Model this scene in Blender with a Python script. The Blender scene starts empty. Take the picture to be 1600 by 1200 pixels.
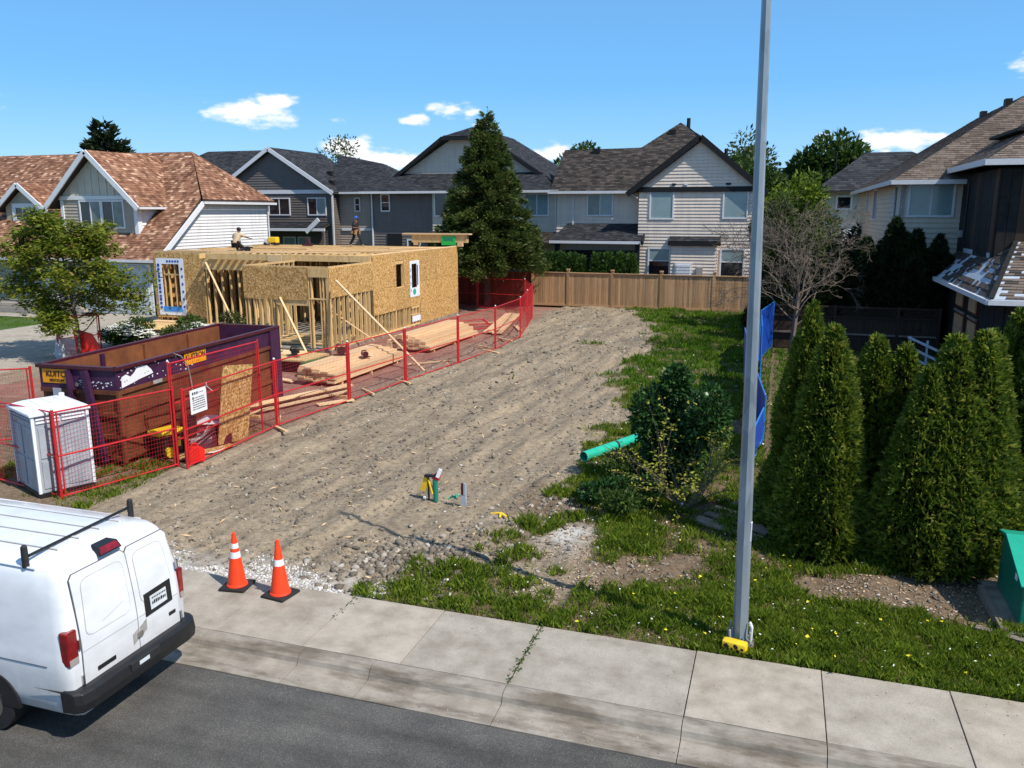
import bpy, math, random
import numpy as np
from mathutils import Vector, Matrix
random.seed(7)
rng = np.random.default_rng(7)
S = bpy.context.scene
COL = S.collection
rad = math.radians

# ---------------------------------------------------------------- camera, sky, sun, exposure
cam = bpy.data.objects.new('camera', bpy.data.cameras.new('camera'))
COL.objects.link(cam)
cam.location = (0, 0, 6.0)
cam.rotation_euler = (rad(90 - 11.868), 0, rad(18))
cam.data.sensor_width = 36; cam.data.lens = 28.8
cam.data.clip_start = 0.1; cam.data.clip_end = 2000
S.camera = cam

SKYMIX = 0.8
SUN = Vector((0.94, -0.34, 0)).normalized() * math.cos(rad(50)) + Vector((0, 0, math.sin(rad(50))))
w = bpy.data.worlds.new('World'); S.world = w; w.use_nodes = True
nt = w.node_tree; nt.nodes.clear()
def wn(t, **k):
    n = nt.nodes.new(t)
    for a, b in k.items(): setattr(n, a, b)
    return n
wout = wn('ShaderNodeOutputWorld'); bg = wn('ShaderNodeBackground'); sky = wn('ShaderNodeTexSky')
sky.sky_type = 'NISHITA'; sky.sun_disc = False
sky.sun_elevation = rad(50); sky.sun_rotation = math.atan2(SUN.x, SUN.y)
sky.air_density = 1.0; sky.dust_density = 0.15; sky.ozone_density = 3.5; sky.altitude = 300
hsv = wn('ShaderNodeHueSaturation'); hsv.inputs['Saturation'].default_value = 1.3
hsv.inputs['Value'].default_value = 1.0
nt.links.new(sky.outputs[0], hsv.inputs['Color'])
bg.inputs['Strength'].default_value = 0.12
# clouds: soft cumulus scraps at seen bearings, noise-broken edges; off-frame ones added for whiter fill light
tc = wn('ShaderNodeTexCoord')
vmap = wn('ShaderNodeMapping'); vmap.inputs['Scale'].default_value = (1, 1, 2.6)
nt.links.new(tc.outputs['Generated'], vmap.inputs[0])
nz = wn('ShaderNodeTexNoise'); nz.inputs['Scale'].default_value = 26; nz.inputs['Detail'].default_value = 7
nz.inputs['Roughness'].default_value = 0.56
nt.links.new(vmap.outputs[0], nz.inputs['Vector'])
def cdir(px, py):      # bearing of a cloud
    P = rad(11.868); x = (px - 800) / 1280; y = -(py - 600) / 1280
    a, b, z = x, math.cos(P) + y * math.sin(P), -math.sin(P) + y * math.cos(P)
    t = rad(18); v = Vector((a * math.cos(t) - b * math.sin(t), a * math.sin(t) + b * math.cos(t), z))
    return v.normalized()
CL = [((395, 176), .068, .021, 1.05), ((430, 160), .035, .012, 1.0), ((542, 232), .042, .020, 1.2), ((600, 246), .06, .018, 1.2), ((640, 250), .04, .014, 1.1), ((560, 224), .028, .016, 1.0),
      ((650, 187), .024, .009, .85), ((705, 172), .032, .013, .85), ((735, 178), .018, .010, .8), ((760, 196), .02, .007, .6), ((1400, 220), .075, .016, 1.05),
      ((1300, 214), .03, .008, .8), ((860, 240), .05, .016, .8), ((520, 188), .02, .008, .55), ((320, 248), .03, .009, .9),
      ((1455, 215), .03, .009, .9), ((1385, 236), .012, .005, .8), ((700, 262), .08, .012, .45), ((200, -60), .10, .03, .9), ((1000, -90), .12, .03, .8), ((1700, 90), .08, .02, .9), ((-150, 150), .1, .02, .9)] + [((800 + i_ * 900, 120 - (i_ * 137) % 260), .12, .03, .95) for i_ in (2, 3, 4, 5, -2, -3, -4)]
def mth(op, a, b=None, c=None, **k):
    n = wn('ShaderNodeMath', operation=op, **k)
    for q, v in enumerate((a, b, c)):
        if v is None: continue
        if isinstance(v, (int, float)): n.inputs[q].default_value = v
        else: nt.links.new(v, n.inputs[q])
    return n.outputs[0]
sx_ = wn('ShaderNodeSeparateXYZ'); nt.links.new(tc.outputs['Generated'], sx_.inputs[0])
azel = wn('ShaderNodeCombineXYZ')
nt.links.new(mth('ARCTAN2', sx_.outputs[0], sx_.outputs[1]), azel.inputs[0]); nt.links.new(sx_.outputs[2], azel.inputs[1])
acc = 0.0
for (p, sx, sz, amp) in CL:
    d = cdir(*p); a = math.atan2(d.x, d.y)
    m_ = wn('ShaderNodeVectorMath', operation='MULTIPLY_ADD'); nt.links.new(azel.outputs[0], m_.inputs[0])
    m_.inputs[1].default_value = (1 / sx, 1 / sz, 0); m_.inputs[2].default_value = (-a / sx, -d.z / sz, 0)
    l_ = wn('ShaderNodeVectorMath', operation='LENGTH'); nt.links.new(m_.outputs[0], l_.inputs[0])
    acc = mth('MAXIMUM', acc, mth('MULTIPLY_ADD', l_.outputs['Value'], -amp, amp * 1.05))
cp = wn('ShaderNodeMath', operation='MINIMUM'); nt.links.new(acc, cp.inputs[0]); cp.inputs[1].default_value = 1.0
mu = wn('ShaderNodeMath', operation='MULTIPLY_ADD'); nt.links.new(cp.outputs[0], mu.inputs[0]); mu.inputs[1].default_value = 0.42
nt.links.new(nz.outputs['Fac'], mu.inputs[2])
mr = wn('ShaderNodeMapRange'); mr.interpolation_type = 'SMOOTHSTEP'
mr.inputs['From Min'].default_value = 0.60; mr.inputs['From Max'].default_value = 0.86
nt.links.new(mu.outputs[0], mr.inputs['Value'])
gate = wn('ShaderNodeMath', operation='MULTIPLY', use_clamp=True); nt.links.new(cp.outputs[0], gate.inputs[0]); gate.inputs[1].default_value = 5.0
fac = wn('ShaderNodeMath', operation='MULTIPLY'); nt.links.new(mr.outputs[0], fac.inputs[0]); nt.links.new(gate.outputs[0], fac.inputs[1])
mixc = wn('ShaderNodeMix', data_type='RGBA'); nt.links.new(fac.outputs[0], mixc.inputs[0])
grad = wn('ShaderNodeValToRGB'); nt.links.new(sx_.outputs[2], grad.inputs[0]); ge = grad.color_ramp.elements
while len(ge) < 5: ge.new(.5)
for i_, (p_, c_) in enumerate(((0.0, (2.9, 4.7, 6.9)), (.05, (2.0, 4.2, 6.9)), (.14, (1.2, 3.4, 6.6)), (.35, (1.2, 2.5, 4.6)), (1.0, (1.6, 2.4, 3.7)))):  # highest stops brightened and paled above the frame to lift fill light
    ge[i_].position = p_; ge[i_].color = (*[v_ for v_ in c_], 1)
skm = wn('ShaderNodeMix', data_type='RGBA'); skm.inputs[0].default_value = SKYMIX
nt.links.new(hsv.outputs[0], skm.inputs[6]); nt.links.new(grad.outputs[0], skm.inputs[7])
nt.links.new(skm.outputs[2], mixc.inputs[6]); mixc.inputs[7].default_value = (7.0, 7.1, 7.3, 1)
nt.links.new(mixc.outputs[2], bg.inputs['Color']); nt.links.new(bg.outputs[0], wout.inputs[0])

sl = bpy.data.lights.new('sun', 'SUN'); sl.energy = 4.0; sl.angle = rad(0.53); sl.color = (1.0, 0.94, 0.84)
so = bpy.data.objects.new('sun', sl); COL.objects.link(so); so.rotation_euler = SUN.to_track_quat('Z', 'Y').to_euler(); so.location = (30, -10, 40)
S.view_settings.view_transform = 'Standard'; S.view_settings.look = 'None'
S.view_settings.exposure = 0.42; S.view_settings.gamma = 1.0
S.render.engine = 'CYCLES'
S.cycles.max_bounces = 5; S.cycles.diffuse_bounces = 3; S.cycles.glossy_bounces = 2; S.cycles.transmission_bounces = 3; S.cycles.transparent_max_bounces = 6

# ---------------------------------------------------------------- materials
MATS = {}
class NB:
    def __init__(s, name):
        s.m = bpy.data.materials.new(name); s.m.use_nodes = True; s.t = s.m.node_tree
        s.b = s.t.nodes['Principled BSDF']; s.b.inputs['Specular IOR Level'].default_value = 0.3
        MATS[name] = s.m
    def n(s, t, **k):
        n = s.t.nodes.new(t)
        for a, b in k.items(): setattr(n, a, b)
        return n
    def l(s, a, b): s.t.links.new(a, b)
    def pos(s, sc=(1, 1, 1), rot=(0, 0, 0), obj=False):
        if obj: g = s.n('ShaderNodeTexCoord').outputs['Object']
        else: g = s.n('ShaderNodeNewGeometry').outputs['Position']
        m = s.n('ShaderNodeMapping'); m.inputs['Scale'].default_value = sc; m.inputs['Rotation'].default_value = rot
        s.l(g, m.inputs[0]); return m.outputs[0]
    def noise(s, vec, scale, detail=4, rough=0.5, dist=0):
        n = s.n('ShaderNodeTexNoise'); n.inputs['Scale'].default_value = scale; n.inputs['Detail'].default_value = detail
        n.inputs['Roughness'].default_value = rough; n.inputs['Distortion'].default_value = dist
        s.l(vec, n.inputs['Vector']); return n.outputs['Fac']
    def ramp(s, f, stops):
        r = s.n('ShaderNodeValToRGB'); e = r.color_ramp.elements
        while len(e) < len(stops): e.new(0.5)
        for i, (p, c) in enumerate(stops): e[i].position = p; e[i].color = (*c, 1)
        s.l(f, r.inputs[0]); return r.outputs[0]
    def mix(s, f, a, b, blend='MIX'):
        m = s.n('ShaderNodeMix', data_type='RGBA', blend_type=blend)
        for i, v in ((0, f), (6, a), (7, b)):
            if isinstance(v, (int, float)): m.inputs[i].default_value = v
            elif isinstance(v, tuple): m.inputs[i].default_value = (*v, 1)
            else: s.l(v, m.inputs[i])
        return m.outputs[2]
    def bump(s, f, strength=0.3, dist=0.02):
        b = s.n('ShaderNodeBump'); b.inputs['Strength'].default_value = strength; b.inputs['Distance'].default_value = dist
        s.l(f, b.inputs['Height']); s.l(b.outputs[0], s.b.inputs['Normal'])
    def col(s, c):
        if isinstance(c, tuple): s.b.inputs['Base Color'].default_value = (*c, 1)
        else: s.l(c, s.b.inputs['Base Color'])
    def rough(s, v): s.b.inputs['Roughness'].default_value = v
    def objrnd(s): return s.n('ShaderNodeObjectInfo').outputs['Random']
    def island(s): return s.n('ShaderNodeNewGeometry').outputs['Random Per Island']

def plain(name, c, r=0.6, metal=0, spec=0.4, var=0.25, scale=6, bump=0.0, coat=0):
    b = NB(name)
    f = b.noise(b.pos(), scale, 5, 0.6)
    lo = tuple(x * (1 - var) for x in c); hi = tuple(min(1, x * (1 + var * .6)) for x in c)
    b.col(b.ramp(f, [(0.3, lo), (0.7, hi)])); b.rough(r); b.b.inputs['Metallic'].default_value = metal
    b.b.inputs['Specular IOR Level'].default_value = spec
    if coat: b.b.inputs['Coat Weight'].default_value = coat; b.b.inputs['Coat Roughness'].default_value = 0.08
    if bump: b.bump(b.noise(b.pos(), scale * 12, 4), bump, 0.01)
    return b.m

def wood(name, stops, axis_scale, var=0.35, r=0.7):
    b = NB(name)
    f = b.noise(b.pos(axis_scale), 1.0, 6, 0.6, 0.6)
    c = b.ramp(f, stops)
    rn = b.objrnd(); c2 = b.mix(rn, (1 - var, 1 - var, 1 - var * 1.1), (1.08, 1.05, 1.0))
    b.col(b.mix(1.0, c, c2, 'MULTIPLY')); b.rough(r); b.bump(f, 0.15, 0.004); return b.m
wood('lumber', [(0.25, (.56, .34, .14)), (0.5, (.74, .50, .23)), (0.75, (.82, .60, .32))], (9, 9, 2.2), .25)
wood('lumber_pile', [(0.25, (.60, .38, .19)), (0.5, (.74, .52, .30)), (0.75, (.82, .62, .40))], (22, 1.2, 22), .18)
wood('cedar', [(0.2, (.36, .20, .095)), (0.5, (.50, .30, .16)), (0.8, (.60, .39, .22))], (20, 20, 1.3), .35)
wood('old_fence', [(0.2, (.035, .022, .015)), (0.8, (.075, .045, .03))], (20, 20, 1.3), .3)
wood('red_brown_wood', [(0.2, (.12, .025, .012)), (0.8, (.22, .06, .03))], (20, 20, 1.3), .3)
wood('grey_plank', [(0.2, (.16, .12, .10)), (0.8, (.32, .27, .23))], (3, 18, 18), .2)
b = NB('osb')      # pressed flakes
v = b.pos((9, 9, 9)); warp = b.n('ShaderNodeTexNoise'); warp.inputs['Scale'].default_value = 1.4; b.l(v, warp.inputs['Vector'])
mm = b.mix(0.35, v, warp.outputs['Color'], 'ADD')
vo = b.n('ShaderNodeTexVoronoi'); vo.inputs['Scale'].default_value = 1.9; b.l(mm, vo.inputs['Vector'])
st = b.noise(b.pos((30, 30, 8)), 1.0, 3, .5, 2.5)
c = b.mix(0.5, vo.outputs['Color'], st)
sep = b.n('ShaderNodeSeparateColor'); b.l(c, sep.inputs[0])
c = b.ramp(sep.outputs[0], [(0.25, (.29, .145, .045)), (0.48, (.50, .29, .10)), (0.62, (.62, .39, .16)), (0.8, (.76, .54, .26))])
c = b.mix(1.0, c, b.mix(b.objrnd(), (.88, .88, .86), (1.06, 1.04, 1.0)), 'MULTIPLY')
b.col(c); b.rough(.65); b.bump(sep.outputs[0], .2, .004)
plain('red_paint', (.52, .018, .022), .38, 0, .5, .2, 9)
plain('red_wire', (.50, .02, .03), .45, 0, .4, .1, 9)
plain('red_plastic', (.75, .02, .015), .35, 0, .5, .1)
plain('cone_orange', (.95, .06, .012), .4, 0, .5, .08)
plain('reflective', (.80, .80, .82), .3, 0, .6, .12, 20)
plain('rubber', (.02, .02, .021), .7, 0, .4, .3)
plain('blue_paint', (.006, .06, .40), .45, 0, .5, .2)
plain('blue_rail', (.03, .20, .62), .35, 0, .5, .1)
plain('white_trim', (.72, .73, .76), .5, 0, .4, .06)
plain('white_wrap', (.76, .80, .88), .5, 0, .4, .06)
plain('wrap_ink', (.02, .06, .35), .5)
plain('wrap_tape', (.05, .28, .75), .5)
plain('dark_trim', (.012, .012, .013), .6, 0, .3, .2)
plain('yellow_paint', (.85, .55, .02), .4, 0, .5, .12)
plain('black_metal', (.018, .018, .02), .45, .2, .5, .3)
plain('green_label', (.02, .45, .08), .4, 0, .4, .05)
plain('green_paint', (.008, .18, .115), .35, 0, .5, .12)
plain('green_lid', (.015, .36, .24), .35, 0, .5, .1)
plain('teal_pipe', (.02, .45, .30), .28, 0, .5, .12, 4)
plain('teal_dark', (.01, .20, .13), .4, 0, .5, .12, 4)
plain('dark_green_tarp', (.012, .14, .035), .5)
plain('burgundy', (.07, .012, .02), .35, 0, .5, .4, 8)
plain('pale_paper', (.78, .79, .80), .6, 0, .3, .04)
plain('ink', (.02, .02, .025), .6)
plain('orange_sign', (.90, .34, .01), .45, 0, .4, .1, 14)
plain('sign_ink', (.05, .02, .02), .5)
plain('skin', (.24, .115, .07), .5)
plain('tan_shirt', (.62, .46, .30), .8)
plain('black_cloth', (.014, .014, .018), .85)
plain('hair', (.008, .006, .005), .6)
plain('blue_cap', (.02, .09, .42), .5)
plain('leather', (.42, .24, .11), .6)
plain('glass_dark', (.012, .016, .022), .06, 0, .7, .3, 1.5)
plain('glass_blind', (.24, .33, .34), .12, 0, .6, .12, 1.2)
plain('glass_curtain', (.16, .20, .20), .12, 0, .6, .35, 2)
plain('soffit', (.36, .34, .32), .7)
plain('gutter_white', (.66, .66, .68), .4, 0, .5, .1)
plain('charred', (.017, .016, .015), .75, 0, .3, .7, 3, .3)
plain('ply_board', (.50, .30, .15), .7, 0, .3, .2, 5)
plain('underlay', (.42, .48, .55), .6, 0, .3, .2, 5)
plain('white_siding_old', (.50, .55, .60), .6)
plain('tail_red', (.22, .004, .006), .12, 0, .6, .5, 9, 0, .6)
plain('tail_clear', (.35, .30, .28), .15, 0, .6, .2, 9)
plain('plate_white', (.62, .66, .68), .35, 0, .5, .1)
plain('chrome', (.55, .55, .56), .25, 1, .5, .2)
plain('yellow_flower', (.85, .70, .03), .7)
plain('white_flower', (.82, .82, .74), .7)
def siding(name, c, var=.06):
    b = NB(name); f = b.noise(b.pos((.6, .6, 3)), 1.2, 5, .6)
    g = b.noise(b.pos((2, 2, .25)), 2.0, 4, .6)
    b.col(b.mix(1.0, b.ramp(f, [(.3, tuple(x * (1 - var) for x in c)), (.7, tuple(x * (1 + var) for x in c))]), b.ramp(g, [(.35, (.90, .89, .87)), (.6, (1, 1, 1))]), 'MULTIPLY'))
    b.rough(.6)
siding('siding_cream', (.74, .64, .55)); siding('siding_tan', (.64, .54, .44)); siding('siding_white', (.74, .73, .74))
siding('siding_taupe', (.44, .375, .31)); siding('siding_charcoal', (.165, .148, .14)); siding('siding_brown', (.15, .125, .112))
siding('siding_pinkish', (.42, .34, .29)); siding('siding_palegrey', (.60, .545, .465)); siding('garage_door', (.52, .57, .64), .04)
def shingle(name, stops, r=.85):
    b = NB(name); i = b.island(); c = b.ramp(i, stops)
    f = b.noise(b.pos(), 0.7, 5, .6)
    c = b.mix(1.0, c, b.ramp(f, [(.3, (.72, .72, .72)), (.7, (1.1, 1.1, 1.1))]), 'MULTIPLY')
    b.col(c); b.rough(r); b.bump(b.noise(b.pos(), 60, 3), .3, .01)
shingle('shake_brown', [(0, (.14, .06, .034)), (.35, (.235, .112, .065)), (.75, (.33, .165, .10)), (.92, (.46, .26, .165)), (1, (.62, .41, .28))])
shingle('shingle_grey', [(0, (.018, .019, .022)), (.5, (.034, .036, .042)), (1, (.06, .062, .07))])
shingle('shingle_brown', [(0, (.11, .083, .066)), (.5, (.16, .12, .096)), (1, (.22, .17, .14))])
shingle('shingle_dark', [(0, (.022, .018, .016)), (.5, (.05, .041, .036)), (1, (.10, .082, .07))])
# ground materials
b = NB('concrete')
f = b.noise(b.pos(), 2.2, 8, .62); g = b.noise(b.pos(), 60, 3, .6); s_ = b.noise(b.pos(), .55, 5, .65)
c = b.ramp(f, [(.3, (.30, .262, .215)), (.55, (.40, .355, .295)), (.75, (.47, .42, .355))])
c = b.mix(1.0, c, b.ramp(g, [(.3, (.82, .82, .82)), (.6, (1.05, 1.05, 1.05))]), 'MULTIPLY')
c = b.mix(1.0, c, b.ramp(s_, [(.34, (.86, .85, .83)), (.52, (1, 1, 1))]), 'MULTIPLY')
c = b.mix(1.0, c, b.mix(b.objrnd(), (.92, .92, .92), (1.05, 1.04, 1.02)), 'MULTIPLY')
b.col(c); b.rough(.85); b.bump(g, .25, .004)
b = NB('kerb_concrete')
f = b.noise(b.pos(), 3, 8, .65); g = b.noise(b.pos(), 55, 3, .6); s_ = b.noise(b.pos((.7, 3, 3)), 1.1, 5, .65)
c = b.ramp(f, [(.3, (.22, .19, .155)), (.6, (.34, .30, .25)), (.8, (.40, .36, .30))])
c = b.mix(1.0, c, b.ramp(s_, [(.38, (.5, .47, .43)), (.55, (1, 1, 1))]), 'MULTIPLY'); b.col(c); b.rough(.85); b.bump(g, .3, .004)
b = NB('asphalt')
f = b.noise(b.pos(), 90, 3, .7); g = b.noise(b.pos(), 1.2, 6, .6)
st_ = b.noise(b.pos((.25, 1.6, 1)), 1.0, 5, .6)
b.col(b.mix(1.0, b.mix(1.0, b.ramp(f, [(.3, (.045, .043, .041)), (.55, (.10, .097, .092)), (.75, (.26, .25, .235))]), b.ramp(g, [(.3, (.7, .7, .7)), (.7, (1.2, 1.17, 1.12))]), 'MULTIPLY'), b.ramp(st_, [(.38, (.7, .69, .68)), (.6, (1.1, 1.1, 1.1))]), 'MULTIPLY')); b.rough(.9); b.bump(f, .4, .006)
b = NB('dirt')
p = b.pos(); f = b.noise(p, 1.1, 8, .62); g = b.noise(p, 9, 6, .65); h = b.noise(p, 45, 4, .7)
ru = b.noise(b.pos((2.6, .22, 1), (0, 0, rad(10))), 1.0, 5, .6, .4)
c = b.ramp(f, [(.3, (.19, .15, .105)), (.5, (.265, .212, .15)), (.7, (.35, .29, .21))])
c = b.mix(.55, c, b.ramp(ru, [(.35, (.17, .145, .115)), (.6, (.40, .32, .225))]))
c = b.mix(1.0, c, b.ramp(g, [(.32, (.62, .60, .58)), (.55, (1, 1, 1)), (.75, (1.14, 1.12, 1.08))]), 'MULTIPLY')
c = b.mix(1.0, c, b.ramp(h, [(.33, (.60, .58, .55)), (.5, (1, 1, 1)), (.68, (1.25, 1.22, 1.18))]), 'MULTIPLY')
def att(nm):
    a = b.n('ShaderNodeAttribute'); a.attribute_name = nm; return a.outputs['Fac']
redc = b.mix(1.0, b.ramp(f, [(.3, (.20, .105, .075)), (.7, (.34, .20, .155))]), b.ramp(g, [(.3, (.7, .7, .7)), (.7, (1.15, 1.15, 1.15))]), 'MULTIPLY')
c = b.mix(att('red'), c, redc)
lit = b.mix(1.0, b.ramp(g, [(.35, (.10, .065, .04)), (.6, (.19, .13, .085)), (.75, (.30, .22, .15))]), b.ramp(h, [(.33, (.6, .6, .6)), (.6, (1.1, 1.1, 1.1))]), 'MULTIPLY')
c = b.mix(att('soil'), c, lit)
c = b.mix(att('pale'), c, b.mix(1.0, b.ramp(h, [(.35, (.38, .36, .33)), (.65, (.66, .63, .59))]), b.ramp(g, [(.3, (.75, .75, .75)), (.6, (1, 1, 1))]), 'MULTIPLY'))
b.col(c); b.rough(.95); b.b.inputs['Specular IOR Level'].default_value = .15
hh = b.mix(.6, g, h); b.bump(hh, .55, .03)
b = NB('lawn_ground')
f = b.noise(b.pos(), 3, 6, .7); b.col(b.ramp(f, [(.3, (.035, .06, .012)), (.6, (.07, .12, .02)), (.8, (.12, .13, .04))])); b.rough(.95)
b = NB('stone'); b.col(b.mix(1.0, b.ramp(b.island(), [(0, (.10, .085, .07)), (.45, (.20, .165, .125)), (.88, (.30, .26, .21)), (1, (.50, .46, .40))]), b.ramp(b.noise(b.pos(), 30, 3), [(.3, (.8, .8, .8)), (.7, (1.1, 1.1, 1.1))]), 'MULTIPLY')); b.rough(.9)
b = NB('white_gravel'); b.col(b.ramp(b.island(), [(0, (.26, .24, .22)), (.4, (.48, .46, .43)), (1, (.74, .72, .70))])); b.rough(.85)
b = NB('chip'); b.col(b.ramp(b.island(), [(0, (.22, .13, .07)), (.5, (.42, .29, .18)), (1, (.66, .55, .42))])); b.rough(.9)
def leaf(name, stops, trans=.35, r=.55):
    b = NB(name); i = b.island(); f = b.noise(b.pos(), 1.3, 3, .6)
    c = b.mix(1.0, b.ramp(i, stops), b.ramp(f, [(.3, (.72, .76, .7)), (.7, (1.15, 1.12, 1.1))]), 'MULTIPLY')
    b.col(c); b.rough(r); b.b.inputs['Specular IOR Level'].default_value = .25
    t = b.n('ShaderNodeBsdfTranslucent'); b.l(c, t.inputs[0])
    m = b.n('ShaderNodeMixShader'); m.inputs[0].default_value = trans
    b.l(b.b.outputs[0], m.inputs[1]); b.l(t.outputs[0], m.inputs[2])
    b.l(m.outputs[0], b.t.nodes['Material Output'].inputs[0]); return b.m
leaf('cedar_leaf', [(0, (.045, .078, .010)), (.45, (.13, .195, .02)), (.82, (.22, .28, .035)), (1, (.36, .33, .07))], .4)
leaf('young_cedar_leaf', [(0, (.025, .06, .012)), (.6, (.06, .13, .025)), (1, (.11, .20, .04))])
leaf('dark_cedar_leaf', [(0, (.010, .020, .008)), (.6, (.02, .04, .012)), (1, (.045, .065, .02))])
leaf('conifer_leaf', [(0, (.026, .048, .012)), (.5, (.07, .115, .024)), (.88, (.13, .17, .04)), (1, (.24, .20, .08))])
leaf('fir_leaf', [(0, (.008, .018, .010)), (.6, (.02, .036, .016)), (1, (.04, .06, .02))])
leaf('maple_leaf', [(0, (.08, .13, .014)), (.5, (.19, .25, .025)), (.85, (.30, .33, .04)), (1, (.36, .26, .06))], .45)
leaf('bush_leaf', [(0, (.014, .045, .012)), (.6, (.035, .095, .022)), (1, (.08, .17, .05))], .25, .35)
leaf('yellow_leaf', [(0, (.25, .28, .03)), (1, (.5, .46, .07))])
leaf('bright_tree_leaf', [(0, (.06, .11, .012)), (.6, (.14, .22, .02)), (1, (.26, .34, .04))])
leaf('tree_leaf', [(0, (.03, .06, .012)), (.6, (.06, .11, .02)), (1, (.11, .17, .035))])
leaf('shrub_leaf', [(0, (.04, .06, .015)), (.6, (.09, .12, .03)), (1, (.16, .17, .05))])
leaf('grass_blade', [(0, (.07, .115, .010)), (.5, (.165, .25, .022)), (.85, (.27, .35, .035)), (1, (.30, .30, .08))], .45)
leaf('lawn_blade', [(0, (.05, .12, .010)), (.5, (.11, .23, .016)), (.9, (.18, .32, .02)), (1, (.30, .34, .06))], .45)
leaf('dry_blade', [(0, (.20, .15, .07)), (.5, (.34, .26, .13)), (1, (.46, .38, .22))], .3)
plain('bark', (.115, .09, .075), .9, 0, .2, .4, 12, .4)
plain('bark_grey', (.185, .145, .115), .9, 0, .2, .3, 12, .3)
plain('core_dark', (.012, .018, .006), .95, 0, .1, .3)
# van paint, galvanised steel, dumpster
b = NB('van_white'); f = b.noise(b.pos((1, 1, 2)), 2.2, 6, .6)
zz = b.n('ShaderNodeSeparateXYZ'); b.l(b.pos(), zz.inputs[0]); gz = b.n('ShaderNodeMapRange'); gz.inputs[1].default_value = 1.0; gz.inputs[2].default_value = .25; b.l(zz.outputs[2], gz.inputs[0]); gm = b.n('ShaderNodeMath', operation='MULTIPLY'); b.l(gz.outputs[0], gm.inputs[0]); b.l(b.noise(b.pos((6, 6, 1.5)), 1.5, 6, .65), gm.inputs[1])
b.col(b.mix(gm.outputs[0], b.ramp(f, [(.35, (.66, .67, .69)), (.6, (.75, .76, .78))]), (.34, .31, .27))); b.rough(.3); b.b.inputs['Coat Weight'].default_value = .5; b.b.inputs['Coat Roughness'].default_value = .12
plain('seam', (.09, .09, .10), .7)
b = NB('galvanised'); vo = b.n('ShaderNodeTexVoronoi'); vo.inputs['Scale'].default_value = 9; b.l(b.pos((1, 1, .35)), vo.inputs['Vector'])
sp = b.n('ShaderNodeSeparateColor'); b.l(vo.outputs['Color'], sp.inputs[0]); f = b.noise(b.pos((3, 3, .5)), 2, 5)
b.col(b.mix(.35, b.ramp(f, [(.3, (.19, .225, .26)), (.7, (.33, .375, .42))]), b.ramp(sp.outputs[0], [(0, (.16, .195, .23)), (1, (.38, .43, .48))])))
b.b.inputs['Metallic'].default_value = .35; b.rough(.42)
b = NB('purple_steel'); f = b.noise(b.pos(), 2.5, 6, .6); g = b.noise(b.pos(), 16, 5, .7)
c = b.ramp(f, [(.3, (.032, .010, .032)), (.7, (.068, .022, .066))]); b.col(b.mix(b.ramp(g, [(.66, (0, 0, 0)), (.72, (1, 1, 1))]), c, (.13, .055, .045))); b.rough(.42)
b = NB('rust_steel'); f = b.noise(b.pos((1, 1, 1)), 1.6, 7, .65); g = b.noise(b.pos(), 14, 5, .7)
c = b.ramp(f, [(.3, (.085, .028, .016)), (.5, (.15, .052, .024)), (.72, (.23, .085, .035))])
b.col(b.mix(1.0, c, b.ramp(g, [(.3, (.7, .65, .65)), (.65, (1.1, 1.05, 1.0))]), 'MULTIPLY')); b.rough(.6); b.bump(g, .2, .01)
b = NB('rust_inner'); f = b.noise(b.pos(), 1.6, 7, .65); b.col(b.ramp(f, [(.3, (.13, .042, .018)), (.6, (.24, .082, .03)), (.8, (.31, .12, .05))])); b.rough(.7)
b = NB('toilet_plastic'); f = b.noise(b.pos((1, 1, .4)), 5, 5); b.col(b.ramp(f, [(.3, (.29, .32, .36)), (.7, (.40, .43, .47))])); b.rough(.5)
plain('toilet_roof', (.80, .82, .86), .4, 0, .5, .05)
M = MATS
# ---------------------------------------------------------------- helpers
ORG = {}
def setp(o, label=None, cat=None, group=None, kind=None):
    if label: o['label'] = label
    if cat: o['category'] = cat
    if group: o['group'] = group
    if kind: o['kind'] = kind
    return o
def thing(name, label, cat, loc=(0, 0, 0), rz=0, group=None):
    o = bpy.data.objects.new(name, None); COL.objects.link(o); o.location = loc; o.rotation_euler = (0, 0, rz)
    o.empty_display_size = .2
    setp(o, label, cat, group); ORG[o] = Vector(loc) if rz == 0 else Vector((0, 0, 0)); return o
def link(name, mesh, parent=None):
    o = bpy.data.objects.new(name, mesh); COL.objects.link(o)
    if parent is not None: o.parent = parent; ORG[o] = ORG[parent]
    else: ORG[o] = Vector((0, 0, 0))
    return o
def fastmesh(name, V, F, mat, smooth=False):
    V = np.asarray(V, dtype=np.float32); F = np.asarray(F, dtype=np.int32)
    me = bpy.data.meshes.new(name); k = F.shape[1]
    me.vertices.add(len(V)); me.vertices.foreach_set('co', V.ravel())
    me.loops.add(F.size); me.loops.foreach_set('vertex_index', F.ravel())
    me.polygons.add(len(F)); me.polygons.foreach_set('loop_start', np.arange(0, F.size, k, dtype=np.int32))
    me.polygons.foreach_set('loop_total', np.full(len(F), k, dtype=np.int32))
    if smooth: me.polygons.foreach_set('use_smooth', np.ones(len(F), dtype=bool))
    me.materials.append(M[mat]); me.update(calc_edges=True); return me
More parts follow.
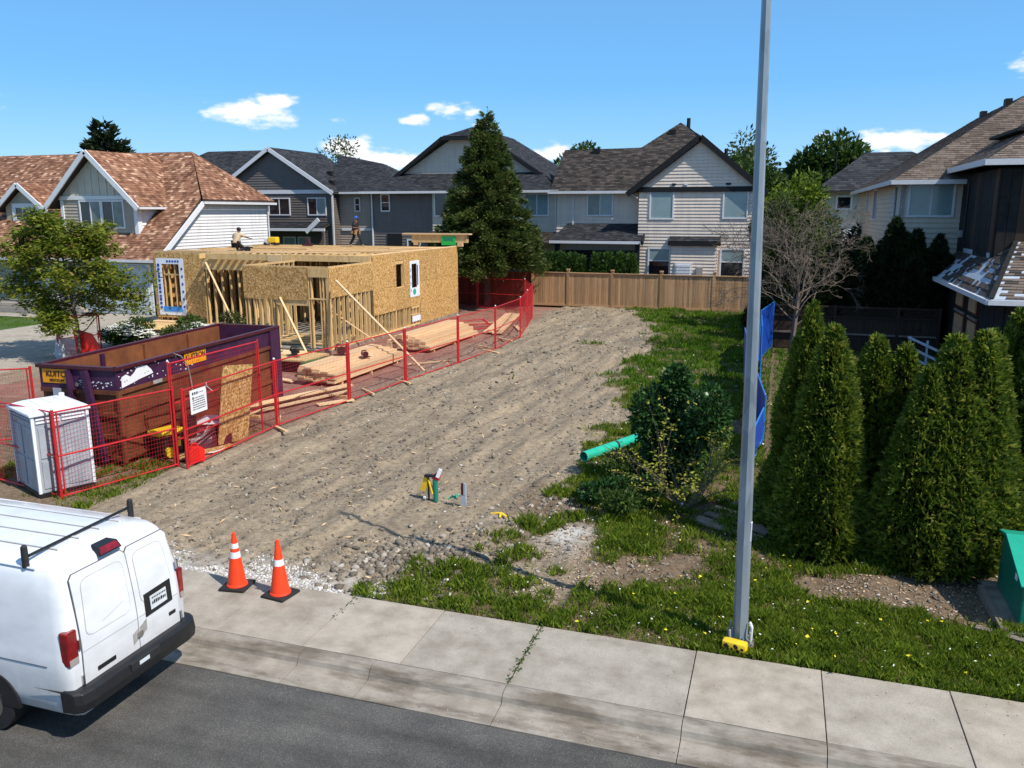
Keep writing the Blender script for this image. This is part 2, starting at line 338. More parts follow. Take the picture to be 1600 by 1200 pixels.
class MB:
    def __init__(s): s.v = []; s.f = []; s.mi = []; s.mats = []
    def mat(s, m):
        if m not in s.mats: s.mats.append(m)
        return s.mats.index(m)
    def add(s, vs, fs, m=None):
        b = len(s.v); s.v += [tuple(v) for v in vs]; i = 0 if m is None else s.mat(m)
        for f in fs: s.f.append(tuple(b + k for k in f)); s.mi.append(i)
        return s
    def box(s, x0, x1, y0, y1, z0, z1, m=None):
        return s.add([(x0, y0, z0), (x1, y0, z0), (x1, y1, z0), (x0, y1, z0), (x0, y0, z1), (x1, y0, z1), (x1, y1, z1), (x0, y1, z1)],
                     [(0, 3, 2, 1), (4, 5, 6, 7), (0, 1, 5, 4), (1, 2, 6, 5), (2, 3, 7, 6), (3, 0, 4, 7)], m)
    def bar(s, p0, p1, w, h, m=None, up=(0, 0, 1)):
        p0 = Vector(p0); p1 = Vector(p1); d = (p1 - p0).normalized(); up = Vector(up)
        if abs(d.dot(up)) > .99: up = Vector((0, 1, 0))
        a = d.cross(up).normalized(); c = a.cross(d).normalized(); vs = []
        for p in (p0, p1):
            for i, j in ((-1, -1), (1, -1), (1, 1), (-1, 1)): vs.append(p + a * (w / 2 * i) + c * (h / 2 * j))
        return s.add(vs, [(0, 1, 2, 3), (7, 6, 5, 4), (0, 4, 5, 1), (1, 5, 6, 2), (2, 6, 7, 3), (3, 7, 4, 0)], m)
    def tube(s, p0, p1, r0, r1=None, n=8, m=None, cap=True):
        r1 = r0 if r1 is None else r1
        p0 = Vector(p0); p1 = Vector(p1); d = (p1 - p0).normalized(); u = Vector((0, 0, 1)) if abs(d.z) < .9 else Vector((1, 0, 0))
        a = d.cross(u).normalized(); c = d.cross(a)
        vs = [p0 + (a * math.cos(2 * math.pi * i / n) + c * math.sin(2 * math.pi * i / n)) * r0 for i in range(n)]
        vs += [p1 + (a * math.cos(2 * math.pi * i / n) + c * math.sin(2 * math.pi * i / n)) * r1 for i in range(n)]
        fs = [(i, (i + 1) % n, n + (i + 1) % n, n + i) for i in range(n)]
        if cap: fs += [tuple(range(n - 1, -1, -1)), tuple(range(n, 2 * n))]
        return s.add(vs, fs, m)
    def path(s, pts, r, n=6, m=None):
        for a, b in zip(pts[:-1], pts[1:]): s.tube(a, b, r, r, n, m)
        return s
    def prism(s, poly, axis, a0, a1, m=None):      # 2D polygon swept along an axis
        n = len(poly)
        def P(u, v, a): return {'x': (a, u, v), 'y': (u, a, v), 'z': (u, v, a)}[axis]
        vs = [P(u, v, a0) for u, v in poly] + [P(u, v, a1) for u, v in poly]
        return s.add(vs, [tuple(range(n)), tuple(range(2 * n - 1, n - 1, -1))] + [(i, n + i, n + (i + 1) % n, (i + 1) % n) for i in range(n)], m)
    def lathe(s, prof, n=20, c=(0, 0), m=None):
        vs = []
        for r, z in prof:
            for i in range(n): t = 2 * math.pi * i / n; vs.append((c[0] + r * math.cos(t), c[1] + r * math.sin(t), z))
        fs = []
        for k in range(len(prof) - 1):
            for i in range(n): j = (i + 1) % n; fs.append((k * n + i, k * n + j, (k + 1) * n + j, (k + 1) * n + i))
        fs += [tuple(range(n - 1, -1, -1)), tuple(range((len(prof) - 1) * n, len(prof) * n))]
        return s.add(vs, fs, m)
    def build(s, name, mat, parent=None, smooth=False, bevel=0, label=None, kind=None, world=True, recalc=True):
        me = bpy.data.meshes.new(name)
        o_ = ORG[parent] if (parent is not None and world) else Vector((0, 0, 0))
        me.from_pydata([(v[0] - o_.x, v[1] - o_.y, v[2] - o_.z) for v in s.v], [], s.f)
        if s.mats:
            for m in s.mats: me.materials.append(M[m])
            me.polygons.foreach_set('material_index', s.mi)
        else: me.materials.append(M[mat])
        if recalc:
            import bmesh
            bm = bmesh.new(); bm.from_mesh(me); bmesh.ops.recalc_face_normals(bm, faces=bm.faces)
            if bevel: bmesh.ops.bevel(bm, geom=[e for e in bm.edges if e.calc_face_angle(0) > .5], offset=bevel, segments=2, affect='EDGES', profile=.6)
            bm.to_mesh(me); bm.free()
        if smooth:
            me.polygons.foreach_set('use_smooth', [True] * len(me.polygons))
            try: me.set_sharp_from_angle(angle=rad(38))
            except Exception: pass
        o = link(name, me, parent)
        if label: o['label'] = label
        if kind: o['kind'] = kind
        return o
UC = {}
def unit(mat):
    if mat not in UC:
        m = MB().box(-.5, .5, -.5, .5, -.5, .5); me = bpy.data.meshes.new('unit_' + mat)
        me.from_pydata(m.v, [], m.f); me.materials.append(M[mat]); me.update(); UC[mat] = me
    return UC[mat]
def piece(name, parent, mat, x0, x1, y0, y1, z0, z1):
    o = link(name, unit(mat), parent); g = ORG[parent]
    o.location = ((x0 + x1) / 2 - g.x, (y0 + y1) / 2 - g.y, (z0 + z1) / 2 - g.z); o.scale = (x1 - x0, y1 - y0, z1 - z0); return o
def beam(name, parent, mat, p0, p1, w, h, up=(0, 0, 1)):
    p0 = Vector(p0); p1 = Vector(p1); d = (p1 - p0); L = d.length; d.normalize(); u = Vector(up)
    if abs(d.dot(u)) > .99: u = Vector((0, 1, 0))
    a = d.cross(u).normalized(); c = a.cross(d).normalized()
    o = link(name, unit(mat), parent); R = Matrix((a, d, c)).transposed()
    o.rotation_euler = R.to_euler(); o.location = (p0 + p1) / 2 - (ORG[parent] if parent is not None else Vector((0, 0, 0))); o.scale = (w, L, h); return o
def copy_tree(o, parent=None):
    c = o.copy(); COL.objects.link(c); ORG[c] = ORG.get(o, Vector((0, 0, 0)))
    if parent is not None: c.parent = parent
    for ch in o.children: copy_tree(ch, c)
    return c
def place(o, loc, rz=0, sc=None, label=None, group=None):
    o.location = loc; o.rotation_euler = (0, 0, rz)
    if sc is not None: o.scale = sc if hasattr(sc, '__len__') else (sc, sc, sc)
    if label: o['label'] = label
    if group: o['group'] = group
    return o
def text_mesh(name, txt, size, mat, parent, origin, xdir, ydir, depth=.004):
    cu = bpy.data.curves.new(name, 'FONT'); cu.body = txt; cu.size = size; cu.extrude = depth; cu.align_x = 'CENTER'; cu.align_y = 'CENTER'; cu.offset = size * .012
    t = bpy.data.objects.new(name + '_c', cu); COL.objects.link(t)
    bpy.context.view_layer.update(); dg = bpy.context.evaluated_depsgraph_get()
    me = bpy.data.meshes.new_from_object(t.evaluated_get(dg)); bpy.data.objects.remove(t)
    x = Vector(xdir).normalized(); y = Vector(ydir).normalized(); z = x.cross(y); g = ORG[parent]
    mtx = Matrix.Translation(Vector(origin) - g) @ Matrix((x, y, z)).transposed().to_4x4()
    me.transform(mtx); me.materials.clear(); me.materials.append(M[mat]); return link(name, me, parent)

# value noise
def vnoise(x, y, seed=0):
    xi = np.floor(x).astype(np.int64); yi = np.floor(y).astype(np.int64); fx = x - xi; fy = y - yi
    fx = fx * fx * (3 - 2 * fx); fy = fy * fy * (3 - 2 * fy)
    def h(a, b):
        n = (a * 374761393 + b * 668265263 + seed * 1442695041) & 0x7fffffff
        n = ((n ^ (n >> 13)) * 1274126177) & 0x7fffffff
        return ((n ^ (n >> 16)) & 0xffff) / 65535.0
    return (h(xi, yi) * (1 - fx) + h(xi + 1, yi) * fx) * (1 - fy) + (h(xi, yi + 1) * (1 - fx) + h(xi + 1, yi + 1) * fx) * fy
def fbm(x, y, o=4, seed=0):
    t = 0; a = .5
    for i in range(o): t = t + a * vnoise(x, y, seed + i * 17); x = x * 2.03; y = y * 2.03; a *= .5
    return t
BY = [10.7, 11.6, 13.2, 13.9, 16.4, 20, 22.1, 25.6, 28.3, 33, 37.4, 43.5, 52]
BX = [-6.3, -5.7, -4.6, -4.8, -4.3, -4.6, -4.3, -4.0, -5.2, -5.2, -5.0, -6.2, -8.8]
def grassy(x, y):       # 0..1 how much grass grows here (lot, right of its ragged edge)
    e = (x - np.interp(y, BY, BX)) / 1.2
    n = fbm(x * .9, y * .9, 4, 3) - .47
    n2 = fbm(x * 2.3, y * 2.3, 3, 9) - .45
    lawn = np.clip(1.0 - (y - (12.4 + .22 * np.maximum(x, -2))) / .9, 0, 1) * (x > -2.4)        # dense strip by the pavement
    lawn = np.maximum(lawn, ((x > .2) & (y > 18)).astype(float))
    strip = np.clip(1.3 - (y - 10.7) / .55, 0, 1) * (x > -6.2)
    g = np.clip(e, -1, .42) + n * 2.4 + n2 * 1.3 + .06
    g = g + .3 * np.clip((y - 21) / 8, 0, 1) + 1.1 * lawn + .7 * strip
    bare = np.exp(-(((x + 2.3) / 1.1) ** 2 + ((y - 12.6) / .9) ** 2)) * .8 + np.exp(-(((x + 3.5) / .55) ** 2 + ((y - 14.1) / .8) ** 2)) * 1.6
    bare = bare + np.exp(-(((x - 2.9 - .35 * (y - 13.2)) / 1.9) ** 2 + ((y - 13.4) / .85) ** 2)) * 1.9
    return np.clip((g - bare) * 1.8, 0, 1)
def height(x, y):
    wv = x - .17 * (y - 13)
    amp = np.clip((y - 10.75) / 1.5, 0, 1) * (x > -12.9) * np.clip((-3 - x) / 2, 0.25, 1)
    z = (np.sin(wv * 2.6 + 7 * fbm(x * .16, y * .09, 3, 5)) * .045 * (.35 + 1.3 * vnoise(x * .45, y * .22, 12)) + np.sin(wv * 7.9 + 5 * vnoise(x * .5, y * .17, 8)) * .02 * vnoise(x * .7, y * .3, 19) - np.exp(-((np.abs(wv + 8.6) - .85) / .17) ** 2) * .075 - np.exp(-((np.abs(wv + 6.6) - .85) / .15) ** 2) * .055) * amp
    z = z + (fbm(x * 1.1, y * 1.1, 4, 1) - .47) * .13 * np.clip((y - 10.75) / 1.0, .08, 1)
    z = z + (fbm(x * 5.5, y * 5.5, 4, 2) - .47) * .085 * np.clip((y - 10.75) / .6, .2, 1)
    z = z + np.clip((y - 44) / 7, 0, 1) * .12 * (x > -13)
    z = z * np.where(x < -13.2, .45, 1.0) * np.where(x > 1.0, .7, 1.0)
    z = np.where((x < -17.5) & (y > 27), -.03, z)
    return z - .015

# ---------------------------------------------------------------- setting
def struct(o): o['kind'] = 'structure'; return o
def sheet(name, x0, x1, y0, y1, z, mat, parent=None):
    return MB().add([(x0, y0, z), (x1, y0, z), (x1, y1, z), (x0, y1, z)], [(0, 1, 2, 3)]).build(name, mat, parent)
struct(sheet('ground', -600, 600, -300, 900, -.22, 'lawn_ground'))
struct(sheet('road', -120, 120, -8, 8.4, -.15, 'asphalt'))
# lot terrain
xs = np.concatenate([np.arange(-26, -15, .35), np.arange(-15, -3, .062), np.arange(-3, 7, .085), np.arange(7, 20.1, .4)])
ys = np.concatenate([np.arange(10.74, 17, .055), np.arange(17, 25, .09), np.arange(25, 40, .17), np.arange(40, 58, .3)])
X, Y = np.meshgrid(xs, ys); Z = height(X, Y)
V = np.stack([X, Y, Z], -1).reshape(-1, 3); nx, ny = len(xs), len(ys)
I = np.arange(nx * ny).reshape(ny, nx); F = np.stack([I[:-1, :-1], I[:-1, 1:], I[1:, 1:], I[1:, :-1]], -1).reshape(-1, 4)
me = fastmesh('dirt_lot', V, F, 'dirt', True)
xv, yv = V[:, 0], V[:, 1]
g_ = grassy(xv, yv)
soil = np.clip(g_ * 1.2 + np.clip((xv + 3.6) / 1.5, 0, 1) * .8 + np.exp(-(((xv + 4.2) / .9) ** 2 + ((yv - 15.6) / 1.1) ** 2)) * .9, 0, 1)
soil = np.maximum(soil, ((xv < -13.5) & (yv < 20)).astype(float) * .7)
redm = np.clip((-12.9 - xv + (fbm(xv * .8, yv * .8, 3, 4) - .5) * 1.5) / .8, 0, 1) * np.clip((yv - 16) / 2, 0, 1)
pale = np.clip(1.3 - (yv - 10.7) / .8, 0, 1) * np.clip((-5.6 - xv) / .8, 0, 1) * .8 * (xv > -12)
pale = pale + 1.2 * np.exp(-(((xv + 3.5) / .38) ** 2 + ((yv - 14.1) / .62) ** 2)) + .8 * np.exp(-(((xv + 4.1) / .8) ** 2 + ((yv - 14.6) / .22) ** 2))
for nm, arr in (('soil', soil), ('red', redm), ('pale', np.clip(pale, 0, 1) * np.clip(fbm(xv * 4, yv * 4, 3, 6) * 2.2 - .2, 0, 1))):
    a = me.attributes.new(nm, 'FLOAT', 'POINT'); a.data.foreach_set('value', arr.astype(np.float32))
struct(link('dirt_lot', me))
# pavement: slabs, kerb, gutter pan
pav = thing('pavement', None, None, (0, 9.9, 0)); pav['kind'] = 'structure'
ORG[pav] = Vector((0, 9.9, 0))
sheet('bedding', -60, 40, 9.1, 10.74, -.03, 'kerb_concrete', pav)
jt = [-60, -45] + [-30 + 1.53 * i for i in range(14)] + [-7.6, -6.08, -4.56, -3.02, -.77, .86, 2.4, 3.95, 5.5, 7.05, 8.6, 20, 40]
jt = sorted(set(round(j, 2) for j in jt if not (-9 < j < -7.7)))
for a, b_ in zip(jt[:-1], jt[1:]):
    t = random.uniform(-.004, .004)
    m = MB().box(a + .007, b_ - .007, 9.112, 10.70, -.028, .012 + t)
    m.build('slab', 'concrete', pav, bevel=.006)
kb = thing('kerb', None, None, (0, 8.9, 0)); kb['kind'] = 'structure'
ORG[kb] = Vector((0, 8.9, 0))
kj = [-60, -40, -20, -10.65, -9.12] + [-7.6, -6.0, -4.9, -3.02, -.77, .86, 2.4, 3.95, 5.5, 8.6, 20, 40]
for a, b_ in zip(kj[:-1], kj[1:]):
    m = MB().prism([(8.42, -.2), (9.1, -.2), (9.1, .010), (8.99, .012), (8.93, 0), (8.885, -.035), (8.86, -.10), (8.83, -.132), (8.42, -.145)], 'x', a + .005, b_ - .005)
    m.build('kerb_stone', 'kerb_concrete', kb)
# neighbour's drive and path
drv = thing('driveway', None, None, (-33, 10.8, 0)); drv['kind'] = 'structure'
sheet('bedding', -38.2, -28, 10.76, 39.3, -.035, 'kerb_concrete', drv)
for i in range(3):
    for j in range(8):
        x0 = -38.1 + i * 3.35; y0 = 10.8 + j * 3.55
        MB().box(x0 + .012, x0 + 3.338, y0 + .012, y0 + 3.538, -.032, .02).build('slab', 'concrete', drv)
struct(sheet('front_path', -46, -38.15, 36.2, 37.6, .035, 'concrete'))
struct(sheet('front_lawn', -70, -38.15, 10.8, 36.15, .0, 'lawn_ground'))
struct(sheet('back_gardens', -26, 20, 51, 120, .02, 'lawn_ground'))
struct(sheet('side_yard', -28, -26, 10.8, 58, -.02, 'dirt'))
# ---------------------------------------------------------------- building helpers
def clip_poly(poly, z0, z1):
    def half(p, zc, keep_above):
        out = []
        for i in range(len(p)):
            a, b = p[i], p[(i + 1) % len(p)]
            ia = (a[1] >= zc) if keep_above else (a[1] <= zc); ib = (b[1] >= zc) if keep_above else (b[1] <= zc)
            if ia: out.append(a)
            if ia != ib:
                t = (zc - a[1]) / (b[1] - a[1]); out.append((a[0] + (b[0] - a[0]) * t, zc))
        return out
    p = half(poly, z0, True)
    return half(p, z1, False) if len(p) > 2 else []
def wall(parent, o, d, n, poly, mat, pitch=.2, name='siding'):
    # o: (x, y) start, d: direction along the wall, n: outward normal, poly: convex [(s, z)]
    m = MB(); zmin = min(p[1] for p in poly); zmax = max(p[1] for p in poly); z = zmin
    def P(s_, zz, off): return (o[0] + d[0] * s_ + n[0] * off, o[1] + d[1] * s_ + n[1] * off, zz)
    while z < zmax - .001:
        c = clip_poly(poly, z, min(z + pitch, zmax))
        if len(c) > 2:
            m.add([P(s_, zz, .004 + .042 * (1 - (zz - z) / pitch)) for s_, zz in c], [tuple(range(len(c)))])
            lo = sorted([p for p in c if abs(p[1] - z) < 1e-4])
            if len(lo) >= 2:
                a, b_ = lo[0][0], lo[-1][0]
                m.add([P(a, z, .046), P(b_, z, .046), P(b_, z, .0), P(a, z, .0)], [(0, 1, 2, 3)])
        z += pitch
    k = len(poly)
    m.add([P(s_, zz, 0) for s_, zz in poly] + [P(s_, zz, -.15) for s_, zz in poly], [tuple(range(k)), tuple(range(2 * k - 1, k - 1, -1))] + [(i, k + i, k + (i + 1) % k, (i + 1) % k) for i in range(k)])
    return m.build(name, mat, parent, recalc=False)
def roof(parent, poly, mat, tw=.33, th=.19, thick=.14, name='roof'):
    # poly: planar 3D, first edge is the eave
    P = [Vector(p) for p in poly]; u = (P[1] - P[0]).normalized(); n = Vector((0, 0, 0))
    for i_ in range(len(P)): n += P[i_].cross(P[(i_ + 1) % len(P)])
    n.normalize()
    if n.z < 0: n = -n
    n = (n - u * n.dot(u)).normalized()
    v = n.cross(u).normalized()
    if v.z < 0: v = -v
    m = MB(); k = len(P)
    m.add([p - Vector((0, 0, .05)) for p in P] + [p - Vector((0, 0, thick)) for p in P], [tuple(range(k)), tuple(range(2 * k - 1, k - 1, -1))] + [(i, k + i, k + (i + 1) % k, (i + 1) % k) for i in range(k)])
    r = m.build(name, 'shingle_dark', parent)
    pts = [((p - P[0]).dot(u), (p - P[0]).dot(v)) for p in P]; vmax = max(p[1] for p in pts)
    s = MB(); y = 0; row = 0; rr = random.Random(len(pts) * 7 + int(abs(P[0].x) * 10))
    while y < vmax - .02:
        c = clip_poly(pts, y, min(y + th, vmax))
        if len(c) > 2:
            def ext(yy):
                q = [p[0] for p in clip_poly(pts, yy - .003, yy + .003)]
                return (min(q), max(q)) if q else None
            lo = ext(y + .006); hi = ext(min(y + th, vmax) - .006)
            if lo and hi:
                x = min(lo[0], hi[0]) - rr.random() * tw
                xm = max(lo[1], hi[1])
                while x < xm:
                    x1 = x + tw * rr.uniform(.7, 1.3); h = rr.uniform(.018, .034)
                    a0, a1 = max(x, lo[0]), min(x1 - .008, lo[1]); b0, b1 = max(x, hi[0]), min(x1 - .008, hi[1])
                    if a1 < a0: a0 = a1 = min(max((a0 + a1) / 2, lo[0]), lo[1])
                    if b1 < b0: b0 = b1 = min(max((b0 + b1) / 2, hi[0]), hi[1])
                    if a1 - a0 > .01 or b1 - b0 > .01:
                        Q = lambda a, b_, c_: P[0] + u * a + v * b_ + n * c_
                        y1 = min(y + th, vmax)
                        s.add([Q(a0, y, h), Q(a1, y, h), Q(b1, y1, .008), Q(b0, y1, .008), Q(a0, y, 0), Q(a1, y, 0)], [(0, 1, 2, 3), (4, 5, 1, 0)])
                    x = x1
        y += th; row += 1
    s.build('shingles', mat, r, kind='stuff', recalc=False)
    return r
def window(parent, o, d, n, w_, h_, z0, panes=2, glass='glass_blind', frame='white_trim', fw=.09, off=.035, horiz=None, glass2=None, mull=0):
    m = MB()
    def box(s0, s1, a0, a1, z_0, z_1):
        c = [(o[0] + d[0] * s + n[0] * a, o[1] + d[1] * s + n[1] * a, z) for z in (z_0, z_1) for (s, a) in ((s0, a0), (s1, a0), (s1, a1), (s0, a1))]
        m.add(c, [(0, 3, 2, 1), (4, 5, 6, 7), (0, 1, 5, 4), (1, 2, 6, 5), (2, 3, 7, 6), (3, 0, 4, 7)])
    D = .09
    box(-fw, 0, off - .03, D, z0 - fw, z0 + h_ + fw); box(w_, w_ + fw, off - .03, D, z0 - fw, z0 + h_ + fw)
    box(0, w_, off - .03, D, z0 - fw, z0); box(0, w_, off - .03, D, z0 + h_, z0 + h_ + fw)
    for i in range(1, panes): box(w_ * i / panes - .03, w_ * i / panes + .03, off - .03, D - .015, z0, z0 + h_)
    if horiz: box(0, w_, off - .03, D - .012, z0 + h_ * horiz - .03, z0 + h_ * horiz + .03)
    for i in range(1, mull): box(w_ * i / mull - .015, w_ * i / mull + .015, off - .03, D - .03, z0, z0 + h_)
    f = m.build('window', frame, parent)
    cells = [(i * w_ / panes + (.03 if i else 0), (i + 1) * w_ / panes - (.03 if i < panes - 1 else 0)) for i in range(panes)]
    for i, (s0, s1) in enumerate(cells):
        zz = [(z0, z0 + h_)] if not horiz else [(z0, z0 + h_ * horiz - .03), (z0 + h_ * horiz + .03, z0 + h_)]
        for j, (a, b_) in enumerate(zz):
            m = MB(); box(s0, s1, off - .02, off + .012, a, b_)
            g = glass
            if glass2 and ((panes > 1 and i == 0) or (horiz and panes == 1 and j == 0)): g = glass2
            m.build('pane', g, f)
    return f
def strip(parent, name, mat, *bars):
    m = MB()
    for b_ in bars: m.bar(*b_)
    return m.build(name, mat, parent)
EX, EY = (1, 0), (0, 1); NF = (0, -1); NR = (1, 0); NL = (-1, 0)

# ---- brown shake-roofed house, left
h = thing('shake_roof_house', 'tan house with brown shake roof and front gable, left of the timber frame', 'house', (-34.5, 39.5, 0))
wall(h, (-34.5, 39.5), EY, NR, [(0, 0), (11, 0), (11, 6.45), (4.0, 6.45), (0, 3.1)], 'siding_white', .19)
wall(h, (-60, 39.5), EX, NF, [(0, 0), (18.2, 0), (18.2, 3.2), (0, 3.2)], 'siding_taupe', .19)
wall(h, (-41.8, 39.35), EX, NF, [(0, 0), (1.7, 0), (1.7, 3.2), (0, 3.2)], 'siding_taupe', .19)
wall(h, (-40.1, 39.35), EX, NF, [(0, 2.75), (5.6, 2.75), (5.6, 3.2), (0, 3.2)], 'siding_taupe', .19)
MB().box(-34.75, -34.5, 39.3, 39.5, 0, 3.15).build('corner_board', 'siding_taupe', h)
k = .83
roof(h, [(-62, 38.9, 3.25), (-34.15, 38.9, 3.25), (-34.15, 43.2, 6.8), (-37.6, 47, 9.93), (-62, 47, 9.95)], 'shake_brown', .26, .2)
roof(h, [(-34.1, 43.3, 6.75), (-34.1, 50.9, 6.75), (-37.6, 47, 9.9)], 'shake_brown', .26, .2)
roof(h, [(-62, 55, 3.25), (-34.1, 50.9, 6.62), (-37.6, 47, 9.78), (-62, 47, 9.95)], 'shake_brown', .4, .5)
strip(h, 'gutter', 'gutter_white', ((-62, 38.82, 3.2), (-34.1, 38.82, 3.2), .12, .15), ((-34.02, 43.3, 6.55), (-34.02, 51, 6.55), .12, .15))
strip(h, 'rake_board', 'white_trim', ((-34.08, 38.85, 3.1), (-34.08, 43.3, 6.52), .08, .3))
MB().tube((-34.35, 50.45, 6.4), (-34.35, 50.45, .1), .05, None, 8).build('downspout', 'gutter_white', h)
# dormer
wall(h, (-42.45, 40.7), EX, NF, [(0, 4.4), (5.5, 4.4), (5.5, 6.85), (0, 6.85)], 'siding_taupe', .19)
m = MB(); m.add([(-42.6, 40.68, 6.85), (-36.8, 40.68, 6.85), (-39.75, 40.68, 9.3)], [(0, 1, 2)]); m.build('gable_panel', 'siding_palegrey', h)
for i in range(10):
    x = -42.2 + i * .55; zt = 9.25 - abs(x + 39.75) * .86
    if zt > 6.95: piece('batten', h, 'siding_palegrey', x - .03, x + .03, 40.63, 40.68, 6.86, zt)
MB().box(-42.6, -36.8, 40.6, 40.67, 6.72, 6.95).build('band_board', 'white_trim', h)
MB().box(-36.98, -36.72, 40.6, 40.95, 4.35, 6.72).build('corner_board', 'white_trim', h)
MB().box(-42.5, -42.3, 40.6, 40.67, 4.35, 6.72).build('corner_board', 'white_trim', h)
wall(h, (-36.8, 40.75), EY, NR, [(0, 4.45), (3.3, 6.55), (0, 6.55)], 'siding_white', .19)
strip(h, 'base_board', 'white_trim', ((-42.5, 40.62, 4.38), (-36.8, 40.62, 4.38), .1, .12))
roof(h, [(-36.25, 40.15, 6.3), (-36.25, 43.1, 6.3), (-39.75, 46.9, 9.62), (-39.75, 40.15, 9.62)], 'shake_brown', .26, .2)
roof(h, [(-43.25, 40.15, 6.3), (-43.25, 43.1, 6.3), (-39.75, 46.9, 9.62), (-39.75, 40.15, 9.62)], 'shake_brown', .26, .2)
strip(h, 'rake_board', 'white_trim', ((-43.3, 40.1, 6.15), (-39.75, 40.1, 9.5), .08, .3), ((-36.2, 40.1, 6.15), (-39.75, 40.1, 9.5), .08, .3))
strip(h, 'gutter', 'gutter_white', ((-36.2, 40.2, 6.22), (-36.2, 43.2, 6.22), .12, .13))
window(h, (-41.0, 40.7), EX, NF, 1.5, 1.5, 5.1, 2, 'glass_curtain', glass2='glass_dark')
window(h, (-39.3, 40.7), EX, NF, 1.5, 1.5, 5.1, 2, 'glass_curtain', glass2='glass_dark')
# small dormer
m = MB(); m.add([(-48.1, 41.6, 5.2), (-44.9, 41.6, 5.2), (-44.9, 41.6, 6.3), (-46.5, 41.6, 7.5), (-48.1, 41.6, 6.3)], [(0, 1, 2, 3, 4)]); m.build('gable_panel', 'siding_taupe', h)
roof(h, [(-44.3, 41.2, 6.1), (-44.3, 42.3, 6.1), (-46.5, 44.6, 7.8), (-46.5, 41.2, 7.8)], 'shake_brown', .26, .2)
roof(h, [(-48.7, 41.2, 6.1), (-48.7, 42.3, 6.1), (-46.5, 44.6, 7.8), (-46.5, 41.2, 7.8)], 'shake_brown', .26, .2)
strip(h, 'rake_board', 'white_trim', ((-48.75, 41.15, 5.95), (-46.5, 41.15, 7.7), .08, .28), ((-44.25, 41.15, 5.95), (-46.5, 41.15, 7.7), .08, .28))
window(h, (-47.2, 41.6), EX, NF, 1.7, .75, 5.5, 3, 'glass_dark', fw=.28)
# garage door and front door
gd = MB().box(-40.25, -34.95, 39.3, 39.42, 0, 3.0).build('garage_door', 'white_trim', h)
for r_ in range(5):
    for c_ in range(4):
        piece('panel', gd, 'garage_door', -40.0 + c_ * 1.21 + .02, -38.79 + c_ * 1.21 - .02, 39.24, 39.32, .04 + r_ * .55, .57 + r_ * .55)
strip(h, 'door_arch', 'garage_door', ((-40.1, 39.27, 2.85), (-35.4, 39.27, 2.85), .05, .1), ((-35.4, 39.27, 2.85), (-35.0, 39.27, 2.3), .05, .1))
fd = MB().box(-43.0, -42.1, 39.32, 39.42, .3, 2.5).build('front_door', 'white_trim', h)
MB().box(-42.25, -42.18, 39.24, 39.32, 1.2, 1.35).build('handle', 'chrome', fd)
window(h, (-45.6, 39.5), EX, NF, 1.6, 1.2, 1.0, 2, 'glass_curtain')
# low garden wall by the path
t = thing('garden_wall', 'low grey block garden wall in front of the tan house', 'wall', (-44, 38.0, 0))
for r_ in range(3):
    for c_ in range(20):
        x = -49 + c_ * .5 + (r_ % 2) * .25; piece('block', t, 'siding_taupe', x + .01, x + .49, 37.9, 38.2, r_ * .2 + .005, r_ * .2 + .195)

# ---- charcoal house with white rake boards
h = thing('charcoal_house', 'dark brown sided house with grey roof and white rake boards behind the frame', 'house', (-40, 60, 0))
wall(h, (-47, 60), EX, NF, [(0, 0), (12.2, 0), (12.2, 7.5), (0, 7.5)], 'siding_brown')
wall(h, (-47, 60), EX, NF, [(.9, 7.7), (12.3, 7.7), (6.75, 10.75)], 'siding_charcoal', name='gable_siding')
wall(h, (-34.8, 61.2), EX, NF, [(0, 0), (4.2, 0), (4.2, 7.5), (0, 7.5)], 'siding_pinkish')
wall(h, (-34.8, 60), EY, NR, [(0, 0), (1.2, 0), (1.2, 7.5), (0, 7.5)], 'siding_brown')
MB().box(-47, -34.7, 59.9, 59.96, 7.45, 7.75).build('band_board', 'white_trim', h)
roof(h, [(-34.5, 59.6, 7.55), (-34.5, 68, 7.55), (-40.25, 68, 11.15), (-40.25, 59.6, 11.15)], 'shingle_grey')
roof(h, [(-46, 59.6, 7.55), (-46, 68, 7.55), (-40.25, 68, 11.15), (-40.25, 59.6, 11.15)], 'shingle_grey')
strip(h, 'rake_board', 'white_trim', ((-46.05, 59.55, 7.42), (-40.25, 59.55, 11.02), .08, .3), ((-34.45, 59.55, 7.42), (-40.25, 59.55, 11.02), .08, .3))
roof(h, [(-34.4, 60.6, 7.6), (-29.6, 60.6, 7.6), (-33.0, 66.0, 10.03), (-38.5, 68.2, 11.02), (-36.5, 62.5, 8.45)], 'shingle_grey', name='roof')
roof(h, [(-29.6, 60.6, 7.6), (-29.6, 72, 7.6), (-33.0, 66.0, 10.03)], 'shingle_grey')
roof(h, [(-58, 61, 7.5), (-45.5, 61, 7.5), (-44, 68, 11.6), (-52.5, 68, 11.6)], 'shingle_grey')
roof(h, [(-58, 61, 7.5), (-58, 75, 7.5), (-52.5, 68, 11.6)], 'shingle_grey')
strip(h, 'gutter', 'gutter_white', ((-34.4, 60.5, 7.5), (-29.6, 60.5, 7.5), .13, .16))
strip(h, 'downspout', 'gutter_white', ((-34.65, 59.82, 7.4), (-34.65, 59.82, .1), .12, .12))
window(h, (-40.65, 60), EX, NF, 1.9, 1.25, 5.8, 2, 'glass_dark'); window(h, (-36.95, 60), EX, NF, 1.55, 1.25, 5.8, 2, 'glass_blind', glass2='glass_dark')
window(h, (-33.3, 61.2), EX, NF, .35, .95, 6.1, 1, 'glass_dark', horiz=.5)
roof(h, [(-47, 58.6, 4.75), (-35.0, 58.6, 4.75), (-35.0, 59.95, 5.1), (-47, 59.95, 5.1)], 'shingle_grey', name='porch_roof')
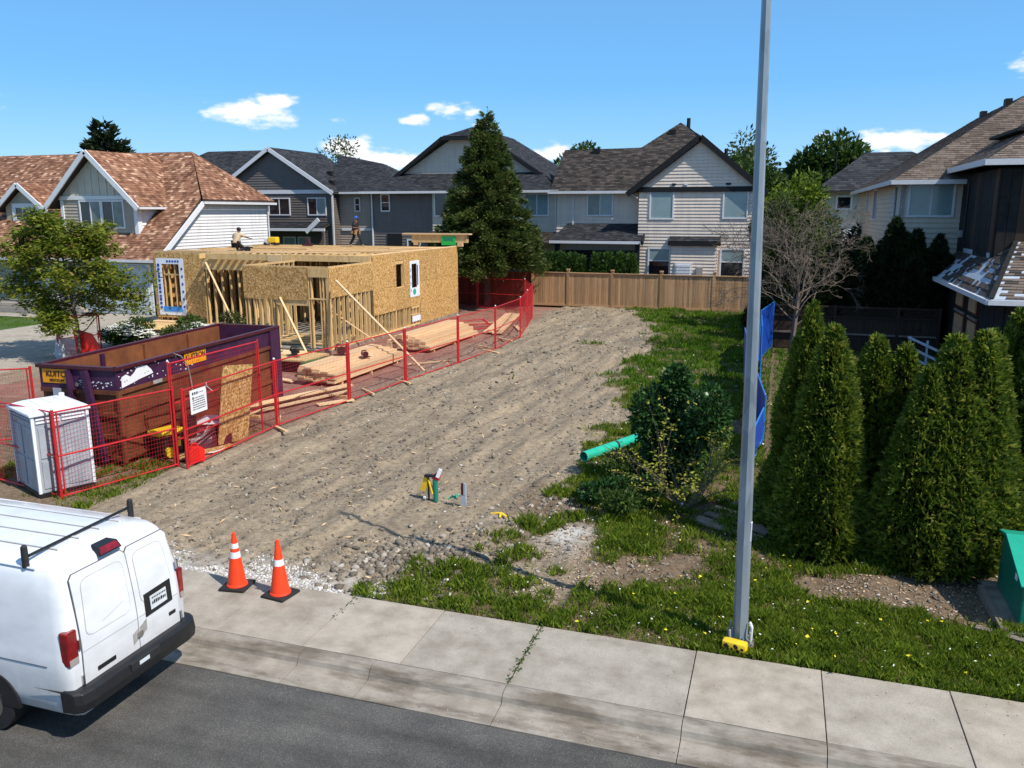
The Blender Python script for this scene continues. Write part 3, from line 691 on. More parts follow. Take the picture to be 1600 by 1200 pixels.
strip(h, 'porch_fascia', 'white_trim', ((-47, 58.55, 4.6), (-34.7, 58.55, 4.6), .08, .22), ((-36.4, 58.5, 4.4), (-35.2, 58.5, 5.4), .1, .35), ((-34.6, 61.1, 4.6), (-30.6, 61.1, 4.6), .08, .22))
window(h, (-39.4, 60), EX, NF, 1.0, .9, 3.0, 1, 'glass_blind'); window(h, (-38.0, 60), EX, NF, 1.0, .9, 3.0, 1, 'glass_blind')
for x in (-46.5, -41.5, -35.1): MB().box(x, x + .2, 58.7, 58.9, 0, 4.6).build('porch_post', 'siding_brown', h)
for (x, y, z) in ((-36.9, 63.5, 9.15), (-35.6, 61.5, 8.3), (-37.3, 65.5, 9.4)): MB().box(x - .2, x + .2, y - .2, y + .2, z - .15, z + .22).build('roof_vent', 'dark_trim', h)

# ---- grey house with pale gable, centre
h = thing('grey_gable_house', 'grey house with pale siding in its clipped gable, between charcoal house and conifer', 'house', (-22.5, 57, 0))
wall(h, (-29.8, 57), EX, NF, [(0, 0), (5.2, 0), (5.2, 7.4), (0, 7.4)], 'siding_charcoal')
wall(h, (-24.6, 56.8), EX, NF, [(0, 3.2), (9.6, 3.2), (9.6, 7.4), (0, 7.4)], 'siding_palegrey')
wall(h, (-24.6, 57), EX, NF, [(0, 0), (9.6, 0), (9.6, 3.2), (0, 3.2)], 'siding_charcoal')
wall(h, (-29.8, 57), EY, NL, [(0, 0), (11, 0), (11, 7.4), (0, 7.4)], 'siding_charcoal')
wall(h, (-28.6, 59.5), EX, NF, [(0, 8.6), (11.4, 8.6), (10.6, 9.2), (6.6, 11.3), (4.4, 11.3)], 'siding_palegrey', name='gable_siding')
roof(h, [(-30.2, 56.3, 7.5), (-15.0, 56.3, 7.5), (-17.0, 59.4, 8.85), (-28.4, 59.4, 8.85)], 'shingle_grey')
roof(h, [(-30.2, 56.3, 7.5), (-30.2, 72, 7.5), (-24.5, 68, 11.6), (-24.5, 59.0, 11.6), (-28.9, 59.0, 8.4)], 'shingle_grey')
roof(h, [(-14.8, 56.3, 7.4), (-14.8, 72, 7.4), (-22.0, 68, 12.0), (-22.0, 60.6, 12.1), (-21.4, 59.0, 11.5), (-16.4, 59.0, 8.3)], 'shingle_grey')
roof(h, [(-24.6, 58.9, 11.5), (-21.3, 58.9, 11.5), (-22.9, 60.8, 12.3)], 'shingle_grey')
roof(h, [(-24.6, 58.9, 11.5), (-24.6, 68, 11.5), (-22.9, 68, 12.3), (-22.9, 60.8, 12.3)], 'shingle_grey')
strip(h, 'rake_board', 'dark_trim', ((-29.6, 58.9, 7.9), (-24.6, 58.9, 11.4), .1, .28), ((-16.2, 58.9, 8.1), (-21.3, 58.9, 11.4), .1, .28), ((-24.7, 58.85, 11.35), (-21.2, 58.85, 11.35), .1, .25))
strip(h, 'gutter', 'gutter_white', ((-30.3, 56.2, 7.4), (-14.9, 56.2, 7.4), .13, .17))
window(h, (-28.8, 57), EX, NF, .6, 1.15, 6.1, 1, 'glass_dark', horiz=.5); window(h, (-24.35, 56.8), EX, NF, 1.75, 1.55, 5.75, 2, 'glass_dark')
window(h, (-17.4, 56.8), EX, NF, 1.6, 1.4, 5.8, 2, 'glass_blind')
roof(h, [(-24.9, 55.7, 3.9), (-14.6, 55.7, 3.9), (-14.6, 56.75, 4.6), (-24.9, 56.75, 4.6)], 'shingle_dark', name='porch_roof')
MB().box(-28.4, -27.2, 56.9, 56.96, 2.2, 4.4).build('dark_door_panel', 'dark_trim', h)  # flat dark panel fixed on the wall face
window(h, (-26.7, 57), EX, NF, .9, .9, 3.0, 1, 'glass_dark')
strip(h, 'downspout', 'gutter_white', ((-29.6, 56.9, 7.3), (-29.6, 56.9, .2), .1, .1), ((-15.2, 56.7, 7.2), (-15.2, 56.7, 4.6), .1, .1))

# ---- cream house with dark trim, behind the cedar fence
h = thing('cream_house', 'cream sided house with dark brown roof and black gable trim behind the cedar fence', 'house', (-8, 55, 0))
wall(h, (-9.1, 55), EX, NF, [(0, 0), (7.4, 0), (7.4, 7.3), (0, 7.3)], 'siding_cream', .21)
wall(h, (-9.1, 55), EX, NF, [(.1, 7.55), (7.5, 7.55), (3.8, 10.35)], 'siding_cream', .21, name='gable_siding')
wall(h, (-15.1, 56.6), EX, NF, [(0, 0), (6.0, 0), (6.0, 7.3), (0, 7.3)], 'siding_cream', .21)
wall(h, (-9.1, 55), EY, NL, [(0, 0), (1.6, 0), (1.6, 7.3), (0, 7.3)], 'siding_cream', .21)
wall(h, (-1.7, 55), EY, NR, [(0, 0), (14, 0), (14, 7.3), (0, 7.3)], 'siding_cream', .21)
wall(h, (-15.1, 56.6), EY, NL, [(0, 0), (9, 0), (9, 7.3), (4.6, 10.2), (0, 7.3)], 'siding_cream', .21)
s_ = .625
roof(h, [(-15.5, 56.1, 7.4), (-5.3, 56.1, 7.4), (-5.3, 61.6, 10.85), (-7.7, 64.2, 12.46), (-10.1, 61, 10.48), (-15.7, 61, 10.48)], 'shingle_dark')
roof(h, [(-15.7, 66, 7.4), (-9, 66, 7.4), (-10.1, 61, 10.48), (-15.7, 61, 10.48)], 'shingle_dark')
roof(h, [(-9.7, 54.72, 7.3), (-9.7, 56.2, 7.3), (-5.3, 61.2, 10.72), (-5.3, 54.72, 10.72)], 'shingle_dark')
roof(h, [(-1.2, 54.72, 7.3), (-1.2, 70, 7.3), (-7.7, 64.2, 12.46), (-5.3, 61.2, 10.72), (-5.3, 54.72, 10.72)], 'shingle_dark')
strip(h, 'rake_board', 'dark_trim', ((-9.85, 54.66, 7.1), (-5.3, 54.66, 10.62), .1, .36), ((-1.05, 54.66, 7.1), (-5.3, 54.66, 10.62), .1, .36))
MB().box(-9.2, -1.6, 54.86, 54.94, 7.25, 7.58).build('band_board', 'dark_trim', h)
strip(h, 'gutter', 'gutter_white', ((-15.6, 56.0, 7.3), (-9.8, 56.0, 7.3), .13, .18))
strip(h, 'downspout', 'gutter_white', ((-13.9, 56.5, 7.2), (-13.9, 56.5, 5.1), .1, .1), ((-9.8, 56.05, 7.2), (-9.2, 54.85, 6.9), .08, .08))
window(h, (-8.3, 55), EX, NF, 1.4, 1.75, 5.6, 1, 'glass_blind'); window(h, (-3.65, 55), EX, NF, 1.4, 1.75, 5.65, 1, 'glass_blind')
window(h, (-8.3, 55), EX, NF, 1.3, 2.0, 1.6, 1, 'glass_blind', horiz=.62, glass2='glass_dark'); window(h, (-3.65, 55), EX, NF, 1.35, 2.0, 1.6, 1, 'glass_blind', horiz=.62, glass2='glass_dark')
window(h, (-12.85, 56.6), EX, NF, 1.65, 1.35, 5.8, 2, 'glass_blind', glass2='glass_curtain')
roof(h, [(-14.9, 54.2, 4.15), (-8.7, 54.2, 4.15), (-9.0, 56.6, 5.2), (-14.3, 56.6, 5.2)], 'shingle_grey', name='porch_roof')
strip(h, 'porch_fascia', 'white_trim', ((-14.95, 54.13, 4.02), (-8.75, 54.13, 4.02), .08, .18))
strip(h, 'porch_rake', 'dark_trim', ((-8.68, 54.1, 4.0), (-8.68, 55.0, 4.45), .1, .34))
for x in (-14.6, -9.15): MB().box(x, x + .28, 54.3, 54.58, 0, 4.0).build('porch_post', 'dark_trim', h)
MB().box(-14.6, -9.1, 56.3, 56.55, 0, 3.4).build('patio_wall', 'dark_trim', h)
m = MB(); m.add([(-12.7, 54.35, 2.9), (-9.6, 54.35, 3.4), (-9.6, 55.6, 3.4), (-12.7, 55.6, 2.9)], [(0, 1, 2, 3)]); m.build('patio_shade', 'soffit', h)
roof(h, [(-7.0, 54.45, 4.15), (-3.75, 54.45, 4.15), (-3.75, 54.95, 4.45), (-7.0, 54.95, 4.45)], 'shingle_grey', name='bay_roof')
MB().box(-7.05, -3.7, 54.4, 54.46, 3.85, 4.14).build('bay_fascia', 'dark_trim', h)
wall(h, (-6.85, 54.6), EX, NF, [(0, 0), (2.9, 0), (2.9, 3.9), (0, 3.9)], 'siding_cream', .21, name='bay_siding')
wall(h, (-3.95, 54.6), EY, NR, [(0, 0), (.4, 0), (.4, 3.9), (0, 3.9)], 'siding_cream', .21, name='bay_siding')
v_ = MB().box(-6.55, -5.45, 54.5, 54.56, 1.4, 2.75).build('vent_panel', 'white_trim', h)
for i in range(6): piece('slat', v_, 'white_trim', -6.45, -5.55, 54.46, 54.5, 1.5 + i * .2, 1.62 + i * .2)
MB().box(-5.15, -4.75, 54.4, 54.56, 2.0, 2.5).build('meter_box', 'soffit', h)
for x, w_, in ((-7.0, .25), (-6.2, .2), (-3.6, .3)): MB().box(x, x + w_, 54.9, 54.97, 7.68, 7.8).build('soffit_lamp', 'dark_trim' if w_ > .2 else 'white_trim', h)
for (x, y, z) in ((-13.2, 60.6, 10.35), (-8.1, 62.8, 11.7)): MB().box(x - .25, x + .25, y - .25, y + .1, z - .2, z + .15).build('roof_vent', 'dark_trim', h)
MB().tube((-7.1, 64, 12.0), (-7.1, 64, 12.75), .14, None, 10).build('roof_pipe', 'dark_trim', h)
MB().tube((-3.9, 58, 9.4), (-3.9, 58, 10.1), .12, None, 10).build('roof_pipe', 'dark_trim', h)

# ---- beige house, right, hip roof
h = thing('beige_bungalow', 'beige sided house with brown hip roof beside the burnt house', 'house', (5.1, 42, 0))
wall(h, (5.1, 42), EY, NL, [(0, 0), (22, 0), (22, 7.3), (0, 7.3)], 'siding_tan', .23)
wall(h, (5.1, 42), EX, NF, [(0, 0), (12, 0), (12, 7.3), (0, 7.3)], 'siding_tan', .23)
roof(h, [(4.6, 41.4, 7.4), (4.6, 65, 7.4), (10.9, 58.7, 11.6), (10.9, 47.6, 11.6)], 'shingle_brown', .27, .17)
roof(h, [(4.6, 41.4, 7.4), (17.2, 41.4, 7.4), (10.9, 47.6, 11.6)], 'shingle_brown', .27, .17)
roof(h, [(17.2, 41.4, 7.4), (17.2, 65, 7.4), (10.9, 58.7, 11.6), (10.9, 47.6, 11.6)], 'shingle_brown', .4, .5)
roof(h, [(17.2, 65, 7.4), (4.6, 65, 7.4), (10.9, 58.7, 11.6)], 'shingle_brown', .4, .5)
strip(h, 'gutter', 'gutter_white', ((4.52, 41.3, 7.3), (4.52, 65.1, 7.3), .13, .2), ((4.5, 41.3, 7.3), (17.2, 41.3, 7.3), .13, .2))
MB().box(5.02, 5.2, 41.93, 42.1, 0, 7.2).build('corner_board', 'soffit', h)
window(h, (5.42, 42), EX, NF, 1.75, 1.4, 5.85, 2, 'glass_blind')
window(h, (5.1, 43.2), EY, NL, 1.0, 1.4, 5.75, 1, 'glass_dark'); window(h, (5.1, 52.5), EY, NL, 1.6, 1.6, 5.6, 2, 'glass_dark'); window(h, (5.1, 57.5), EY, NL, 1.0, 1.6, 5.9, 1, 'glass_dark')
for y in (54, 48.5): MB().box(10.2, 10.5, y, y + .5, 11.0, 11.55).build('roof_vent', 'dark_trim', h)

# ---- far house with deck
h = thing('far_deck_house', 'far pale grey house with white deck posts behind the bare tree', 'house', (6, 75, 0))
wall(h, (3.4, 75), EX, NF, [(0, 0), (12, 0), (12, 7.6), (0, 7.6)], 'siding_palegrey', .25)
wall(h, (3.4, 75), EY, NL, [(0, 0), (12, 0), (12, 7.6), (0, 7.6)], 'siding_white', .25)
roof(h, [(2.2, 74, 7.7), (16, 74, 7.7), (10.0, 79, 11.0), (6.4, 79, 11.0)], 'shingle_grey', .5, .3)
roof(h, [(2.2, 74, 7.7), (2.2, 88, 7.7), (6.4, 83, 11.0), (6.4, 79, 11.0)], 'shingle_grey', .5, .3)
roof(h, [(16, 74, 7.7), (16, 88, 7.7), (10, 83, 11.0), (10, 79, 11.0)], 'shingle_grey', .5, .3)
window(h, (4.2, 75), EX, NF, 1.0, .9, 6.3, 1, 'glass_dark', fw=.15); window(h, (7.3, 75), EX, NF, 1.2, .9, 6.3, 1, 'glass_dark', fw=.15)
strip(h, 'deck_frame', 'white_trim', ((6.0, 74.5, 7.4), (9.5, 74.5, 7.4), .1, .15), ((6.2, 74.5, 7.4), (6.2, 74.5, 3.6), .15, .15), ((7.1, 74.5, 7.4), (7.1, 74.5, 5.4), .15, .15), ((8.6, 74.5, 7.4), (8.6, 74.5, 6.0), .15, .15))
MB().box(4.2, 6.0, 74.0, 74.6, 3.4, 4.6).build('deck_screen', 'white_trim', h)
MB().tube((4.1, 80, 9.5), (4.1, 80, 11.2), .06, None, 6).build('roof_pipe', 'dark_trim', h)

# ---- burnt house
h = thing('burnt_house', 'fire-blackened house with boarded windows and peeling lower roof, far right', 'house', (7.6, 35.4, 0))
m = MB(); m.box(7.6, 16, 35.4, 46.2, 2.5, 7.6).build('upper_wall', 'charred', h)
for i in range(17):      # scorched sheathing boards
    y0 = 35.45 + i * .63; piece('plank', h, 'charred' if i % 5 else 'old_fence', 7.545 - random.random() * .02, 7.6, y0 + .01, y0 + .62, 3.4 + (.3 if i < 3 else 0), 7.55)
for i in range(10):
    x0 = 7.62 + i * .32; piece('plank', h, 'charred' if i % 4 != 2 else 'old_fence', x0 + .008, x0 + .312, 35.33 + random.random() * .03, 35.39, 3.6, 7.55)
for r_ in range(14): 
    z0 = 3.9 + r_ * .25; piece('siding_board', h, 'white_siding_old', 9.0 + .35 * math.sin(r_ * 1.7) + r_ * .05, 16, 35.25, 35.33, z0 + .01, z0 + .24)
m = MB().box(7.50, 7.56, 42.5, 43.75, 5.55, 7.45).build('boarded_window', 'dark_trim', h)
piece('panel', m, 'ply_board', 7.46, 7.52, 42.6, 43.6, 5.65, 7.4)
MB().tube((7.47, 40.5, 4.9), (7.50, 40.5, 7.2), .03, None, 6).build('wall_pipe', 'black_metal', h)
MB().box(7.4, 7.52, 40.9, 41.4, 4.9, 5.2).build('meter_box', 'soffit', h)
roof(h, [(6.95, 35.0, 7.9), (6.95, 48.5, 7.9), (11.3, 46, 10.6), (11.3, 39.5, 10.6)], 'shingle_brown', .27, .17)
roof(h, [(6.95, 34.8, 7.9), (17, 34.8, 7.9), (11.3, 39.3, 10.6)], 'shingle_brown', .27, .17)
roof(h, [(17, 34.8, 7.9), (17, 48, 7.9), (11.3, 46, 10.6), (11.3, 39.3, 10.6)], 'shingle_brown', .5, .5)
MB().bar((8.6, 37.2, 9.12), (8.6, 42.0, 9.12), .5, .12).build('scorch_vent', 'charred', h)
strip(h, 'gutter', 'gutter_white', ((6.88, 34.7, 7.78), (6.88, 48.5, 7.78), .13, .22), ((6.85, 34.72, 7.78), (17, 34.72, 7.78), .13, .22))
# lower storey and its roof
MB().box(7.0, 16, 30.0, 41.5, 0, 3.3).build('lower_wall', 'charred', h)
for i in range(22):
    y0 = 30.02 + i * .52
    piece('plank', h, 'charred', 6.955 - random.random() * .012, 7.0, y0 + .01, y0 + .51, .05, 3.25)
for i in range(18):
    x0 = 7.0 + i * .5; piece('plank', h, 'charred', x0 + .01, x0 + .49, 29.95 - random.random() * .02, 30.0, .05, 3.25)
for (y0, y1, z0, z1) in ((33.4, 34.7, .5, 2.0), (35.6, 37.2, .5, 2.0), (33.6, 34.8, 2.35, 3.1), (36.0, 37.2, 2.35, 3.1)):
    bw = MB().box(6.90, 6.95, y0 - .08, y1 + .08, z0 - .08, z1 + .1).build('boarded_window', 'red_brown_wood', h)
    nb_ = 3 if z1 - z0 > 1 else 1
    for q in range(nb_): piece('board', bw, 'ply_board', 6.86, 6.90, y0, y1, z0 + q * (z1 - z0) / nb_ + .008, z0 + (q + 1) * (z1 - z0) / nb_ - .008)
    MB().box(6.84, 6.92, y0 - .1, y1 + .1, z1 + .1, z1 + .18).build('head_trim', 'grey_plank', bw)
def planks_roof(name, A, B, C, D, rows, cols, gone):
    # A->B eave, D->C top: single shingles on a pale underlay
    A, B, C, D = map(Vector, (A, B, C, D)); n = (B - A).cross(D - A).normalized()
    if n.z < 0: n = -n
    m = MB(); m.add([A, B, C, D] + [p - Vector((0, 0, .15)) for p in (A, B, C, D)], [(0, 1, 2, 3), (7, 6, 5, 4), (0, 4, 5, 1), (1, 5, 6, 2), (2, 6, 7, 3), (3, 7, 4, 0)])
    r = m.build(name, 'underlay', h); cnt = 0; side = abs((B - A).x) < .1; rest = MB()
    for j in range(rows):
        for i in range(cols):
            s0 = (i + (j % 2) * .5) / cols; s1 = s0 + .97 / cols; t0 = j / rows; t1 = (j + 1.05) / rows
            s1 = min(s1, 1); t1 = min(t1, 1)
            if s0 >= 1: continue
            Q = lambda s, t, o_: (A.lerp(B, s)).lerp(D.lerp(C, s), t) + n * o_
            hgt = .03 + random.random() * .02
            vs = [Q(s0, t0, hgt), Q(s1, t0, hgt), Q(s1, t1, .012), Q(s0, t1, .012), Q(s0, t0, .004), Q(s1, t0, .004)]
            ctr = Q((s0 + s1) / 2, (t0 + t1) / 2, 0)
            if random.random() < gone(ctr): continue
            mat = 'shingle_dark' if (ctr.x < 7.65 and side) or random.random() < .12 else ('shingle_brown' if random.random() < .8 else 'shingle_dark')
            if cnt < 280:
                k_ = MB(); k_.add(vs, [(0, 1, 2, 3), (4, 5, 1, 0), (0, 3, 4), (1, 5, 2)]); k_.build('shingle', mat, r, recalc=False)
            else: rest.add(vs, [(0, 1, 2, 3), (4, 5, 1, 0)], mat)
            cnt += 1
    if rest.v: rest.build('shingles', None, r, kind='stuff', recalc=False)
pn = lambda c, k1, k2, s_: float(vnoise(np.array([c.y * k1 + c.x * 2.1 + 40.0]), np.array([c.x * k2 + 40.0]), s_)[0])
g1 = lambda c: .75 if pn(c, .9, 3.5, 5) > .60 else .07
planks_roof('lower_roof', (6.4, 29.3, 3.3), (6.4, 41.6, 3.3), (7.6, 41.6, 4.3), (7.6, 33.05, 4.3), 7, 34, g1)
roof(h, [(7.6, 35.4, 4.28), (7.6, 33.05, 4.28), (8.34, 35.4, 4.9)], 'shingle_dark', .3, .2, name='lower_roof')
g2 = lambda c: .55 if (pn(c, 1.6, 1.1, 8) > .62 and c.x < 10) else .04
planks_roof('lower_roof', (6.4, 29.3, 3.3), (16.4, 29.3, 3.3), (16.4, 35.35, 4.9), (8.32, 35.35, 4.9), 22, 24, g2)
strip(h, 'hip_cap', 'charred', ((6.4, 29.3, 3.33), (8.32, 35.35, 4.94), .16, .03))
MB().bar((7.56, 35.6, 4.36), (7.56, 41.4, 4.36), .04, .2).build('flashing', 'underlay', h)
strip(h, 'lower_gutter', 'gutter_white', ((6.32, 29.2, 3.2), (6.32, 41.7, 3.2), .14, .16), ((6.3, 29.22, 3.2), (16.4, 29.22, 3.2), .14, .16))
t = thing('stair_rail', 'pale blue painted stair railing behind the hedge by the burnt house', 'railing', (5.6, 33, 0))
for i in range(3): MB().bar((4.9, 34.6, .55 + i * .35), (6.3, 31.5, .15 + i * .35), .09, .06).build('rail', 'underlay', t)
for x, y in ((4.95, 34.5), (5.4, 33.5), (5.9, 32.4)): MB().bar((x, y, -.05), (x, y, 1.3), .07, .07).build('post', 'underlay', t)
# ---------------------------------------------------------------- timber-framed house under construction
h = thing('timber_frame_house', 'unfinished timber-framed house with OSB sheathing inside the red fence', 'building', (-18.3, 31, 0))
WX = -18.3
def stud(x, y, z0, z1, alongx=True, m='lumber'):
    a, b_ = (.045, .14) if alongx else (.14, .045)
    return piece('stud', h, m, x - a / 2, x + a / 2, y - b_ / 2, y + b_ / 2, z0, z1)
piece('foundation', h, 'kerb_concrete', -31.7, WX + .01, 35.0, 45.9, -.15, .1)
piece('foundation', h, 'kerb_concrete', -22.6, WX + .01, 30.95, 35.0, -.15, .1)
# right wall
xr = WX - .09
for y in np.arange(31.1, 45.8, .4): 
    zt = 3.62
    if 37.55 < y < 38.35: stud(xr, y, .15, 2.2, False); continue
    if 39.25 < y < 40.15: stud(xr, y, .15, 1.6, False); continue
    stud(xr, y, .15, zt, False)
for y in (31.02, 31.16, 34.6, 34.72, 37.46, 38.44, 39.12, 40.24, 45.76): stud(xr, y, .15, 3.62, False)
piece('plate', h, 'lumber', WX - .16, WX - .02, 31, 45.85, .1, .15); piece('plate', h, 'lumber', WX - .16, WX - .02, 31, 45.85, 3.62, 3.66)
piece('plate', h, 'lumber', WX - .16, WX - .02, 35.0, 45.85, 3.66, 3.70); piece('plate', h, 'lumber', WX - .16, WX - .02, 31, 34.98, 3.66, 3.70)
piece('blocking', h, 'lumber', WX - .16, WX - .02, 37.48, 38.42, 3.42, 3.62)
piece('sill', h, 'lumber', WX - .16, WX - .02, 37.48, 38.42, 2.2, 2.25)
SH = []
def osb_r(y0, y1, z0, z1): piece('osb_sheet', h, 'osb', WX - .015, WX + .004 + random.random() * .004, y0 + .006, y1 - .006, z0 + .006, z1 - .006)
osb_r(31.0, 32.6, 2.36, 3.64); osb_r(32.6, 35.0, 2.36, 3.64); osb_r(35.0, 37.5, 2.36, 3.98)
osb_r(37.5, 38.42, 3.60, 3.98); osb_r(38.42, 39.15, 2.36, 3.98)
osb_r(39.15, 40.2, 3.42, 3.98); osb_r(40.2, 42.6, 2.36, 3.98); osb_r(42.6, 45.85, 2.36, 3.98)
osb_r(35.0, 37.5, 1.12, 2.36); osb_r(37.5, 39.15, 1.12, 2.24 if True else 2); osb_r(38.45, 39.15, 2.24, 2.36); osb_r(39.15, 40.2, 1.12, 1.72)
osb_r(40.2, 42.6, 1.12, 2.36); osb_r(42.6, 45.85, 1.12, 2.36)
osb_r(40.35, 42.6, 0, 1.12); osb_r(42.6, 45.85, 0, 1.12)
# low window box by the gap
piece('sill', h, 'lumber', WX - .16, WX, 39.3, 40.3, .62, .68); piece('header', h, 'lumber', WX - .12, WX - .01, 39.3, 40.3, 1.0, 1.12)
m = MB().box(WX - .01, WX + .012, 39.3, 40.33, .3, .6).build('wrap_strip', 'white_wrap', h)
# wrapped window
m = MB()
for y0, y1, z0, z1 in ((39.1, 39.32, 1.62, 3.5), (39.95, 40.28, 1.62, 3.5), (39.32, 39.95, 3.34, 3.5), (39.32, 39.95, 1.62, 2.1)):
    m.box(WX + .008, WX + .02, y0, y1, z0, z1)
wf = m.build('window_wrap', 'white_wrap', h)
m = MB(); m.box(WX + .02, WX + .024, 39.98, 40.1, 2.2, 3.25); m.build('wrap_print', 'wrap_ink', wf)
m = MB(); n_ = 14
m.add([(WX + .024, 39.62 + .2 * math.cos(2 * math.pi * i / n_), 1.88 + .17 * math.sin(2 * math.pi * i / n_)) for i in range(n_)], [tuple(range(n_))]); m.build('round_print', 'teal_pipe', wf)
m = MB()
for i in range(4): m.box(WX + .021, WX + .025, 39.16, 39.22, 1.9 + i * .35, 2.06 + i * .35)
m.build('wrap_print', 'wrap_ink', wf)
# front wall of the porch bay (Y = 31)
def osb_f(x0, x1, z0, z1, y=30.99): piece('osb_sheet', h, 'osb', x0 + .006, x1 - .006, y - .012 - random.random() * .004, y + .004, z0 + .006, z1 - .006)
osb_f(-22.6, -20.9, 2.24, 3.66); osb_f(-20.9, -19.35, 2.24, 3.66)
piece('plate', h, 'lumber', -22.6, WX, 31.0, 31.14, 3.62, 3.70); piece('plate', h, 'lumber', -22.6, -20.9, 31.0, 31.14, .1, .15)
for x in (-22.55, -22.4, -22.1, -21.75, -21.4, -21.1, -20.95): stud(x, 31.08, .15, 3.6)
for x in (-19.32, -19.2, -18.75, -18.6, -18.45): stud(x, 31.08, .15, 3.6)
piece('header', h, 'lumber', -19.3, -18.35, 30.97, 31.1, 3.25, 3.62); piece('blocking', h, 'lumber', -19.28, -18.5, 31.0, 31.12, 2.28, 2.34); piece('header', h, 'lumber', -20.95, -19.3, 31.02, 31.14, 2.0, 2.24)
# left side of bay and porch opening behind
for y in np.arange(31.3, 35.0, .4): stud(-22.55, y, .15, 3.62, False)
piece('plate', h, 'lumber', -22.62, -22.48, 31.14, 35.0, 3.62, 3.70)
for x in (-28.25, -28.1, -27.7, -27.2, -26.7, -26.2, -25.7, -25.2, -24.75, -24.6): stud(x, 35.6, .15, 3.1)
piece('header', h, 'lumber', -28.3, -24.5, 35.5, 35.64, 3.1, 3.6)
for x in (-24.2, -23.8, -23.4, -23.0): stud(x, 35.6, .15, 3.62)
# big rim beams at Y = 35
piece('rim_beam', h, 'lumber', -27.6, -24.0, 34.98, 35.06, 3.66, 3.96); piece('rim_beam', h, 'lumber', -23.2, WX - .05, 34.98, 35.06, 3.66, 3.96)
piece('rim_beam', h, 'lumber_pile', -24.0, -23.2, 34.96, 35.05, 3.60, 3.94)
piece('rim_board', h, 'lumber_pile', WX - .15, WX + .0, 35.0, 45.9, 3.985, 4.03)
# left block (Y = 36)
def osb_l(x0, x1, z0, z1): osb_f(x0, x1, z0, z1, 35.98)
osb_l(-31.75, -31.25, .45, 3.86); osb_l(-31.25, -30.15, 3.35, 3.86); osb_l(-31.25, -30.15, .45, .72); osb_l(-30.15, -28.35, .45, 3.86)
for x in (-31.7, -31.2, -30.9, -30.5, -30.15, -29.7, -29.3, -28.9, -28.45): stud(x, 36.1, .15, 3.8)
piece('blocking', h, 'lumber', -31.2, -30.15, 36.03, 36.17, 2.7, 2.78)
piece('rim_beam', h, 'lumber', -31.75, -28.3, 36.0, 36.08, 3.86, 3.98)
piece('plate', h, 'lumber_pile', -31.85, -27.9, 35.5, 36.0, .22, .30)
m = MB()
for x0, x1, z0, z1 in ((-31.6, -31.25, .6, 3.6), (-30.15, -29.85, .6, 3.6), (-31.25, -30.15, 3.3, 3.6), (-31.25, -30.15, .6, .8)): m.box(x0, x1, 35.945, 35.96, z0, z1)
wf = m.build('window_wrap', 'white_wrap', h)
MB().box(-31.3, -30.1, 35.93, 35.945, .78, 1.05).build('wrap_tape', 'wrap_tape', wf)
m = MB()
for i in range(12): m.box(-31.52, -31.38, 35.93, 35.944, .95 + i * .2, 1.05 + i * .2 + (i % 3) * .03)
for i in range(5): m.box(-30.9 + i * .17, -30.8 + i * .17, 35.93, 35.944, 3.4, 3.5)
for i in range(6): m.box(-30.02, -29.93, 35.93, 35.944, 1.0 + i * .4, 1.12 + i * .4)
m.build('wrap_print', 'wrap_ink', wf)
# steps of planks in front of the left block
t = thing('plank_platform', 'low platform of pale boards in front of the left OSB wall', 'platform', (-30, 34, 0))
for i in range(6): piece('board', t, 'lumber', -32.6, -28.6, 33.4 + i * .36, 33.4 + i * .36 + .34, .18, .22)
for x in (-32.4, -30.6, -28.8): piece('joist', t, 'lumber', x, x + .05, 33.4, 35.5, .0, .18)
# interior partitions, far walls
for yy in (38.6, 42.0):
    for x in np.arange(-31.5, -18.8, .55): stud(x, yy, .15, 3.6)
    piece('plate', h, 'lumber', -31.6, -18.5, yy - .07, yy + .07, 3.6, 3.66)
for yy in np.arange(36.3, 45.6, .55): stud(-31.65, yy, .15, 3.62, False); 
for yy in np.arange(36.3, 45.6, .6): stud(-25.0, yy, .15, 3.6, False)
piece('osb_sheet', h, 'osb', -31.8, -18.4, 45.7, 45.72, .1, 3.7)
piece('osb_sheet', h, 'osb', -31.8, -31.76, 36, 45.7, .1, 3.7)
# floor deck
for x in np.arange(-31.4, -18.6, .41): piece('joist', h, 'lumber', x, x + .045, 35.07 if x > -28.3 else 36.1, 45.8, 3.68, 3.93)
yy = 36.9; 
for r_, y in enumerate(np.arange(37.0, 45.8, 1.22)):
    x = -31.7 + (r_ % 2) * 1.2
    while x < -18.5:
        x1 = min(x + 2.44, -18.45)
        if not (r_ < 1 and x > -24): piece('deck_sheet', h, 'osb', x + .008, x1 - .008, y + .008, min(y + 1.21, 45.85), 3.932, 3.955)
        x = x1
for (a, b_) in (((-31.0, 36.3), (-22.5, 36.6)), ((-27.6, 35.4), (-20, 37.0)), ((-24, 38.5), (-18.9, 40.2)), ((-30, 40.5), (-25, 40.3)), ((-21, 42.2), (-18.6, 44.5))):
    beam('deck_plank', h, 'lumber_pile', (*a, 3.99), (*b_, 3.99), .24, .045)
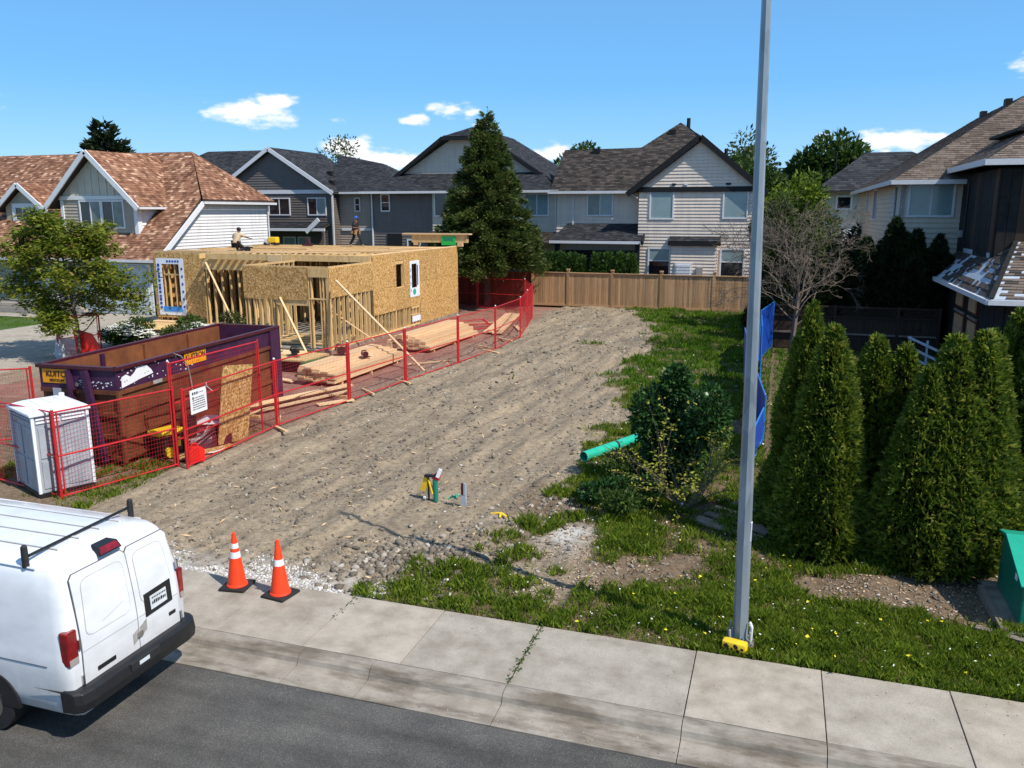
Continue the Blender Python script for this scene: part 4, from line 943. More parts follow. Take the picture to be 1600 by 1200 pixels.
# floor inside the bay, loose boards and braces
for i in range(5): beam('floor_board', h, 'lumber', (-22.3, 31.8 + i * .5, .17 + .02 * i), (-18.9, 32.2 + i * .45, .17 + .03 * i), .2, .05)
br = [((-17.9, 30.9, 3.15), (-12.75, 28.35, .02), .1), ((-20.7, 30.9, 2.35), (-18.9, 30.0, .05), .09), ((-27.6, 34.9, 3.5), (-24.9, 33.6, .1), .09), ((-19.1, 31.3, 2.2), (-17.6, 33.6, .2), .08), ((-21.6, 31.6, .3), (-19.6, 32.3, .9), .08)]
for a, b_, w_ in br: beam('brace', h, 'lumber_pile', a, b_, w_, .05)

# beam bundle on the deck
t = thing('glulam_beam', 'long engineered beam lying across the back corner of the deck with a green label', 'beam', (-21.4, 46.0, 4.03))
piece('beam', t, 'lumber', -21.3, -17.75, 45.95, 46.25, 4.2, 4.66); piece('top_board', t, 'lumber_pile', -21.9, -17.55, 45.85, 46.35, 4.665, 4.74)
piece('end_block', t, 'lumber_pile', -18.25, -17.95, 45.7, 45.93, 3.99, 4.2); piece('end_block', t, 'lumber', -21.2, -20.9, 45.95, 46.2, 4.03, 4.2)
lb = MB().box(-19.35, -18.45, 45.91, 45.95, 4.05, 4.58).build('label', 'green_label', t)
MB().box(-19.22, -18.6, 45.895, 45.91, 4.34, 4.47).build('label_print', 'teal_dark', lb)
# small things on the deck
t = thing('compressor', 'yellow site compressor standing on the deck left of the walking worker', 'compressor', (-29.9, 44.4, 3.97))
MB().box(-30.25, -29.65, 44.2, 44.6, 4.12, 4.48).build('tank', 'yellow_paint', t, bevel=.06); MB().box(-30.55, -30.25, 44.25, 44.55, 4.05, 4.42).build('motor', 'toilet_roof', t, bevel=.04)
for x in (-30.45, -29.75): MB().tube((x, 44.15, 4.07), (x, 44.65, 4.07), .09, None, 10).build('wheel', 'rubber', t)
t = thing('nail_gun', 'small red and black nail gun standing on the deck between the two workers', 'tool', (-27.3, 44.0, 3.97))
MB().box(-27.6, -27.0, 43.9, 44.1, 3.98, 4.12).box(-27.35, -27.2, 43.93, 44.07, 4.12, 4.45).build('body', 'burgundy', t, bevel=.02); MB().box(-27.65, -27.5, 43.92, 44.08, 4.0, 4.2).build('handle', 'black_metal', t)
t = thing('circular_saw', 'dark circular saw lying on the deck beside the kneeling worker', 'saw', (-26.4, 36.75, 4.0))
MB().tube((-26.4, 36.7, 4.1), (-26.4, 36.8, 4.1), .16, None, 16).build('blade_guard', 'black_metal', t); MB().box(-26.75, -26.05, 36.6, 36.95, 3.975, 4.0).build('base_plate', 'black_metal', t)
MB().bar((-26.5, 36.85, 4.2), (-26.15, 36.85, 4.18), .06, .06).build('handle', 'rubber', t)

# ---------------------------------------------------------------- people
def skin(name, pts, edges, mat, parent, sub=1, mats=None):
    keys = list(pts); me = bpy.data.meshes.new(name)
    me.from_pydata([pts[k_][0] for k_ in keys], [], []) if False else me.from_pydata([pts[k_][0] for k_ in keys], [(keys.index(a), keys.index(b_)) for a, b_ in edges], [])
    o = bpy.data.objects.new(name + '_t', me); COL.objects.link(o)
    md = o.modifiers.new('s', 'SKIN'); 
    for i, k_ in enumerate(keys):
        r_ = pts[k_][1]; me.skin_vertices[0].data[i].radius = (r_, r_) if not hasattr(r_, '__len__') else r_
    me.skin_vertices[0].data[0].use_root = True
    ms = o.modifiers.new('u', 'SUBSURF'); ms.levels = sub; ms.render_levels = sub
    bpy.context.view_layer.update(); dg = bpy.context.evaluated_depsgraph_get()
    m2 = bpy.data.meshes.new_from_object(o.evaluated_get(dg)); bpy.data.objects.remove(o)
    m2.name = name; m2.materials.clear(); m2.materials.append(M[mat]); m2.polygons.foreach_set('use_smooth', [True] * len(m2.polygons))
    return link(name, m2, parent)
def face(parent, c, f, up, s=1.0):      # nose, ears, eyes on a head at c looking along f
    c = Vector(c); f = Vector(f).normalized(); up = Vector(up); r = f.cross(up).normalized(); m = MB()
    m.bar(c + f * .095 + up * .02, c + f * .13 - up * .015, .025, .03)
    for q in (-1, 1): m.bar(c + r * .08 * q + up * .02, c + r * .098 * q - up * .03, .04, .02)
    m.build('face_detail', 'skin', parent, world=False)
    m = MB()
    for q in (-1, 1): m.bar(c + f * .092 + r * .035 * q + up * .015, c + f * .1 + r * .035 * q + up * .015, .02, .012)
    m.bar(c + f * .09 - up * .05 - r * .02, c + f * .09 - up * .05 + r * .02, .01, .01)
    m.build('eyes_and_mouth', 'hair', parent, world=False)
def hand(m_pts, m_edges, wrist, d, side, pre):      # five unequal, slightly curled fingers
    w_ = Vector(wrist); d = Vector(d).normalized(); s_ = Vector(side).normalized(); n = d.cross(s_)
    m_pts[pre + 'palm'] = (tuple(w_ + d * .07), .034); m_edges.append((pre + 'wr', pre + 'palm'))
    for i, L in enumerate((.068, .078, .072, .056)):
        b0 = w_ + d * .10 + s_ * (.03 - .02 * i); b1 = b0 + d * L * .55 + n * .008; b2 = b1 + d * L * .42 + n * .03
        for j, (p, r_) in enumerate(((b0, .011), (b1, .0095), (b2, .008))):
            m_pts['%sf%d%d' % (pre, i, j)] = (tuple(p), r_)
        m_edges += [(pre + 'palm', '%sf%d0' % (pre, i)), ('%sf%d0' % (pre, i), '%sf%d1' % (pre, i)), ('%sf%d1' % (pre, i), '%sf%d2' % (pre, i))]
    t0 = w_ + d * .05 + s_ * .045; t1 = t0 + d * .045 + s_ * .02
    m_pts[pre + 't0'] = (tuple(t0), .013); m_pts[pre + 't1'] = (tuple(t1), .010); m_edges += [(pre + 'palm', pre + 't0'), (pre + 't0', pre + 't1')]
# walking worker: faces +x (right), mid stride
t = thing('person', 'worker in a blue cap and black shirt striding across the deck', 'person', (-24.2, 44.3, 3.96), rad(-8))
P_ = {'pel': ((0, 0, .92), .13), 'bel': ((.01, 0, 1.05), .125), 'che': ((.04, 0, 1.28), .15), 'nk': ((.05, 0, 1.47), .06), 'hd0': ((.07, 0, 1.56), .075), 'hd': ((.075, 0, 1.66), .098), 'hd2': ((.07, 0, 1.74), .07),
      'sL': ((.04, .18, 1.40), .065), 'eL': ((-.04, .26, 1.14), .046), 'Lwr': ((.14, .24, .98), .032), 'sR': ((.04, -.18, 1.40), .065), 'eR': ((.02, -.27, 1.13), .046), 'Rwr': ((.27, -.18, 1.12), .032),
      'hL': ((.02, .09, .88), .085), 'kL': ((.28, .10, .50), .06), 'aL': ((.38, .10, .10), .042), 'tL': ((.52, .11, .04), .035), 'hR': ((0, -.09, .88), .085), 'kR': ((-.08, -.10, .48), .06), 'aR': ((-.36, -.10, .13), .042), 'tR': ((-.24, -.11, .04), .035)}
E_ = [('pel', 'bel'), ('bel', 'che'), ('che', 'nk'), ('nk', 'hd0'), ('hd0', 'hd'), ('hd', 'hd2'), ('che', 'sL'), ('sL', 'eL'), ('eL', 'Lwr'), ('che', 'sR'), ('sR', 'eR'), ('eR', 'Rwr'), ('pel', 'hL'), ('hL', 'kL'), ('kL', 'aL'), ('aL', 'tL'), ('pel', 'hR'), ('hR', 'kR'), ('kR', 'aR'), ('aR', 'tR')]
hand(P_, E_, (.14, .24, .98), (.6, -.1, -.5), (0, 1, 0), 'L'); hand(P_, E_, (.27, -.18, 1.12), (.9, .2, -.1), (0, 0, 1), 'R')
skin('body', P_, E_, 'skin', t); face(t, (.075, 0, 1.66), (1, 0, -.12), (0, 0, 1))
g = lambda ks, e: ({k_: (P_[k_][0], P_[k_][1] + e) for k_ in ks}, [x for x in E_ if x[0] in ks and x[1] in ks])
p_, e_ = g(['bel', 'pel', 'che', 'sL', 'eL', 'sR', 'eR'], .036); skin('shirt', p_, e_, 'black_cloth', t)
p_, e_ = g(['pel', 'hL', 'kL', 'aL', 'hR', 'kR', 'aR'], .03); skin('trousers', p_, e_, 'black_cloth', t)
p_, e_ = g(['aL', 'tL'], .018); skin('boot', p_, e_, 'leather', t); p_, e_ = g(['aR', 'tR'], .018); skin('boot', p_, e_, 'leather', t)
m = MB(); m.lathe([(.118, 1.665), (.12, 1.72), (.10, 1.77), (.05, 1.80), (.005, 1.81)], 16, (.07, 0)); m.box(.14, .24, -.07, .07, 1.67, 1.69); m.build('cap', 'blue_cap', t, True, world=False)
m = MB(); m.lathe([(.165, .92), (.17, 1.0)], 14, (.0, 0)); m.box(.08, .2, -.24, -.13, .72, .98); m.box(-.16, -.02, -.24, -.15, .78, .96); m.box(.05, .2, .14, .22, .74, .97); m.build('tool_belt', 'leather', t, world=False)
# kneeling worker seen from behind, right arm out to the right
t = thing('person', 'worker in a tan shirt and dark trousers crouching on the deck, right arm held out', 'person', (-27.6, 37.5, 3.96), rad(80))
P_ = {'pel': ((-.05, 0, .38), .15), 'bel': ((.02, 0, .52), .14), 'che': ((.12, 0, .76), .165), 'nk': ((.19, 0, .94), .06), 'hd0': ((.22, 0, 1.02), .075), 'hd': ((.24, 0, 1.12), .098), 'hd2': ((.22, 0, 1.19), .07),
      'sL': ((.13, .20, .88), .07), 'eL': ((.12, .36, .66), .048), 'Lwr': ((.30, .30, .48), .032), 'sR': ((.13, -.20, .88), .07), 'eR': ((.22, -.46, .74), .048), 'Rwr': ((.26, -.72, .66), .032),
      'hL': ((0, .12, .36), .10), 'kL': ((.42, .20, .44), .07), 'aL': ((.18, .20, .08), .045), 'tL': ((.34, .21, .04), .035), 'hR': ((0, -.12, .36), .10), 'kR': ((.36, -.22, .10), .07), 'aR': ((-.06, -.24, .07), .045), 'tR': ((-.20, -.24, .04), .035)}
E_ = E_[:20]
hand(P_, E_, (.30, .30, .48), (.6, -.3, -.5), (0, 1, 0), 'L'); hand(P_, E_, (.26, -.72, .66), (.1, -1, -.1), (1, 0, 0), 'R')
skin('body', P_, E_, 'skin', t); face(t, (.24, 0, 1.12), (1, 0, -.3), (0, 0, 1))
p_, e_ = g(['bel', 'pel', 'che', 'sL', 'eL', 'sR', 'eR'], .036); skin('shirt', p_, e_, 'tan_shirt', t)
p_, e_ = g(['pel', 'hL', 'kL', 'aL', 'hR', 'kR', 'aR'], .034); skin('trousers', p_, e_, 'black_cloth', t)
p_, e_ = g(['aL', 'tL'], .018); skin('boot', p_, e_, 'rubber', t); p_, e_ = g(['aR', 'tR'], .018); skin('boot', p_, e_, 'rubber', t)
m = MB(); m.lathe([(.104, 1.07), (.118, 1.13), (.105, 1.19), (.06, 1.23), (.005, 1.245)], 14, (.225, 0)); m.build('hair', 'hair', t, True, world=False)

# ---------------------------------------------------------------- lumber
def pile(label, x0, y0, L, bw, bt, cols, mat='lumber_pile', rz=0, z0=.12):
    t = thing('lumber_stack', label, 'lumber stack', (x0, y0, 0), rz)
    for c_, n_ in enumerate(cols):
        for r_ in range(n_):
            o = link('plank', unit(mat), t); s_ = random.uniform(-.10, .10)
            o.location = ((c_ + .5) * (bw + .006), L / 2 + s_, z0 + (r_ + .5) * (bt + .004)); o.scale = (bw, L + random.uniform(-.06, .06), bt)
    for y in (.5, L / 2, L - .5):
        o = link('bearer', unit('lumber'), t); o.location = (len(cols) * bw / 2, y, z0 / 2 - .02); o.scale = (len(cols) * bw, .09, z0)
    return t
pile('neat stack of pale planks near the dumpster end, stepped down to the right', -16.05, 24.8, 5.3, .30, .062, [8, 8, 7, 6, 5], rz=rad(-1))
pile('wide rounded stack of pale planks behind the first stack, by the OSB wall', -16.3, 32.3, 5.4, .26, .085, [4, 6, 7, 7, 6, 5, 4, 2], rz=rad(-2))
t = thing('lumber_stack', 'few flat planks lying on bare soil near the far bend of the red fence', 'lumber stack', (-13.5, 38, 0))
for i in range(4): beam('plank', t, 'lumber_pile', (-13.85 + i * .28, 38.3 - i * .1, .08 + (i % 2) * .05), (-15.2 + i * .28, 46.0 - i * .2, .1 + (i % 2) * .05), .26, .05)
for i in range(3): beam('plank', t, 'lumber_pile', (-13.7 + i * .3, 38.6, .18), (-14.9 + i * .3, 45.2, .2), .26, .05)
t = thing('lumber_stack', 'long narrow stack of planks running from the leaning OSB sheet along the fence', 'lumber stack', (-14.7, 20, 0))
for i in range(3): beam('plank', t, 'lumber_pile', (-15.9 + i * .1, 19.2, .1 + i * .055), (-13.95 + i * .1, 24.4, .1 + i * .055), .3, .05)
beam('plank', t, 'lumber_pile', (-15.2, 19.4, .1), (-13.55, 24.0, .1), .16, .05)
for y in (20.2, 23.4): beam('bearer', t, 'lumber', (-15.9 + (y - 19) * .36, y, .03), (-14.9 + (y - 19) * .36, y, .03), .08, .07)
LP = [((-13.6, 22.0), (-12.9, 23.0), .28, 'short plank offcut with a square end lying by the fence'), ((-13.9, 20.4), (-13.35, 19.5), .07, 'thin lath on the soil at the foot of the fourth fence post'), ((-13.3, 19.3), (-12.7, 18.9), .08, 'pale stake lying just outside the fence below the OSB sheet'),
      ((-13.4, 24.6), (-12.6, 23.9), .07, 'thin strip of wood beyond the short plank offcut'), ((-13.9, 29.3), (-12.6, 30.6), .08, 'long thin strip lying beside the foot of the big brace'), ((-12.7, 37.0), (-11.8, 36.3), .1, 'short board outside the far fence bend'),
      ((-12.9, 34.6), (-12.0, 34.0), .09, 'short board under the far fence panel'), ((-12.3, 33.6), (-11.3, 32.9), .1, 'weathered board outside the fence on the bare lot'), ((-17.2, 25.2), (-16.3, 24.9), .3, 'single board left of the neat plank stack'),
      ((-13.0, 26.4), (-12.2, 25.9), .09, 'short stake outside the fence near the big brace'), ((-13.3, 41.5), (-12.5, 39.8), .2, 'plank leaning flat near the fence corner'), ((-17.5, 40.5), (-14.5, 42.5), .1, 'long lath on reddish soil by the far end of the OSB wall')]
for a, b_, w_, lab in LP:
    o = beam('loose_board', None, 'lumber_pile', (*a, .05), (*b_, .06), w_, .04); setp(o, lab, 'board', 'loose boards on the ground')
t = thing('sawhorse_table', 'low dark workbench with board top behind the neat plank stack', 'workbench', (-18.6, 27.5, 0))
piece('top', t, 'lumber', -19.8, -16.9, 26.6, 28.4, .42, .48); piece('skirt', t, 'charred', -19.7, -17.0, 26.7, 26.74, .02, .42); piece('skirt', t, 'charred', -17.04, -17.0, 26.74, 28.3, .02, .42)
for x in (-19.6, -17.2): piece('leg', t, 'lumber', x, x + .09, 28.2, 28.3, 0, .42)
piece('plank', t, 'lumber_pile', -19.6, -17.8, 27.3, 28.2, .48, .56)
def saw(label, x, y, z, rz, s=1.0, red=True):
    t = thing('power_saw', label, 'power tool', (x, y, z), rz, 'power tools on the timber')
    MB().box(-.2 * s, .2 * s, -.1 * s, .1 * s, 0, .015).build('base_plate', 'black_metal', t, world=False)
    MB().tube((0, -.05 * s, .11 * s), (0, .03 * s, .11 * s), .11 * s, None, 14).build('blade_guard', 'black_metal', t, world=False)
    MB().box(-.12 * s, .12 * s, .03 * s, .14 * s, .05 * s, .19 * s).build('motor', 'burgundy' if red else 'chrome', t, bevel=.02, world=False)
    m = MB().path([(-.16 * s, .04, .12 * s), (-.12 * s, .04, .26 * s), (.08 * s, .04, .25 * s)], .025 * s, 6); m.build('handle', 'rubber', t, world=False)
saw('red and black circular saw on the left edge of the neat plank stack', -15.7, 27.3, .66, .4, 1.5); saw('grey and black circular saw on the middle of the neat plank stack', -14.85, 27.6, .57, 1.2, 1.0, False); saw('red power drill set on the low workbench', -17.7, 27.2, .56, .2, 1.2)
t = MB(); t.add([(-16.8, 26.2, .5), (-15.9, 27.6, .68), (-15.7, 27.3, .66), (-16.2, 25.9, .5), (-16.9, 26.0, .1), (-16.25, 25.7, .1)], [(0, 1, 2, 3), (0, 3, 5, 4)])
setp(t.build('green_tarp', 'dark_green_tarp'), 'dark green tarp strip hanging between workbench and plank stack', 'tarp')
m = MB(); 
pts = [(-18.9 + .35 * math.cos(a_) * (1 + .1 * math.sin(3 * a_)), 27.6 + .2 * math.sin(a_), .60 + .03 * math.sin(5 * a_)) for a_ in np.linspace(0, 14, 60)]
setp(m.path(pts, .018, 5).build('air_hose', 'dark_green_tarp'), 'coiled dark green air hose on the low workbench', 'hose')
# ---------------------------------------------------------------- red site fence
def panel(p0, p1, label, hgt=1.9, z0=.06, thick=True, last=False, mesh_=True, group='red construction fence panels', mat='red_paint', wire='red_wire'):
    d = Vector((p1[0] - p0[0], p1[1] - p0[1], 0)); L = d.length
    t = thing('fence_panel', label, 'fence', (p0[0], p0[1], 0), math.atan2(d.y, d.x) or 1e-6, group)
    r = .033 if thick else .022
    MB().tube((0, 0, -.02), (.0, 0, hgt + .06), r, None, 10).build('post', mat, t, True, world=False)
    if random.random() < .55: MB().tube((0, 0, hgt + .061), (0, 0, hgt + .10), r * 1.15, r * .7, 10).build('post_cap', 'white_trim', t, world=False)
    if last: MB().tube((L, 0, -.02), (L, 0, hgt + .06), r, None, 10).build('post', mat, t, True, world=False)
    for z in (z0, z0 + (hgt - z0) * .48, hgt): MB().tube((r, 0, z), (L - r, 0, z), .020, None, 8).build('rail', mat, t, True, world=False)
    for x in (r + .05, L - r - .05): MB().tube((x, 0, z0), (x, 0, hgt), .017, None, 6).build('end_tube', mat, t, True, world=False)
    m = MB(); s_ = .0017
    x = .12
    while x < L - .08: m.bar((x, .0, z0), (x, .0, hgt), s_ * 2, s_ * 2); x += .07
    z = z0 + .06
    while z < hgt - .03: m.bar((.05, .004, z), (L - .05, .004, z), s_ * 2, s_ * 2); z += .095
    m.build('wire_mesh', wire, t, kind='stuff', world=False, recalc=False)
    return t
FP = [((-14.26, 12.82), (-13.48, 15.5), 'panel in front of the grey portable toilet'), ((-13.15, 15.42), (-13.34, 19.44), 'panel in front of the leaning OSB sheet'),
      ((-13.34, 19.44), (-12.94, 22.86), 'panel in front of the long narrow plank stack'), ((-12.94, 22.86), (-12.57, 26.29), 'panel in front of the neat plank stack'),
      ((-12.57, 26.29), (-12.13, 30.31), 'panel crossed by the foot of the big brace'), ((-12.13, 30.31), (-11.78, 33.88), 'panel in front of the bare red soil'),
      ((-11.78, 33.88), (-11.87, 37.84), 'panel in front of the few flat planks'), ((-11.87, 37.84), (-12.6, 41.4), 'steeply foreshortened panel before the cedar fence'),
      ((-12.6, 41.4), (-13.4, 45.0), 'farther foreshortened panel before the cedar fence'), ((-13.4, 45.0), (-14.9, 48.4), 'panel at the far corner below the big conifer'),
      ((-14.9, 48.4), (-18.2, 48.9), 'panel right behind the conifer trunk side'), ((-18.2, 48.9), (-21.5, 48.9), 'panel farthest left behind the conifer trunk')]
for i, (a, b_, lab) in enumerate(FP): panel(a, b_, 'red wire fence ' + lab, last=(i in (0, 11)))
panel((-17.3, 13.45), (-14.3, 12.85), 'red wire fence panel in front of the left face of the portable toilet', 1.9)
panel((-13.55, 15.5), (-13.6, 19.1), 'raised red wire panel tied above the fence by the white notice', 2.5, .62, False, last=True)
panel((-21.4, 14.4), (-18.7, 16.3), 'red wire fence panel on the drive side, left of the dumpster', 1.95, last=True)
panel((-28.15, 26.0), (-27.5, 27.6), 'dark red fence panel beside the young tree trunk', 1.75, last=True)
t = panel((-14.2, 40.6), (-15.6, 38.4), 'red wire panel lying slumped near the far end of the OSB wall', 1.0)
t.rotation_euler = (rad(68), 0, t.rotation_euler[2])
# notice on the fence
t = thing('site_notice', 'white notice sheet tied to the red fence post, covered in small black print', 'sign', (-13.08, 15.6, 1.5), rad(92.7))
MB().box(.0, .62, -.012, -.004, -.22, .36).build('sheet', 'pale_paper', t, world=False)
m = MB()
for i in range(3): m.box(.08 + i * .08, .13 + i * .08, -.016, -.0125, .24, .30)
m.box(.08, .13, -.016, -.0125, .13, .19)
rr = random.Random(3)
for j in range(6):
    x = .08 + (.08 if j == 0 else 0)
    while x < .54:
        w_ = rr.uniform(.02, .07); m.box(x, min(x + w_, .56), -.016, -.0125, .145 - j * .055, .165 - j * .055); x += w_ + .018
for i in range(3): m.box(.32 + i * .07, .37 + i * .07, -.016, -.0125, .26, .275)
m.build('print', 'ink', t, world=False, kind='stuff')
t = MB().tube((-13.05, 16.2, 1.86), (-13.04, 16.17, 1.96), .007, None, 5).tube((-13.05, 16.2, 1.86), (-13.03, 16.36, 1.72), .007, None, 5)
setp(t.build('cable_tie', 'white_trim'), 'pale plastic tie holding the notice to the fence', 'cable tie')
# OSB sheet leaning on the fence
t = setp(beam('osb_board', None, 'osb', (-13.52, 17.15, .05), (-13.42, 17.25, 2.0), 1.35, .02, up=(1, 0, 0)), 'tall OSB sheet leaning upright against the red fence', 'board')
t.rotation_euler = (0, 0, 0); t.scale = (.03, 1.35, 2.05); t.location = (-13.50, 17.85, 1.03); t.rotation_euler = (rad(-8), rad(3), rad(3))
o = beam('loose_board', None, 'osb', (-13.9, 15.9, .04), (-13.45, 17.4, .05), .5, .02); setp(o, 'flat OSB offcut under the leaning sheet', 'board')

# ---------------------------------------------------------------- roll-off dumpster
t = thing('dumpster', 'purple and rust-brown open dumpster with orange signs behind the red fence', 'dumpster', (-14.68, 15.1, 0), rad(4.2))
W_, L_, H_ = 2.15, 7.4, 2.42
def bx(name, mat, x0, x1, y0, y1, z0, z1, par=None, bevel=0): return MB().box(x0, x1, y0, y1, z0, z1).build(name, mat, par or t, world=False, bevel=bevel)
bx('floor', 'rust_inner', -W_ + .05, -.05, .05, L_ - .05, .18, .26)
bx('side_wall', 'rust_steel', -.08, -.02, 0, L_, .15, 1.86); bx('side_wall', 'rust_inner', -W_ + .02, -W_ + .08, 0, L_, .15, H_ - .06)
bx('end_wall', 'rust_steel', -W_ + .08, -.08, .0, .06, .15, 1.86); bx('end_wall', 'purple_steel', -W_ + .08, -.08, L_ - .06, L_, .15, H_ - .06)
bx('upper_band', 'purple_steel', -.07, .0, -.02, L_, 1.86, H_ - .07); bx('upper_band', 'purple_steel', -W_ + .0, -.07, -.03, .05, 1.86, H_ - .07)
for z in (.15, .68, 1.22, 1.76):
    bx('rib', 'rust_steel', -.02, .035, -.01, L_, z, z + .10); bx('rib', 'rust_steel', -W_, -.02, -.055, .0, z, z + .10)
for y in (0.0, 1.85, 3.7, 5.55): pass
bx('corner_post', 'rust_steel', -.03, .045, -.06, .06, .1, 1.86); bx('corner_post', 'purple_steel', -.06, .06, L_ - .55, L_ + .03, .1, H_ - .05)
for a, b_ in (((-W_, -.03, H_ - .03), (.02, -.03, H_ - .03)), ((.0, -.08, H_ - .03), (.0, L_ + .04, H_ - .03)), ((-W_, -.08, H_ - .03), (-W_, L_ + .04, H_ - .03)), ((-W_, L_, H_ - .03), (.02, L_, H_ - .03))):
    MB().bar(a, b_, .12, .08).build('top_rail', 'burgundy', t, world=False)
for y in (1.9, 3.6, 5.6): bx('inner_rib', 'purple_steel' if y < 3 else 'rust_inner', -W_ + .08, -W_ + .15, y, y + .12, .2, H_ - .08)
for z in (.9, 1.6): bx('inner_rib', 'rust_inner', -W_ + .08, -W_ + .12, .1, L_ - .1, z, z + .08)
def signb(x0, x1, y0, y1, z0, z1, lines, xd, nrm):
    s_ = bx('sign_plate', 'orange_sign', x0, x1, y0, y1, z0, z1)
    c_ = Vector(((x0 + x1) / 2, (y0 + y1) / 2, 0)) + Vector(nrm) * .012
    for tx, z, sz in lines: text_mesh('lettering', tx, sz, 'sign_ink', s_, (c_.x, c_.y, z), xd, (0, 0, 1))
signb(.005, .015, 2.55, 3.5, 2.0, 2.32, [('KUITRON', 2.2, .20), ('•      - -   •', 2.06, .07)], (0, 1, 0), (1, 0, 0))
signb(-2.06, -1.26, -.045, -.035, 1.98, 2.32, [('KUITO', 2.2, .19), ('RECYCLIN', 2.05, .085)], (1, 0, 0), (0, -1, 0))
bx('reflector_strip', 'toilet_plastic', -1.78, -1.55, -.075, -.06, 1.35, 1.86)
MB().bar((-.82, -.1, 2.33), (-.45, -.14, .12), .1, .17).build('door_bar', 'purple_steel', t, world=False)
MB().bar((-1.26, -.10, 2.33), (-1.2, -.12, 1.45), .06, .16).build('door_bar', 'purple_steel', t, world=False)
MB().tube((-1.2, -.12, 1.5), (-.72, -.14, 1.42), .018, None, 6).tube((-1.0, -.1, 2.0), (-1.0, -.16, 2.0), .05, None, 8).build('door_latch', 'chrome', t, world=False)
# worn patch where the purple has flaked to white, and small plate
poly = [(.12, 1.9), (.55, 1.96), (.75, 2.0), (1.28, 2.06), (1.22, 2.16), (1.05, 2.3), (.72, 2.31), (.6, 2.2), (.45, 2.12), (.3, 2.2), (.14, 2.16)]
m = MB(); m.add([(.004, y, z) for y, z in poly], [tuple(range(len(poly)))])
rr = random.Random(5)
for i in range(46):
    y, z = rr.uniform(.05, 3.0), rr.uniform(1.9, 2.33); s_ = rr.uniform(.008, .028)
    m.add([(.004, y + s_ * math.cos(a_) * 1.6, z + s_ * math.sin(a_)) for a_ in (0, 1.3, 2.4, 3.6, 5)], [(0, 1, 2, 3, 4)])
for i in range(34):
    x, z = rr.uniform(-1.15, -.1), rr.uniform(1.9, 2.1); s_ = rr.uniform(.008, .022)
    m.add([(x + s_ * math.cos(a_) * 1.6, -.034, z + s_ * math.sin(a_)) for a_ in (0, 1.3, 2.4, 3.6, 5)], [(0, 1, 2, 3, 4)])
m.build('flaked_paint', 'pale_paper', t, world=False, recalc=False, kind='stuff')
bx('number_plate', 'soffit', .036, .046, 1.2, 1.55, 1.78, 1.87)
m = MB(); m.path([(.05, 2.05, 2.42), (.06, 2.35, 2.3), (.06, 2.6, 2.0), (.05, 2.7, 1.6), (.05, 2.75, 1.2)], .014, 5); m.build('strap', 'soffit', t, world=False)

# ---------------------------------------------------------------- portable toilet
t = thing('portable_toilet', 'grey portable toilet with white roof inside the red fence', 'portable toilet', (-14.72, 12.72, 0), rad(66))
bx('base', 'black_metal', -.02, 1.12, -.02, 1.32, 0, .1); bx('cabin', 'toilet_plastic', 0, 1.1, 0, 1.3, .1, 1.80)
for x0, x1 in ((.06, .53), (.57, 1.04)):
    for k_ in range(2): bx('louvre', 'toilet_roof', x0, x1, -.028, -.0, 1.70 - k_ * .075, 1.735 - k_ * .075)
    bx('moulded_panel', 'toilet_plastic', x0 + .03, x1 - .03, -.018, 0, .85, 1.52, bevel=.012); bx('moulded_panel', 'toilet_plastic', x0 + .03, x1 - .03, -.018, 0, .18, .8, bevel=.012)
    x0, x1 = x0 * 1.18, x1 * 1.18
    for k_ in range(2): bx('louvre', 'toilet_plastic', -.028, 0, x0, x1, 1.70 - k_ * .075, 1.735 - k_ * .075)
    bx('moulded_panel', 'toilet_plastic', -.018, 0, x0 + .03, x1 - .03, .85, 1.52, bevel=.012); bx('moulded_panel', 'toilet_plastic', -.018, 0, x0 + .03, x1 - .03, .18, .8, bevel=.012)
for x, y in ((0, 0), (1.1, 0), (0, 1.3), (1.1, 1.3)): bx('corner_trim', 'toilet_roof', x - .03, x + .03, y - .03, y + .03, .1, 1.8)
m = MB(); a = [(-.07, -.07), (1.17, -.07), (1.17, 1.37), (-.07, 1.37)]; b_ = [(.18, .25), (.92, .25), (.92, 1.05), (.18, 1.05)]
m.add([(*p, 1.79) for p in a] + [(*p, 1.85) for p in a] + [(*p, 1.96) for p in b_], [(3, 2, 1, 0), (8, 9, 10, 11)] + [(i, (i + 1) % 4, 4 + (i + 1) % 4, 4 + i) for i in range(4)] + [(4 + i, 4 + (i + 1) % 4, 8 + (i + 1) % 4, 8 + i) for i in range(4)])
m.build('roof', 'toilet_roof', t, world=False, bevel=.015, smooth=True)
for x in (.25, .5, .75): bx('roof_rib', 'toilet_roof', x, x + .03, .2, .9, 1.955, 1.975)
MB().tube((.95, .95, 1.9), (.95, .95, 2.02), .06, None, 12).build('vent_cap', 'toilet_roof', t, world=False)

